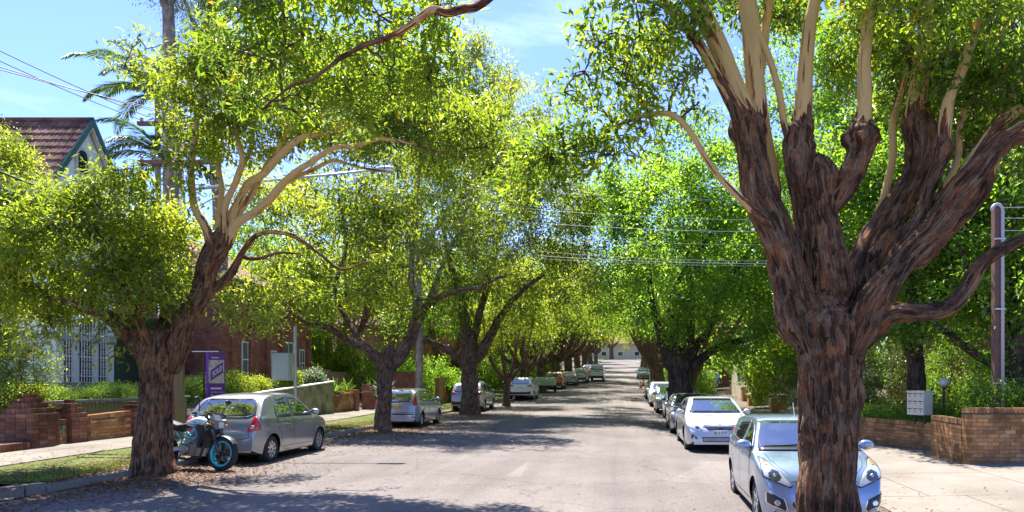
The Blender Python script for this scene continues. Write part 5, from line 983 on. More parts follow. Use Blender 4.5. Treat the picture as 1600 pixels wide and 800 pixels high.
g = G(); g.ball((.13, 0, -.02), .18, .09, .08, 12, 8, M_); g.build('lens', plain('lamp_lens', (.7, .72, .72), .15, 0, .8), lh, True)
eb = thing('meter_box', 'grey green electrical box on a post above the olive wall', 'electrical box', (-13.15, 27, 2.3)); g = G(); g.box(-.36, .32, -.15, .15, -.5, .55); g.build('box', plain('box_paint', (.36, .40, .34), .5), eb); g = G(); g.tube([(.42, .1, -2), (.42, .1, 1.6)], .06, 8); g.build('post', STEEL, eb); g = G(); g.box(-.33, .29, -.165, -.148, -.46, .5); g.build('door', plain('box_paint_light', (.40, .44, .38), .5), eb)
rp = thing('service_pole', 'brown timber pole with a silver conduit bent over its top, right edge', 'pole', (9.05, 17.2, .1))
g = G(); g.bar((0, 0, -.3), (0, 0, 6.0), .17, .17); g.build('post', plain('brown_post', (.13, .07, .05), .7, noise=.25, nscale=5), rp)
g = G(); pts = [(.09, -.12, -.1), (.09, -.12, 5.8)] + [(.09 - .13 * (1 - math.cos(a)), -.12, 5.8 + .16 * math.sin(a)) for a in [R(30 * k) for k in range(1, 7)]]; g.tube(pts, .042, 8); cd = g.build('conduit', plain('white_conduit', (.42, .42, .46), .45), rp, True)
for z_ in (1.6, 3.4, 5.1):
    g = G(); g.box(-.095, .14, -.175, -.08, z_, z_ + .035); g.build('strap', STEEL, rp)
sw = plain('silver_wire', (.33, .35, .37), .5)
for k, (z_, x_) in enumerate([(6.0, 9.0), (5.75, 9.0), (5.45, 9.0)]):
    wire(['topmost pale wire crossing the street to the service pole', 'middle pale wire crossing the street to the service pole', 'lowest pale wire from the service pole'][k], (x_, 17.2, z_), tuple(W(1700, 318 + 20 * k, 17.5)), .02, .010, sw, 'service wires at the right edge')
for k, (y0, y1) in enumerate([(300, 308), (318, 327), (345, 348), (372, 372), (383, 388), (396, 394), (405, 402)]):
    wire('pale wire %s across the street between the tree crowns' % ['topmost', 'second from the top', 'third from the top', 'fourth from the top', 'fifth from the top', 'second lowest', 'lowest'][k], tuple(W(560, y0 - 25, 24)), tuple(W(1560, y1 + 5, 22)), .35 + .35 * ((k * 37) % 10) / 10, 0.003 + .0015 * (k % 3), sw, 'wires crossing the street')
gl = thing('globe_lamp', 'white globe garden lamp on a black post behind the right wall', 'garden lamp', (9.35, 20.7, .1)); g = G(); g.tube([(0, 0, 0), (0, 0, 1.5)], .035, 8); g.build('post', BLACK, gl); g = G(); g.ball((0, 0, 1.63), .13, n=14, m=10); g.build('globe', plain('opal_glass', (.62, .66, .64), .2), gl, True)
# cream bank of letterboxes
lbx = W(1437, 648, 18.9); lb = thing('letterbox_bank', 'cream metal bank of letterboxes on posts above the low brick wall', 'letterboxes', (lbx.x, 18.9, lbx.z), R(-62))
LB = plain('cream_metal', (.55, .53, .42), .5, noise=.06); g = G(); g.box(-.27, .27, -.17, .17, 0, .62); g.build('cabinet', LB, lb); g = G(); g.box(-.285, .285, -.20, .185, .62, .645); g.build('lid', LB, lb)
for r_ in range(3):
    for c in range(3):
        x0 = -.26 + c * .175; z0 = .02 + r_ * .2; g = G(); g.box(x0, x0 + .168, -.178, -.168, z0, z0 + .19); dd_ = g.build('door', LB, lb)
        g = G(); g.box(x0 + .02, x0 + .15, -.183, -.176, z0 + .13, z0 + .155); g.build('slot', BLACK, dd_); g = G(); g.box(x0 + .07, x0 + .1, -.186, -.176, z0 + .06, z0 + .09); g.build('lock', BLACK, dd_)
for x_ in (-.16, .16): g = G(); g.tube([(x_, 0, -.25), (x_, 0, 0)], .025, 8); g.build('post', BLACK, lb)
# SOLD board
PUR = plain('purple_print', (.115, .025, .12), .5); PURB = plain('bright_purple_print', (.25, .03, .45), .5)
sx = W(323, 551, 23); sg = thing('sale_sign', 'purple real estate board reading SOLD on a post behind the silver hatchback', 'sign', (sx.x, 23, .3))
w_, zt = .60, sx.z - .3; zb_ = zt - 1.5
g = G(); g.box(0, w_, -.02, .02, zb_, zt); g.build('board', PUR, sg)
g = G(); g.box(0, .075, -.0245, -.021, zb_, zt); g.build('stripe', PURB, sg)
g = G(); g.box(.02, w_ - .02, -.0245, -.021, zt - 1.0, zt - .24) if 0 else g.box(.078, w_ - .015, -.0245, -.021, zt - 1.0, zt - .24); ph = g.build('photo_print', grainmat('photo_print', (.42, .36, .28), .6, 9, .5, 0)[0], sg)
g = G(); g.add([(.14, -.0275, zt - .92), (.14, -.0275, zt - .58), (.55, -.0275, zt - .30), (.55, -.0275, zt - .66)], [(0, 3, 2, 1)]); g.build('sold_banner', PUR, sg)
g = G(); g.bar((.16, -.026, zt - .97), (.57, -.026, zt - .70), .01, .03); g.bar((.2, -.026, zt - .99), (.5, -.026, zt - .8), .01, .02); g.build('printed_rail', plain('print_tan', (.6, .42, .2), .6), sg)
def text(s, size, loc, rot, mat, parent, name='lettering', align='LEFT', ext=.001, shear=0):
    cu = bpy.data.curves.new(name, 'FONT'); cu.body = s; cu.size = size; cu.align_x = align; cu.extrude = ext; cu.shear = shear; cu.resolution_u = 2
    o = bpy.data.objects.new('tmp_text', cu); COL.objects.link(o); dg = bpy.context.evaluated_depsgraph_get(); me = bpy.data.meshes.new_from_object(o.evaluated_get(dg)); bpy.data.objects.remove(o)
    me.materials.clear(); me.materials.append(mat); return mob(name, me, None, parent, loc, rot)
PRW = plain('white_print', (.75, .72, .74), .6)
t_ = text('SOLD', .13, (.20, -.030, zt - .80), (R(90), 0, 0), PRW, sg)
for v in t_.data.vertices: v.co.y = v.co.y * 1.9 + v.co.x * .72
g = G()
for k, (a, b, z_, h_) in enumerate([(.17, .42, .165, .02), (.14, .50, 1.17, .06), (.14, .40, 1.29, .012), (.43, .56, 1.29, .012), (.14, .20, 1.36, .012), (.14, .26, 1.40, .012)]): g.box(a, b, -.0245, -.0212, zt - z_ - h_ / 2, zt - z_ + h_ / 2) if k != 1 else [g.box(.14 + i * .045, .175 + i * .045, -.0245, -.0212, zt - z_ - h_ / 2, zt - z_ + h_ / 2) for i in range(8)]
g.build('small_print', PRW, sg)
g = G(); g.tube([(-.12, .05, -.3), (-.12, .05, zt - .02)], .025, 8); g.build('post', BLACK, sg); g = G(); g.bar((-.5, .05, zt + .04), (w_ * .6, .05, zt + .04), .05, .03); g.build('arm', WHITE, sg)
g = G(); g.tube([(-1.0, .05, zb_ + .05), (-.12, .05, zb_ + .55)], .02, 6); g.build('brace', BLACK, sg)
# traffic cones by the kerb
for k, (x_, y_) in enumerate([(1.55, 74), (1.95, 79)]):
    cn = thing('traffic_cone', ['nearer orange traffic cone by the right kerb at the foot of the hill', 'farther orange traffic cone by the right kerb at the foot of the hill'][k], 'traffic cone', (x_, y_, float(roadz(x_, y_))), 0, 'traffic cones'); g = G(); g.box(-.2, .2, -.2, .2, 0, .04); g.lathe([(.16, .04), (.04, .75), (.001, .75)], 12); g.build('cone', plain('cone_orange', (.8, .12, .03), .5) if k == 0 else bpy.data.materials['cone_orange'], cn)
    g = G(); g.lathe([(.119, .3), (.088, .48)], 12); g.v = [(v[0] * 1.03, v[1] * 1.03, v[2]) for v in g.v]; g.build('band', WHITE, cn)
# ------------------------------------------------------------ vehicles
def paint(name, col, metal=.75, rough=.3):
    m, t, p = nm(name); p.inputs['Base Color'].default_value = (*col, 1); p.inputs['Metallic'].default_value = metal; p.inputs['Roughness'].default_value = rough
    p.inputs['Coat Weight'].default_value = 1; p.inputs['Coat Roughness'].default_value = .03
    c = nd(t, 'ShaderNodeNewGeometry'); n = nd(t, 'ShaderNodeTexNoise', Scale=1.6, Detail=5); t.links.new(c.outputs['Position'], n.inputs['Vector'])
    o = ramp(t, n.outputs['Fac'], [(.35, (rough * .9,) * 3), (.7, (min(1, rough * 1.5),) * 3)]); t.links.new(o, p.inputs['Roughness']); return m
CGL = plain('car_glass', (.012, .016, .018), .02, 0, 1.0); CGL.node_tree.nodes['Principled BSDF'].inputs['IOR'].default_value = 2.6
TRIM = plain('black_trim', (.02, .02, .022), .35); REDL = plain('red_lens', (.50, .01, .012), .12, 0, .8, 1); CLRL = plain('clear_lens', (.62, .64, .66), .08, .5, .9, 1); AMB = plain('amber_lens', (.8, .25, .02), .15, coat=1)
PLATEY = plain('yellow_plate', (.75, .55, .03), .5); PLATEW = plain('white_plate', (.65, .66, .64), .5); SEAM = plain('panel_gap', (.02, .02, .02), .8); BRK = plain('dark_brake_metal', (.05, .05, .05), .6, .5)  # BRK is plain dark metal for brake discs, exhaust and grille slats
LENSD = plain('lamp_bowl', (.16, .17, .19), .15, .9)
def interp(tab, x): return float(np.interp(x, [a for a, b in tab], [b for a, b in tab]))
class Car:
    def __init__(s, name, label, cat, sp, mat, loc, rz, det=1.0, group=None):
        s.sp = sp; s.L, s.Wd, s.H = sp['dim']; s.mat = mat
        s.root = thing(name, label, cat, loc, rz, group); s.body(det); s.wheels(); s.det = det
    def body(s, det):
        sp = s.sp; L, Wd = s.L, s.Wd; pr = np.array(sp['top'], float); pr = catmull(pr, 8); seg = np.linalg.norm(np.diff(pr, axis=0), axis=1); acc = np.concatenate([[0], np.cumsum(seg)])
        n = int(acc[-1] / (.028 / det)); t = np.linspace(0, acc[-1], n); X = np.interp(t, acc, pr[:, 0]); Z = np.interp(t, acc, pr[:, 1]); X = np.maximum.accumulate(X)
        X = X + np.arange(n) * 1e-6; ra = sp['wr'] + .055; sill = sp.get('sill', .21); V = []
        b0, b1 = sp['belt']; tum = sp.get('tumble', .34); xr = sp.get('round', .55); kk = sp.get('taper', .16)
        nl, ng, nt = 9, 6, 8
        for x, zt in zip(X, Z):
            q = max(0, (abs(x) - (L / 2 - xr)) / xr); w = Wd / 2 * (1 - kk * q ** 2.4)
            zb = sill + .12 * q ** 3
            for xw in sp['ax']:
                if abs(x - xw) < ra: zb = max(zb, sp['wr'] + math.sqrt(ra * ra - (x - xw) ** 2))
            zbelt = np.interp(x, [-L / 2, L / 2], [b0, b1]); zs = min(zbelt, zt - .055); zb = min(zb, zs - .03); ring = []
            for i in range(nl):
                z = zb + (zs - zb) * i / (nl - 1); h = (z - .25) / max(zbelt - .25, .1); y = w * (1 - .045 * (1 - min(h / .45, 1)) ** 2 - .04 * max(0, (h - .62) / .38) ** 2 - .010 * math.exp(-((h - .62) / .06) ** 2))
                ring.append((y, z))
            y0 = ring[-1][0]; ze = max(zs + .001, zt - .06)
            for i in range(1, ng + 1):
                z = zs + (ze - zs) * i / ng; y = y0 - (.012 if ze - zs > .05 else 0) * min(1, (z - zs) / .02) - (z - zs) * tum - .06 * max(0, (z - zs)) ** 2; ring.append((y, z))
            y1 = ring[-1][0]
            for i in range(1, nt + 1):
                a = i / nt * math.pi / 2; ring.append((y1 * math.cos(a) ** .55 if i < nt else 0.0, ze + (zt - ze) * math.sin(a) ** .75))
            V += [(x, y, z) for y, z in ring]
        m = nl + ng + nt; n_ = len(X); V = np.array(V); V2 = V * [1, -1, 1]; idx = np.arange(n_ - 1)[:, None] * m + np.arange(m - 1)[None]
        q1 = np.stack([idx, idx + m, idx + m + 1, idx + 1], -1).reshape(-1, 4); q2 = np.stack([idx, idx + 1, idx + m + 1, idx + m], -1).reshape(-1, 4) + len(V)
        Q = np.vstack([q1, q2]).tolist()
        e = []
        for st, fl in ((0, False), ((n_ - 1) * m, True)):
            f = [st + i for i in range(m)] + [len(V) + st + i for i in range(m - 1)][::-1]; e.append(f[::-1] if fl else f)
        # merge the centreline
        g = G(); g.v = [tuple(v) for v in V] + [tuple(v) for v in V2]; g.f = [tuple(q) for q in Q] + [tuple(f) for f in e]
        me = g.mesh('body', True); me.materials.append(s.mat); s.bodyo = mob('body', me, None, s.root)
        s.bvh = BVHTree.FromPolygons([Vector(v) for v in g.v], [tuple(f) for f in g.f]); ax = s.sp['ax']; r_ = sp['wr']
        g = G(); w = Wd / 2 - .07; g.box(min(ax) + r_ + .05, max(ax) - r_ - .05, -w, w, sill - .02, sill + .12); g.box(-L / 2 + .25, L / 2 - .25, -w + .2, w - .2, sill + .0, sill + .35)
        g.box(-L / 2 + .12, min(ax) - r_ - .06, -w + .08, w - .08, sill + .02, sill + .2); g.box(max(ax) + r_ + .06, L / 2 - .12, -w + .08, w - .08, sill + .02, sill + .2); g.build('underbody', BLACK, s.root)
    def wheels(s):
        r = s.sp['wr']; w = .2; ns_ = s.sp.get('spokes', 7); key = 'tyre%.2f_%d' % (r, ns_); M0 = Matrix.Rotation(R(90), 4, 'X')
        if key not in bpy.data.meshes:
            g = G(); g.lathe([(r * .62, -w / 2 + .01), (r * .92, -w / 2), (r * .985, -w / 2 + .02), (r, -w / 2 + .045), (r, w / 2 - .045), (r * .985, w / 2 - .02), (r * .92, w / 2), (r * .62, w / 2 - .01)], 30, M0, True); me = g.mesh(key, True); me.materials.append(RUBBER)
            g = G(); g.lathe([(r * .635, -w / 2 - .004), (r * .66, -w / 2 - .008), (r * .60, -w / 2 + .02), (r * .58, w / 2 - .02), (r * .60, w / 2 - .02), (r * .62, w / 2 - .012)], 30, M0)
            for k in range(ns_):
                a = 2 * math.pi * k / ns_; c, sn = math.cos(a), math.sin(a); wi, wo_ = .055 * 7 / ns_, .035 * 7 / ns_ + .012; ri, ro = r * .1, r * .61; px, pz = -sn, c
                vs = [(c * ri + px * wi / 2 * u, y, sn * ri + pz * wi / 2 * u) for y in (-.005, .02) for u in (-1, 1)] + [(c * ro + px * wo_ / 2 * u, y, sn * ro + pz * wo_ / 2 * u) for y in (-.02, .015) for u in (-1, 1)]
                vs = [(x, y - (-w / 2 + .03) * -1 if 0 else y - w / 2 + .025, z) for x, y, z in vs]; g.add(vs, [(0, 1, 5, 4), (3, 2, 6, 7), (0, 4, 6, 2), (1, 3, 7, 5)])
            g.lathe([(.001, -w / 2 + .01), (r * .17, -w / 2 + .015), (r * .17, 0)], 14, M0); me2 = g.mesh(key + 'rim', True); me2.materials.append(s.sp.get('rimmat', ALLOY))
            me2.polygons.foreach_set('use_smooth', [False] * len(me2.polygons))
            g = G(); g.lathe([(.001, -w / 2 + .075), (r * .58, -w / 2 + .075)], 20, M0); g.lathe([(.001, -w / 2 + .05), (r * .38, -w / 2 + .05), (r * .38, -w / 2 + .07)], 20, M0); me3 = g.mesh(key + 'disc', False); me3.materials.append(BRK)
        y = s.Wd / 2 - .135
        for ax in s.sp['ax']:
            for sg in (-1, 1):
                o = mob('wheel', bpy.data.meshes[key], None, s.root, (ax, sg * y, r), (0, 0, 0 if sg < 0 else math.pi)); mob('rim', bpy.data.meshes[key + 'rim'], None, o); mob('brake_disc', bpy.data.meshes[key + 'disc'], None, o)
    def hit(s, ax, u, v, out=.0):
        o, d = {'F': (Vector((4, u, v)), Vector((-1, 0, 0))), 'B': (Vector((-4, u, v)), Vector((1, 0, 0))), 'L': (Vector((u, 3, v)), Vector((0, -1, 0))), 'R': (Vector((u, -3, v)), Vector((0, 1, 0))), 'T': (Vector((u, v, 4)), Vector((0, 0, -1)))}[ax]
        p, n, i, dist = s.bvh.ray_cast(o, d)
        if p is None: return None
        if n.dot(d) > 0: n = -n
        return p + n * out, n
    def patch(s, name, mat, ax, poly, out=.006, n=14, m=8, parent=None, skirt=.02):
        """a piece following the body surface inside the outline poly, standing proud by out"""
        us = [p[0] for p in poly]; u0, u1 = min(us), max(us); e = (u1 - u0) * .002; V, ok = [], {}
        k_ = sorted(set([u0 + e + (u1 - u0 - 2 * e) * i / n for i in range(n + 1)] + [min(max(u, u0 + e), u1 - e) for u in us]))
        rows = []
        for u in k_:
            vs = []
            for a, b in zip(poly, poly[1:] + poly[:1]):
                if (a[0] - u) * (b[0] - u) <= 0 and a[0] != b[0]: vs.append(a[1] + (b[1] - a[1]) * (u - a[0]) / (b[0] - a[0]))
            if len(vs) < 2: continue
            lo, hi = min(vs), max(vs); row = []
            for j in range(m + 1):
                h = s.hit(ax, u, lo + (hi - lo) * j / m, out)
                if h is None: row = None; break
                row.append(h)
            if row: rows.append(row)
        if len(rows) < 2: return None
        g = G(); A_ = len(rows); Bm = m + 1; g.v = [tuple(h[0]) for r_ in rows for h in r_]; g.f = [(i * Bm + j, (i + 1) * Bm + j, (i + 1) * Bm + j + 1, i * Bm + j + 1) for i in range(A_ - 1) for j in range(m)]
        bd = [(i, 0) for i in range(A_)] + [(A_ - 1, j) for j in range(1, Bm)] + [(i, m) for i in range(A_ - 2, -1, -1)] + [(0, j) for j in range(m - 1, 0, -1)]
        b0 = len(g.v); g.v += [tuple(rows[i][j][0] - rows[i][j][1] * (out + skirt)) for i, j in bd]; nb = len(bd); g.f += [(bd[k][0] * Bm + bd[k][1], b0 + k, b0 + (k + 1) % nb, bd[(k + 1) % nb][0] * Bm + bd[(k + 1) % nb][1]) for k in range(nb)]
        me = g.mesh(name, True); me.materials.append(mat)
        o = mob(name, me, None, parent or s.root); return o
    def seam(s, name, ax, pts, w=.008, mat=SEAM, out=.002, parent=None):
        P = []
        for a, b in zip(pts, pts[1:]):
            k = max(2, int(math.hypot(b[0] - a[0], b[1] - a[1]) / .05)); P += [(a[0] + (b[0] - a[0]) * i / k, a[1] + (b[1] - a[1]) * i / k) for i in range(k)]
        P.append(pts[-1]); H = [s.hit(ax, u, v, out) for u, v in P]; H = [h for h in H if h]; g = G()
        if len(H) < 2: return
        vs = []
        for i, (p, n) in enumerate(H):
            t = (H[min(i + 1, len(H) - 1)][0] - H[max(i - 1, 0)][0]).normalized(); sd_ = t.cross(n).normalized() * w / 2; vs += [p + sd_, p - sd_]
        g.add(vs, [(2 * i, 2 * i + 1, 2 * i + 3, 2 * i + 2) for i in range(len(H) - 1)]); g.build(name, mat, parent or s.root)
    def both(s, name, mat, poly, parent=None, **k): return [s.patch(name, mat, a, poly, parent=parent, **k) for a in 'LR']
    def mirrors(s, x, z, mat=None):
        for sg in (1, -1):
            h = s.hit('L' if sg > 0 else 'R', x, z); 
            if not h: continue
            p = h[0]; g = G(); c = p + Vector((.02, sg * .13, .05)); g.bar(p + Vector((0, -sg * .02, .02)), c, .05, .03); g.ball(tuple(c), .075, .115, .075, 12, 8); mo = g.build('mirror', mat or s.mat, s.root, True)
            g = G(); g.ball(tuple(c + Vector((-.055, 0, 0))), .03, .095, .058, 12, 8); g.build('mirror_glass', CGL, mo, True)
    def handle(s, x, z):
        for a in 'LR':
            h = s.hit(a, x, z)
            if h: g = G(); p = h[0] + h[1] * .02; g.bar(p + Vector((-.09, 0, 0)), p + Vector((.09, 0, 0)), .022, .03); g.build('door_handle', s.mat, s.root)
    def plate(s, ax, z, mat, txt=None, w=.37, h=.11, y=0):
        hh = s.hit(ax, y, z, .02); x = hh[0].x + (.012 if ax == 'F' else -.012); g = G(); g.box(min(x, x - .02), max(x, x - .02), y - w / 2, y + w / 2, z - h / 2, z + h / 2); o = g.build('number_plate', mat, s.root)
        if txt: sgn = 1 if ax == 'F' else -1; text(txt, h * .95, (x + sgn * .014 if ax == 'F' else x - .024, y + 0, z - h * .34), (R(90), 0, R(90) if ax == 'F' else R(-90)), BLACK, o, 'characters', 'CENTER', .0005)
    def wiper(s, ax, pts):
        H = [s.hit(ax, u, v, .02) for u, v in pts]; H = [h[0] for h in H if h]
        if len(H) > 1: g = G(); g.tube(H, .009, 5); g.build('wiper', BLACK, s.root)
HATCH = dict(dim=(3.75, 1.695, 1.52), wr=.295, ax=(-1.24, 1.22), belt=(1.0, .90), sill=.2, tumble=.33, round=.6, taper=.17, spokes=9,
    top=[(-1.875, .36), (-1.872, .55), (-1.845, .72), (-1.79, .85), (-1.72, .97), (-1.57, 1.16), (-1.37, 1.37), (-1.2, 1.445), (-.85, 1.495), (-.4, 1.52), (.05, 1.51), (.3, 1.44), (.62, 1.25), (.98, 1.03), (1.2, .955), (1.5, .86), (1.7, .74), (1.82, .60), (1.87, .46), (1.875, .36)])
def hatch_side(c, wins, surround=.02):
    for w in wins:
        cx = sum(p[0] for p in w) / len(w); cz = sum(p[1] for p in w) / len(w); big = [(cx + (x - cx) * (1 + surround * 2 / .6), cz + (z - cz) * (1 + surround * 2 / .35)) for x, z in w]
        for f in c.both('window_trim', TRIM, big, out=.003, n=18): pass
        c.both('side_window', CGL, w, out=.007, n=18)
# nearest silver hatchback, seen from behind
SILV = paint('silver_paint', (.34, .35, .37)); c = Car('parked_car', 'silver five door hatchback parked behind the motorbike, nearest car on the left', 'car', HATCH, SILV, (-8.62, 16.72, -.02), R(91))
hatch_side(c, [[(-1.02, 1.0), (-.95, 1.24), (-.80, 1.36), (-.32, 1.42), (-.30, .99)], [(-.18, .99), (-.20, 1.425), (.18, 1.385), (.42, 1.27), (.80, 1.0), (.78, .97)]])
c.patch('rear_window_trim', TRIM, 'B', [(-.66, 1.05), (-.56, 1.38), (-.46, 1.41), (.46, 1.41), (.56, 1.38), (.66, 1.05), (.52, .99), (-.52, .99)], .004, 20, 8)
c.patch('rear_window', CGL, 'B', [(-.62, 1.065), (-.53, 1.365), (-.44, 1.39), (.44, 1.39), (.53, 1.365), (.62, 1.065), (.49, 1.01), (-.49, 1.01)], .009, 20, 8)
for sg in (1, -1):
    tl = c.patch('tail_light', REDL, 'B', [(sg * .56, .70), (sg * .79, .74), (sg * .76, .93), (sg * .70, 1.03), (sg * .655, 1.03), (sg * .63, .90)], .012, 8, 8)
    c.patch('reverse_lens', CLRL, 'B', [(sg * .62, .77), (sg * .71, .78), (sg * .70, .84), (sg * .65, .84)], .017, 4, 4, parent=tl, skirt=.003)
    c.patch('headlight', CLRL, 'F', [(sg * .45, .62), (sg * .78, .70), (sg * .77, .86), (sg * .6, .82)], .01, 8, 6)
    c.seam('panel_seam', 'B', [(sg * .62, .58), (sg * .60, .70), (sg * .62, .88), (sg * .65, 1.06), (sg * .58, 1.40), (sg * .42, 1.45), (0, 1.46)])
c.seam('panel_seam', 'B', [(-.62, .58), (-.4, .545), (0, .54), (.4, .545), (.62, .58)], .012)
g = G(); h = c.hit('B', 0, .95, .015)[0]; g.bar(h + Vector((0, -.09, 0)), h + Vector((0, .09, 0)), .02, .03); g.build('boot_handle', CHROME, c.root)
for a in 'LR': c.seam('door_seam', a, [(-1.02, 1.0), (-1.03, .8), (-.86, .62), (-.86, .32), (.80, .30)], .012); c.seam('door_seam', a, [(-.25, .98), (-.24, .62), (-.22, .30)], .012); c.seam('door_seam', a, [(.82, .96), (.85, .7), (.80, .30)], .012); c.seam('rub_strip', a, [(-.83, .46), (.78, .45)], .02, SILV, .008)
c.handle(-.72, .90); c.handle(.12, .88); c.mirrors(.72, .99); c.wiper('B', [(-.05, 1.05), (.15, 1.10), (.33, 1.13)])
HYAR = c
# pale blue hatchback
F2 = dict(HATCH, dim=(3.92, 1.69, 1.49), ax=(-1.25, 1.24), wr=.29, spokes=5, belt=(1.0, .9), taper=.13, top=[(-1.96, .34), (-1.955, .52), (-1.93, .72), (-1.9, .88), (-1.86, .96), (-1.73, 1.13), (-1.52, 1.34), (-1.36, 1.42), (-.95, 1.475), (-.4, 1.49), (.05, 1.47), (.35, 1.39), (.7, 1.2), (1.0, 1.03), (1.25, .96), (1.6, .86), (1.8, .72), (1.9, .58), (1.95, .44), (1.96, .34)])
PBL = paint('pale_blue_paint', (.38, .43, .50), .6); c = Car('parked_car', 'pale silver blue hatchback with yellow number plate behind the second left tree', 'car', F2, PBL, (-8.72, 28.5, 0), R(90.5))
hatch_side(c, [[(-1.40, 1.04), (-1.25, 1.28), (-1.1, 1.34), (-1.15, 1.02)], [(-1.05, 1.01), (-.98, 1.38), (-.35, 1.395), (-.33, .99)], [(-.22, .99), (-.22, 1.39), (.2, 1.35), (.45, 1.22), (.80, .98)]])
c.patch('rear_window_trim', TRIM, 'B', [(-.62, .98), (-.54, 1.40), (.54, 1.40), (.62, .98)], .004, 14, 6); c.patch('rear_window', CGL, 'B', [(-.58, 1.0), (-.51, 1.38), (.51, 1.38), (.58, 1.0)], .009, 14, 6)
for sg in (1, -1):
    c.patch('tail_light', REDL, 'B', [(sg * .66, .83), (sg * .79, .85), (sg * .74, 1.15), (sg * .67, 1.33), (sg * .62, 1.33), (sg * .64, 1.1)], .013, 8, 10); c.patch('fog_reflector', REDL, 'B', [(sg * .62, .38), (sg * .72, .39), (sg * .72, .44), (sg * .62, .43)], .01, 4, 3)
    c.patch('headlight', CLRL, 'F', [(sg * .45, .62), (sg * .78, .70), (sg * .77, .86), (sg * .6, .82)], .01, 8, 6)
c.patch('brake_light', REDL, 'B', [(-.1, 1.415), (-.1, 1.44), (.1, 1.44), (.1, 1.415)], .012, 6, 3); c.plate('B', .80, PLATEY, 'AQ 71 VF', w=.42); c.patch('chrome_strip', CHROME, 'B', [(-.3, .895), (-.3, .915), (.3, .915), (.3, .895)], .015, 6, 2)
c.seam('panel_seam', 'B', [(-.74, .60), (0, .57), (.74, .60)], .014); c.patch('bumper_strip', TRIM, 'B', [(-.72, .50), (-.72, .545), (.72, .545), (.72, .50)], .008, 14, 2)
for a in 'LR': c.seam('door_seam', a, [(-1.05, 1.0), (-1.05, .8), (-.9, .6), (-.88, .3), (.8, .3)], .014); c.seam('door_seam', a, [(-.28, .98), (-.27, .3)], .014); c.seam('door_seam', a, [(.82, .95), (.84, .6), (.8, .3)], .014)
c.handle(-.8, .9); c.handle(.05, .88); c.mirrors(.72, .99)
# wagons
SUVS = dict(dim=(4.45, 1.85, 1.68), wr=.34, ax=(-1.33, 1.3), belt=(1.12, 1.02), sill=.27, tumble=.30, round=.55, taper=.13, spokes=5, top=[(-2.225, .42), (-2.22, .6), (-2.19, .85), (-2.13, 1.02), (-2.08, 1.12), (-1.95, 1.32), (-1.75, 1.55), (-1.55, 1.63), (-1.0, 1.675), (-.3, 1.68), (.2, 1.65), (.5, 1.56), (.85, 1.32), (1.2, 1.12), (1.5, 1.06), (1.9, .96), (2.1, .82), (2.2, .62), (2.225, .42)])
def suv(label, mat, loc, rz, plate=PLATEW, det=.8, group=None, name='parked_car', cat='car'):
    c = Car(name, label, cat, SUVS, mat, loc, rz, det, group); hatch_side(c, [[(-1.75, 1.22), (-1.62, 1.42), (-1.35, 1.48), (-1.3, 1.16)], [(-1.2, 1.15), (-1.15, 1.51), (-.35, 1.56), (-.33, 1.12)], [(-.22, 1.12), (-.22, 1.56), (.25, 1.52), (.5, 1.42), (.9, 1.1)]])
    c.patch('rear_window_trim', TRIM, 'B', [(-.68, 1.13), (-.58, 1.52), (.58, 1.52), (.68, 1.13)], .004, 12, 6); c.patch('rear_window', CGL, 'B', [(-.63, 1.16), (-.54, 1.50), (.54, 1.50), (.63, 1.16)], .009, 12, 6)
    c.patch('windscreen', CGL, 'F', [(-.72, 1.15), (-.58, 1.57), (.58, 1.57), (.72, 1.15)], .006, 12, 6); c.patch('grille', TRIM, 'F', [(-.42, .62), (-.5, .86), (.5, .86), (.42, .62)], .01, 10, 4)
    for sg in (1, -1):
        c.patch('tail_light', REDL, 'B', [(sg * .48, .98), (sg * .86, .92), (sg * .85, 1.12), (sg * .72, 1.12), (sg * .5, 1.05)], .013, 8, 5); c.patch('fog_reflector', REDL, 'B', [(sg * .62, .55), (sg * .8, .57), (sg * .8, .62), (sg * .62, .60)], .01, 4, 3)
        c.patch('headlight', CLRL, 'F', [(sg * .52, .76), (sg * .86, .84), (sg * .83, .98), (sg * .6, .92)], .01, 8, 5)
        g = G(); P_ = [c.hit('T', x, sg * .56, .04)[0] for x in (-1.5, -.9, -.3, .2)]; g.tube(P_, .018, 6); g.build('roof_rail', STEEL, c.root)
    c.patch('bumper_guard', TRIM, 'B', [(-.8, .38), (-.8, .56), (.8, .56), (.8, .38)], .008, 14, 3, skirt=.03); c.plate('B', .92, plate, None); c.plate('F', .50, plate, None)
    for a in 'LR': c.seam('door_seam', a, [(-1.2, 1.1), (-1.15, .8), (-.95, .6), (-.92, .36), (.85, .36)], .014); c.seam('door_seam', a, [(-.28, 1.1), (-.27, .36)], .014); c.seam('door_seam', a, [(.92, 1.08), (.92, .6), (.86, .36)], .014)
    c.handle(-.8, 1.0); c.handle(.1, .98); c.mirrors(.82, 1.12); return c
suv('silver wagon with black lower bumper parked behind the stout third left tree', SILV, (-9.1, 42.2, float(prof(42.2))), R(90))
suv('white wagon with red tail lights parked beyond the small fourth left tree', paint('white_pearl_paint', (.72, .73, .75), .2), (-7.85, 54.4, float(prof(54.4))), R(90))
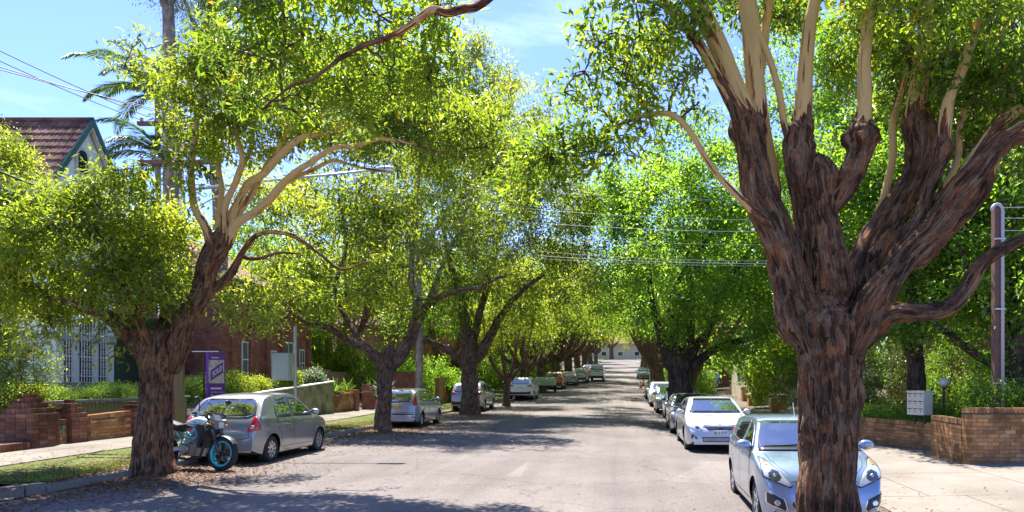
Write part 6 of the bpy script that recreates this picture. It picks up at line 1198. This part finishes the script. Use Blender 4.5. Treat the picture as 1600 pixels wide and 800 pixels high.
# sedans used on both kerbs
SED = dict(dim=(4.75, 1.82, 1.47), wr=.325, ax=(-1.42, 1.36), belt=(.98, .90), sill=.2, tumble=.40, round=.65, taper=.19, spokes=9, top=[(-2.375, .40), (-2.37, .6), (-2.34, .85), (-2.26, .99), (-2.1, 1.03), (-1.75, 1.06), (-1.45, 1.22), (-1.05, 1.39), (-.6, 1.455), (-.1, 1.47), (.25, 1.44), (.6, 1.30), (1.0, 1.10), (1.2, 1.01), (1.5, .95), (1.9, .86), (2.15, .74), (2.28, .62), (2.345, .50), (2.37, .40), (2.375, .32)])
def sedan(label, mat, loc, rz, det=.8, sp=SED, plate=PLATEW, txt=None, group=None, full=False):
    c = Car('parked_car', label, 'car', sp, mat, loc, rz, det, group)
    hatch_side(c, [[(-1.45, 1.10), (-1.1, 1.27), (-.98, 1.30), (-1.0, 1.03)], [(-.92, 1.02), (-.85, 1.33), (-.2, 1.375), (-.2, .99)], [(-.08, .99), (-.08, 1.375), (.2, 1.35), (.5, 1.23), (.95, .99)]])
    c.patch('windscreen_trim', TRIM, 'F', [(-.74, 1.02), (-.55, 1.42), (.55, 1.42), (.74, 1.02)], .003, 16, 8); c.patch('windscreen', CGL, 'F', [(-.70, 1.045), (-.53, 1.395), (.53, 1.395), (.70, 1.045)], .008, 16, 8)
    c.patch('rear_window', CGL, 'B', [(-.66, 1.09), (-.5, 1.37), (.5, 1.37), (.66, 1.09)], .006, 12, 5)
    for sg in (1, -1):
        hl = c.patch('headlight', CLRL, 'F', [(sg * .46, .63), (sg * .62, .60), (sg * .84, .68), (sg * .84, .82), (sg * .70, .77), (sg * .5, .69)], .01, 12, 6)
        c.patch('projector', LENSD, 'F', [(sg * .55, .645), (sg * .60, .63), (sg * .66, .65), (sg * .66, .70), (sg * .60, .71), (sg * .55, .68)], .015, 6, 4, parent=hl, skirt=.003)
        c.patch('tail_light', REDL, 'B', [(sg * .5, .82), (sg * .86, .80), (sg * .85, .96), (sg * .55, .94)], .012, 8, 5)
        c.patch('fog_lamp_recess', TRIM, 'F', [(sg * .60, .37), (sg * .78, .40), (sg * .76, .52), (sg * .64, .44)], .008, 8, 4); c.patch('fog_lamp', CLRL, 'F', [(sg * .66, .40), (sg * .70, .385), (sg * .74, .41), (sg * .70, .45)], .014, 5, 4)
    c.patch('upper_grille', TRIM, 'F', [(-.42, .70), (-.30, .61), (.30, .61), (.42, .70), (.2, .725), (-.2, .725)], .008, 14, 5); c.patch('grille_bar', CHROME, 'F', [(-.46, .70), (-.44, .735), (-.15, .715), (.15, .715), (.44, .735), (.46, .70), (.15, .69), (-.15, .69)], .018, 16, 3)
    c.patch('lower_grille', TRIM, 'F', [(-.46, .30), (-.50, .43), (.50, .43), (.46, .30)], .008, 14, 4)
    for q in (.335, .365, .395): c.seam('grille_slat', 'F', [(-.46, q), (.46, q)], .012, STEEL, .014)
    c.plate('F', .545, plate, txt); c.plate('B', .72, plate, None)
    g = G(); h = c.hit('F', 0, .70, .03)[0]; g.tube([h + Vector((0, .065 * math.cos(a), .043 * math.sin(a))) for a in [R(20 * i) for i in range(19)]], .008, 5); g.tube([h + Vector((.003, .022 * math.cos(a), .043 * math.sin(a))) for a in [R(30 * i) for i in range(13)]], .006, 4); g.tube([h + Vector((.003, .042 * math.cos(a), .014 + .018 * math.sin(a))) for a in [R(30 * i) for i in range(13)]], .006, 4); g.build('emblem', CHROME, c.root)
    for a in 'LR': c.seam('door_seam', a, [(-1.0, 1.0), (-1.08, .8), (-1.0, .6), (-.95, .3), (.9, .3)], .013); c.seam('door_seam', a, [(-.14, .98), (-.13, .3)], .013); c.seam('door_seam', a, [(1.0, .95), (1.0, .6), (.92, .3)], .013)
    for sg in (1, -1): c.seam('bonnet_seam', 'T', [(1.22, sg * .72), (1.6, sg * .70), (2.0, sg * .6), (2.18, sg * .48)], .01)
    c.seam('bumper_seam', 'F', [(-.44, .735), (-.7, .79)], .01); c.seam('bumper_seam', 'F', [(.44, .735), (.7, .79)], .01)
    c.handle(-.75, .9); c.handle(.1, .88); c.mirrors(.82, 1.0); c.wiper('F', [(-.6, 1.05), (-.1, 1.06)]); c.wiper('F', [(.0, 1.05), (.5, 1.06)]); return c
def gz(x, y): return float(roadz(x, y))
PEARL = paint('pale_silver_paint', (.52, .53, .54), .35)
c = sedan('pale silver sedan facing the camera, second car on the right, chrome grille bar', PEARL, (2.52, 21.1, gz(2.42, 22.5)), R(-90), 1.2, dict(SED, spokes=8), txt='BJ 6 A7F')
SEDM = dict(SED, dim=(4.58, 1.79, 1.45), spokes=6, ax=(-1.35, 1.33), round=.8, taper=.24, top=[(x * .964, z) for x, z in SED['top']])
sedan('darker silver sedan directly behind the pale sedan on the right', SILV, (2.5, 27.3, gz(2.3, 28)), R(-91), .9, SEDM)
DKB = paint('dark_blue_paint', (.05, .09, .16), .6); sedan('dark blue sedan behind the plane tree trunk on the right', DKB, (2.8, 35.6, gz(2.7, 36)), R(-90), .8, dict(SEDM, spokes=5))
suv('grey green four wheel drive parked beyond the dark blue sedan', paint('grey_green_paint', (.27, .30, .29), .6), (2.65, 42.8, gz(2.5, 42)), R(-90), group=None)
suv('white utility wagon parked sixth on the right, beyond the grey one', paint('white_paint_plain', (.75, .75, .74), .0), (2.5, 49.6, gz(2.3, 49)), R(-90))
sedan('dark small car at the far end of the right parked row', paint('charcoal_paint', (.07, .08, .09), .5), (2.4, 57.5, gz(2.4, 57)), R(-90), .6)
sedan('blue car seen through the gap beside the plane tree, on a raised driveway', paint('blue_paint', (.06, .13, .35), .5), (7.4, 66, float(prof(66)) + .5), R(-120), .5)
ORG = paint('orange_paint', (.55, .20, .06), .3); suv('orange wagon parked just ahead of the covered trailer', ORG, (-7.0, 70.5, float(prof(70.5))), R(90), det=.5)
sedan('silver sedan parked on the left beyond the orange wagon', SILV, (-6.3, 79, float(prof(79))), R(90), .5)
suv('pale silver wagon parked next to the white van on the slope', PEARL, (-5.4, 84.5, float(prof(84.5))), R(90), det=.5)
sedan('dark red car parked high on the left slope', paint('red_paint', (.35, .04, .03), .4), (-5.7, 97, float(prof(97))), R(90), .4)
sedan('white car parked furthest up the left slope', PEARL, (-5.7, 108, float(prof(108))), R(90), .4)
sedan('grey car parked up the right slope past the cones', SILV, (2.4, 98, gz(2.4, 98)), R(-90), .4)
# white van driving away
VAN = dict(dim=(4.7, 1.72, 1.98), wr=.32, ax=(-1.3, 1.45), belt=(1.15, 1.1), sill=.3, tumble=.13, round=.3, taper=.07, spokes=5, top=[(-2.35, .42), (-2.345, .8), (-2.33, 1.2), (-2.28, 1.6), (-2.2, 1.88), (-2.0, 1.96), (-1, 1.98), (.5, 1.98), (1.2, 1.93), (1.55, 1.72), (1.95, 1.3), (2.15, 1.08), (2.28, .9), (2.34, .6), (2.35, .42)])
c = Car('van', 'white van driving away up the road in the left lane', 'van', VAN, paint('van_white', (.75, .76, .76), 0), (-3.55, 88.5, gz(-3.5, 88.5)), R(90), .7)
hatch_side(c, [[(-2.0, 1.25), (-1.95, 1.72), (-1.0, 1.74), (-1.0, 1.25)], [(-.85, 1.25), (-.85, 1.74), (.25, 1.74), (.25, 1.25)], [(.4, 1.22), (.4, 1.74), (1.1, 1.7), (1.6, 1.3), (1.6, 1.22)]])
c.patch('rear_window_trim', TRIM, 'B', [(-.72, 1.28), (-.70, 1.74), (.70, 1.74), (.72, 1.28)], .005, 10, 5); c.patch('rear_window', CGL, 'B', [(-.68, 1.31), (-.66, 1.71), (.66, 1.71), (.68, 1.31)], .01, 10, 5); c.patch('rear_bumper', TRIM, 'B', [(-.78, .36), (-.78, .6), (.78, .6), (.78, .36)], .02, 10, 3, skirt=.05); c.patch('grab_recess', TRIM, 'B', [(-.3, 1.08), (-.3, 1.14), (.3, 1.14), (.3, 1.08)], .01, 4, 2)
for sg in (1, -1): c.patch('tail_light', REDL, 'B', [(sg * .72, .98), (sg * .81, .98), (sg * .81, 1.3), (sg * .74, 1.3)], .013, 4, 4); g = G(); g.bar((-1.6, sg * .6, 2.06), (.6, sg * .6, 2.06), .03); [g.bar((x, sg * .6, 1.93), (x, sg * .6, 2.06), .03) for x in (-1.6, .6)]; g.build('roof_rack', STEEL, c.root)
c.patch('windscreen', CGL, 'F', [(-.7, 1.25), (-.66, 1.85), (.66, 1.85), (.7, 1.25)], .006, 10, 6); c.mirrors(1.5, 1.25)
# covered trailer
tr = thing('covered_trailer', 'box trailer under a pale green tarpaulin parked on the left', 'trailer', (-7.25, 63.6, float(prof(63.6))), R(90))
g = G(); g.box(-1.3, 1.2, -.75, .75, .45, .85); g.bar((1.2, 0, .5), (2.3, 0, .45), .08); g.box(-1.36, -1.28, -.8, .8, .4, .5); g.build('chassis', BLACK, tr)
g = G(); pts_ = [(-1.36, 1.0), (-1.2, 1.32), (-.6, 1.38), (.6, 1.36), (1.1, 1.28), (1.26, 1.0)]; m = 14; V_ = []
for x_, z_ in [(-1.37, .62)] + pts_ + [(1.27, .62)]:
    for k in range(m + 1):
        y_ = -.85 + 1.7 * k / m; dz_ = -.04 * (abs(y_) / .85) ** 4 + .018 * math.sin(k * 2.3 + x_ * 3); V_.append((x_ + .02 * math.sin(k * 2.9), y_, z_ + dz_))
g.add(V_, [(i * (m + 1) + k, (i + 1) * (m + 1) + k, (i + 1) * (m + 1) + k + 1, i * (m + 1) + k + 1) for i in range(len(pts_) + 1) for k in range(m)])
for sg in (-1, 1): g.add([(-1.37, sg * .85, .62)] + [(x, sg * .85, z - .04) for x, z in pts_] + [(1.27, sg * .85, .62)], [tuple(range(8))])
g.build('tarpaulin', plain('green_tarpaulin', (.38, .44, .30), .7, noise=.2, nscale=4), tr, True)
for sg in (-1, 1): g = G(); g.lathe([(.1, -.08), (.29, -.08), (.3, -.05), (.3, .05), (.29, .08), (.1, .08)], 18, Matrix.Translation((-.1, sg * .86, .3)) @ Matrix.Rotation(R(90), 4, 'X')); g.build('wheel', RUBBER, tr, True); g = G(); g.box(-.45, .25, sg * .86 - .12, sg * .86 + .12, .62, .66); g.build('mudguard', BLACK, tr)
# near right hatchback facing the camera
SW = dict(dim=(3.85, 1.695, 1.45), wr=.30, ax=(-1.22, 1.21), belt=(1.03, .90), sill=.17, tumble=.42, round=.62, taper=.2, spokes=5,
    top=[(-1.925, .34), (-1.92, .58), (-1.89, .83), (-1.83, 1.02), (-1.66, 1.27), (-1.5, 1.36), (-1.0, 1.43), (-.4, 1.45), (.0, 1.44), (.28, 1.39), (.58, 1.21), (.98, 1.0), (1.08, .965), (1.3, .92), (1.55, .855), (1.72, .77), (1.83, .655), (1.885, .55), (1.915, .43), (1.925, .32)])
SBL = paint('ice_blue_silver_paint', (.28, .37, .50), .6, .24)
c = Car('parked_car', 'ice blue silver hatchback half hidden behind the massive right foreground trunk', 'car', SW, SBL, (2.66, 11.15, gz(2.5, 10) - .01), R(-91), 1.5)
hatch_side(c, [[(-1.05, 1.05), (-.95, 1.28), (-.22, 1.335), (-.2, 1.0)], [(-.08, .99), (-.08, 1.335), (.18, 1.30), (.36, 1.22), (.78, .965)]])
c.patch('windscreen_trim', TRIM, 'F', [(-.77, .98), (-.755, 1.01), (-.61, 1.37), (-.5, 1.385), (.5, 1.385), (.61, 1.37), (.755, 1.01), (.77, .98)], .004, 24, 12); c.patch('windscreen', CGL, 'F', [(-.725, 1.02), (-.59, 1.345), (-.45, 1.36), (.45, 1.36), (.59, 1.345), (.725, 1.02)], .010, 24, 12)
c.patch('cowl', TRIM, 'F', [(-.72, .985), (-.72, 1.022), (.72, 1.022), (.72, .985)], .014, 20, 3)
for sg in (1, -1):
    fr_ = c.patch('headlight_trim', TRIM, 'F', [(sg * .42, .595), (sg * .46, .575), (sg * .785, .70), (sg * .80, .80), (sg * .775, .925), (sg * .70, .90), (sg * .56, .77)], .006, 18, 10)
    hl = c.patch('headlight', CLRL, 'F', [(sg * .44, .605), (sg * .47, .592), (sg * .77, .712), (sg * .785, .80), (sg * .765, .905), (sg * .70, .885), (sg * .565, .76)], .016, 18, 10)
    c.patch('lamp_reflector', LENSD, 'F', [(sg * .56, .70), (sg * .60, .655), (sg * .67, .65), (sg * .725, .70), (sg * .72, .76), (sg * .66, .79), (sg * .59, .765)], .020, 10, 8, parent=hl, skirt=.002)
    c.patch('lamp_bulb', CHROME, 'F', [(sg * .62, .72), (sg * .645, .70), (sg * .67, .72), (sg * .645, .745)], .026, 5, 4, parent=hl, skirt=.003)
    c.patch('indicator', AMB, 'F', [(sg * .70, .83), (sg * .75, .84), (sg * .745, .885), (sg * .71, .87)], .021, 5, 4, parent=hl, skirt=.002)
    fs = c.patch('fog_surround', CHROME, 'F', [(sg * .50, .30), (sg * .53, .27), (sg * .76, .37), (sg * .77, .52), (sg * .73, .535), (sg * .54, .44)], .008, 14, 8)
    c.patch('fog_recess', TRIM, 'F', [(sg * .515, .31), (sg * .535, .287), (sg * .742, .38), (sg * .75, .51), (sg * .725, .518), (sg * .55, .43)], .013, 14, 8, parent=fs, skirt=.004)
    c.patch('fog_lamp', CLRL, 'F', [(sg * .60, .38), (sg * .62, .35), (sg * .66, .36), (sg * .675, .40), (sg * .65, .43), (sg * .61, .415)], .019, 8, 6, parent=fs, skirt=.004)
    c.patch('tail_light', REDL, 'B', [(sg * .68, .85), (sg * .80, .86), (sg * .76, 1.2), (sg * .68, 1.2)], .012, 6, 6)
    c.seam('bonnet_seam', 'T', [(1.06, sg * .66), (1.4, sg * .63), (1.62, sg * .56), (1.76, sg * .44)], .008)
c.patch('upper_grille', TRIM, 'F', [(-.38, .64), (-.33, .54), (.33, .54), (.38, .64)], .010, 18, 6); c.patch('lower_grille', TRIM, 'F', [(-.44, .37), (-.36, .25), (.36, .25), (.44, .37), (.42, .40), (-.42, .40)], .010, 18, 6)
for q in (.275, .305, .335, .365): c.seam('grille_slat', 'F', [(-.37 - .3 * (q - .25), q), (.37 + .3 * (q - .25), q)], .012, STEEL if 0 else BRK, .02)
g = G(); h = c.hit('F', 0, .60, .035)[0]; S_ = [(.045, .05), (-.02, .028), (-.045, .012), (0, .0), (.045, -.012), (.02, -.028), (-.045, -.05)]; g.tube([h + Vector((0, a, b)) for a, b in S_], .011, 4); g.build('emblem', CHROME, c.root)
c.seam('bonnet_seam', 'F', [(-.44, .655), (0, .675), (.44, .655)], .009); c.plate('F', .45, PLATEW, None)
for a in 'LR': c.seam('door_seam', a, [(-1.02, 1.05), (-1.0, .75), (-.85, .55), (-.82, .28), (.78, .27)], .010); c.seam('door_seam', a, [(-.14, 1.0), (-.13, .27)], .010); c.seam('door_seam', a, [(.84, .95), (.86, .6), (.80, .27)], .010)
c.handle(-.7, .95); c.handle(.1, .92); c.mirrors(.70, 1.0); c.wiper('F', [(-.62, 1.03), (-.3, 1.04), (.05, 1.065)]); c.wiper('F', [(.0, 1.03), (.3, 1.04), (.55, 1.065)])
g = G(); p = c.hit('T', -.1, -.1)[0] if 0 else c.hit('T', -.05, .02)[0]; g.tube([p, p + Vector((-.1, 0, .2))], .006, 5); g.build('aerial', WHITE, c.root)
# ------------------------------------------------------------ motorbike
TEAL = plain('teal_paint', (.02, .42, .42), .3, coat=1); MW = plain('pearl_white_panel', (.68, .70, .70), .3, coat=1); ENG = plain('engine_metal', (.28, .28, .28), .4, .8); GOLD = plain('disc_metal', (.5, .42, .25), .3, .9); SEATM = plain('seat_vinyl', (.02, .02, .03), .6)
mb = thing('motorbike', 'white and teal naked motorbike leaning on its stand beside the near left tree', 'motorbike', (-8.78, 14.2, -.02), R(-6)); mb.rotation_euler = (R(-7), 0, R(-14)); mb.scale = (1.06, 1.06, 1.06)
MX = Matrix.Rotation(R(90), 4, 'X'); fx, rx_ = .70, -.66
def mwheel(x):
    g = G(); g.lathe([(.235, -.05), (.285, -.062), (.312, -.035), (.318, 0), (.312, .035), (.285, .062), (.235, .05)], 36, Matrix.Translation((x, 0, .318)) @ MX, True); w = g.build('wheel', RUBBER, mb, True)
    g = G(); g.lathe([(.205, -.04), (.24, -.055), (.246, -.045), (.246, .045), (.24, .055), (.205, .04)], 36, Matrix.Translation((x, 0, .318)) @ MX, True); g.build('rim', TEAL, w, True)
    g = G()
    for k in range(5):
        a = R(72 * k + 20)
        for da in (-.16, .16): g.bar((x + .05 * math.cos(a), 0, .318 + .05 * math.sin(a)), (x + .215 * math.cos(a + da), 0, .318 + .215 * math.sin(a + da)), .022, .03, (0, 1, 0))
    g.lathe([(.001, -.06), (.045, -.06), (.045, .06), (.001, .06)], 14, Matrix.Translation((x, 0, .318)) @ MX); g.build('spokes', BLACK, w)
    g = G()
    for sy in ((-.075,) if x > 0 else (.075,)): g.lathe([(.085, sy), (.15, sy), (.15, sy + .006), (.085, sy + .006)], 26, Matrix.Translation((x, 0, .318)) @ MX, True); [g.bar((x + .04 * math.cos(R(60 * k)), sy * -1, .318 + .04 * math.sin(R(60 * k))), (x + .1 * math.cos(R(60 * k + 15)), sy * -1, .318 + .1 * math.sin(R(60 * k + 15))), .012, .008, (0, 1, 0)) for k in range(6)]
    g.v = [(a, b if abs(b) < .07 or True else b, c_) for a, b, c_ in g.v]; g.build('brake_disc', GOLD, w)
mwheel(fx); mwheel(rx_)
hx_, hz_ = .40, .98
for sy in (-.10, .10):
    g = G(); g.tube([(fx, sy, .32), (fx - .13, sy, .62)], .03, 10); g.tube([(fx - .11, sy, .57), (hx_ - .03, sy, hz_ + .06)], .036, 10); g.build('fork_leg', plain('fork_metal', (.08, .08, .085), .35, .7) if 'fork_metal' not in bpy.data.materials else bpy.data.materials['fork_metal'], mb, True)
g = G(); g.box(fx - .07, fx + .0, -.115, -.08, .30, .42); g.build('brake_caliper', ENG, mb)
g = G(); g.box(-.06, .06, -.14, .14, -.02, .02, Matrix.Translation((hx_ + .0, 0, hz_)) @ Matrix.Rotation(R(25), 4, 'Y')); g.box(-.06, .06, -.14, .14, -.02, .02, Matrix.Translation((hx_ + .07, 0, hz_ - .17)) @ Matrix.Rotation(R(25), 4, 'Y')); g.build('triple_clamp', BLACK, mb)
g = G(); 
arc = [(fx + .33 * math.cos(R(a)) * 1.02, .318 + .345 * math.sin(R(a))) for a in range(35, 146, 10)]
g.add([(x, y, z - (.02 if abs(y) > .05 else 0)) for x, z in arc for y in (-.075, -.04, .04, .075)], [(i * 4 + j, i * 4 + j + 1, i * 4 + j + 5, i * 4 + j + 4) for i in range(len(arc) - 1) for j in range(3)]); g.build('front_mudguard', BLACK, mb, True)
g = G(); g.tube([(hx_ - .10, .38, hz_ + .07), (hx_ - .06, .26, hz_ + .12), (hx_ - .01, .12, hz_ + .10), (hx_ - .01, -.12, hz_ + .10), (hx_ - .06, -.26, hz_ + .12), (hx_ - .10, -.38, hz_ + .07)], .013, 8); g.build('handlebar', BLACK, mb)
for sy in (-1, 1):
    g = G(); g.tube([(hx_ - .095, sy * .39, hz_ + .068), (hx_ - .07, sy * .27, hz_ + .115)], .02, 8); gr = g.build('grip', RUBBER, mb); g = G(); g.tube([(hx_ - .0, sy * .24, hz_ + .10), (hx_ - .01, sy * .38, hz_ + .09)], .008, 6); g.build('lever', STEEL, gr)
    g = G(); g.tube([(hx_ - .06, sy * .27, hz_ + .12), (hx_ - .02, sy * .33, hz_ + .26), (hx_ - .04, sy * .35, hz_ + .30)], .008, 6); g.ball((hx_ - .04, sy * .37, hz_ + .34), .022, .075, .045, 12, 8); g.build('mirror', BLACK, mb, True)
    g = G(); g.tube([(hx_ + .10, sy * .10, hz_ - .12), (hx_ + .10, sy * .2, hz_ - .12)], .01, 6); g.ball((hx_ + .10, sy * .22, hz_ - .12), .035, .03, .025); g.build('indicator', AMB, mb, True)
g = G(); g.add([(hx_ + .06, -.10, hz_ - .22), (hx_ + .06, .10, hz_ - .22), (hx_ + .04, .13, hz_ + .0), (hx_ + .04, -.13, hz_ + .0), (hx_ + .20, -.05, hz_ - .2), (hx_ + .20, .05, hz_ - .2), (hx_ + .15, .09, hz_ - .04), (hx_ + .15, -.09, hz_ - .04), (hx_ + .06, -.07, hz_ + .07), (hx_ + .06, .07, hz_ + .07)], [(0, 3, 2, 1), (4, 5, 6, 7), (0, 1, 5, 4), (0, 4, 7, 3), (1, 2, 6, 5), (3, 7, 8), (2, 9, 6), (7, 6, 9, 8), (3, 8, 9, 2)]); hd = g.build('headlight_cowl', plain('cowl_grey', (.09, .095, .1), .3, coat=1), mb)
g = G(); g.box(hx_ + .17, hx_ + .205, -.05, .05, hz_ - .18, hz_ - .07); g.build('headlight', CLRL, hd)
def loft(name, secs, mat, parent, n=14):
    g = G(); vs = []
    for x, y, z, ry, rz_ in secs: vs += [(x, y + ry * math.copysign(abs(math.cos(a)) ** .7, math.cos(a)), z + rz_ * math.copysign(abs(math.sin(a)) ** .8, math.sin(a))) for a in [2 * math.pi * k / n for k in range(n)]]
    m = len(secs); g.add(vs, [(i * n + k, (i + 1) * n + k, (i + 1) * n + (k + 1) % n, i * n + (k + 1) % n) for i in range(m - 1) for k in range(n)] + [tuple(range(n)), tuple(range((m - 1) * n, m * n))[::-1]]); return g.build(name, mat, parent, True)
tk = loft('fuel_tank', [(-.16, 0, .86, .06, .03), (-.10, 0, .88, .10, .06), (.02, 0, .905, .135, .085), (.14, 0, .92, .15, .095), (.25, 0, .91, .135, .08), (.33, 0, .89, .08, .05)], MW, mb)
g = G()
for sy in (-1, 1):
    for k, (a, b) in enumerate([((.03, .87), (.22, .85)), ((.08, .915), (.2, .90))]): g.add([(a[0], sy * .168, a[1]), (b[0], sy * .172, b[1]), (b[0] - .03, sy * .170, b[1] - .035), (a[0] + .05, sy * .168, a[1] - .03)], [(0, 1, 2, 3) if sy < 0 else (3, 2, 1, 0)])
g.build('tank_graphic', TEAL, tk)
for sy in (-1, 1):
    g = G(); g.add([(.12, sy * .15, .86), (.36, sy * .17, .84), (.42, sy * .16, .70), (.30, sy * .15, .58), (.18, sy * .13, .72), (.12, sy * .12, .84), (.36, sy * .14, .82), (.40, sy * .13, .70), (.30, sy * .12, .60), (.18, sy * .10, .72)], [(0, 1, 2, 3, 4) if sy > 0 else (4, 3, 2, 1, 0), (9, 8, 7, 6, 5) if sy > 0 else (5, 6, 7, 8, 9)] + [(i, (i + 1) % 5, 5 + (i + 1) % 5, 5 + i) for i in range(5)]); g.build('radiator_shroud', BLACK, mb)
loft('seat', [(-.66, 0, .90, .06, .035), (-.60, 0, .90, .10, .05), (-.45, 0, .86, .13, .045), (-.30, 0, .81, .145, .045), (-.17, 0, .83, .10, .05), (-.12, 0, .85, .07, .04)], SEATM, mb)
loft('tail_unit', [(-.86, 0, .93, .04, .02), (-.75, 0, .90, .08, .04), (-.55, 0, .83, .10, .06), (-.3, 0, .76, .11, .05)], BLACK, mb)
g = G(); g.box(-.89, -.86, -.04, .04, .90, .94); g.build('tail_light', REDL, mb)
g = G()
for sy in (-1, 1):
    for a, b in [((.36, .09, .92), (-.12, .15, .56)), ((.36, .08, .78), (.02, .15, .48)), ((.02, .15, .48), (-.12, .15, .56)), ((.20, .13, .80), (.16, .12, .60)), ((-.12, .15, .56), (-.30, .13, .72)), ((.16, .13, .60), (-.04, .15, .62)), ((-.12, .15, .56), (-.16, .13, .36)), ((-.22, .13, .62), (-.6, .1, .84))]: g.tube([(a[0], sy * a[1], a[2]), (b[0], sy * b[1], b[2])], .014, 8)
g.build('trellis_frame', TEAL, mb, True)
g = G(); g.box(-.20, .20, -.12, .12, .26, .50); g.box(.02, .20, -.09, .09, .48, .74, Matrix.Rotation(0, 4, 'X')); g.lathe([(.001, -.16), (.085, -.16), (.10, -.14), (.10, .14), (.085, .16), (.001, .16)], 18, Matrix.Translation((-.06, 0, .38)) @ MX); g.lathe([(.001, -.15), (.06, -.15), (.07, -.13), (.07, .13), (.001, .13)], 16, Matrix.Translation((.12, 0, .36)) @ MX)
for k in range(5): g.box(0, .22, -.105, .105, .52 + k * .04, .53 + k * .04)
g.build('engine', ENG, mb)
g = G(); g.box(.24, .29, -.15, .15, .42, .74); g.build('radiator', BLACK, mb)
g = G(); g.tube([(.2, -.04, .66), (.32, -.06, .5), (.26, -.08, .24), (.0, -.1, .2), (-.3, -.13, .22)], .024, 8); g.tube([(-.28, -.14, .22), (-.62, -.18, .34)], [.045, .055], 12); g.build('exhaust', BRK, mb, True)
for sy in (-1, 1): g = G(); g.bar((-.18, sy * .11, .40), (rx_, sy * .12, .318), .04, .07); g.build('swingarm', ENG, mb); g = G(); g.tube([(-.16, sy * .14, .34), (-.2, sy * .26, .33)], .014, 6); g.build('footpeg', BLACK, mb)
g = G(); g.tube([(-.1, -.16, .28), (-.02, -.42, -.03)], .012, 6); g.bar((-.06, -.42, -.03), (.03, -.42, -.03), .04, .012); g.build('side_stand', BLACK, mb)
g = G(); g.bar((-.72, .0, .80), (-.95, 0, .52), .16, .02); g.build('tail_tidy', BLACK, mb)
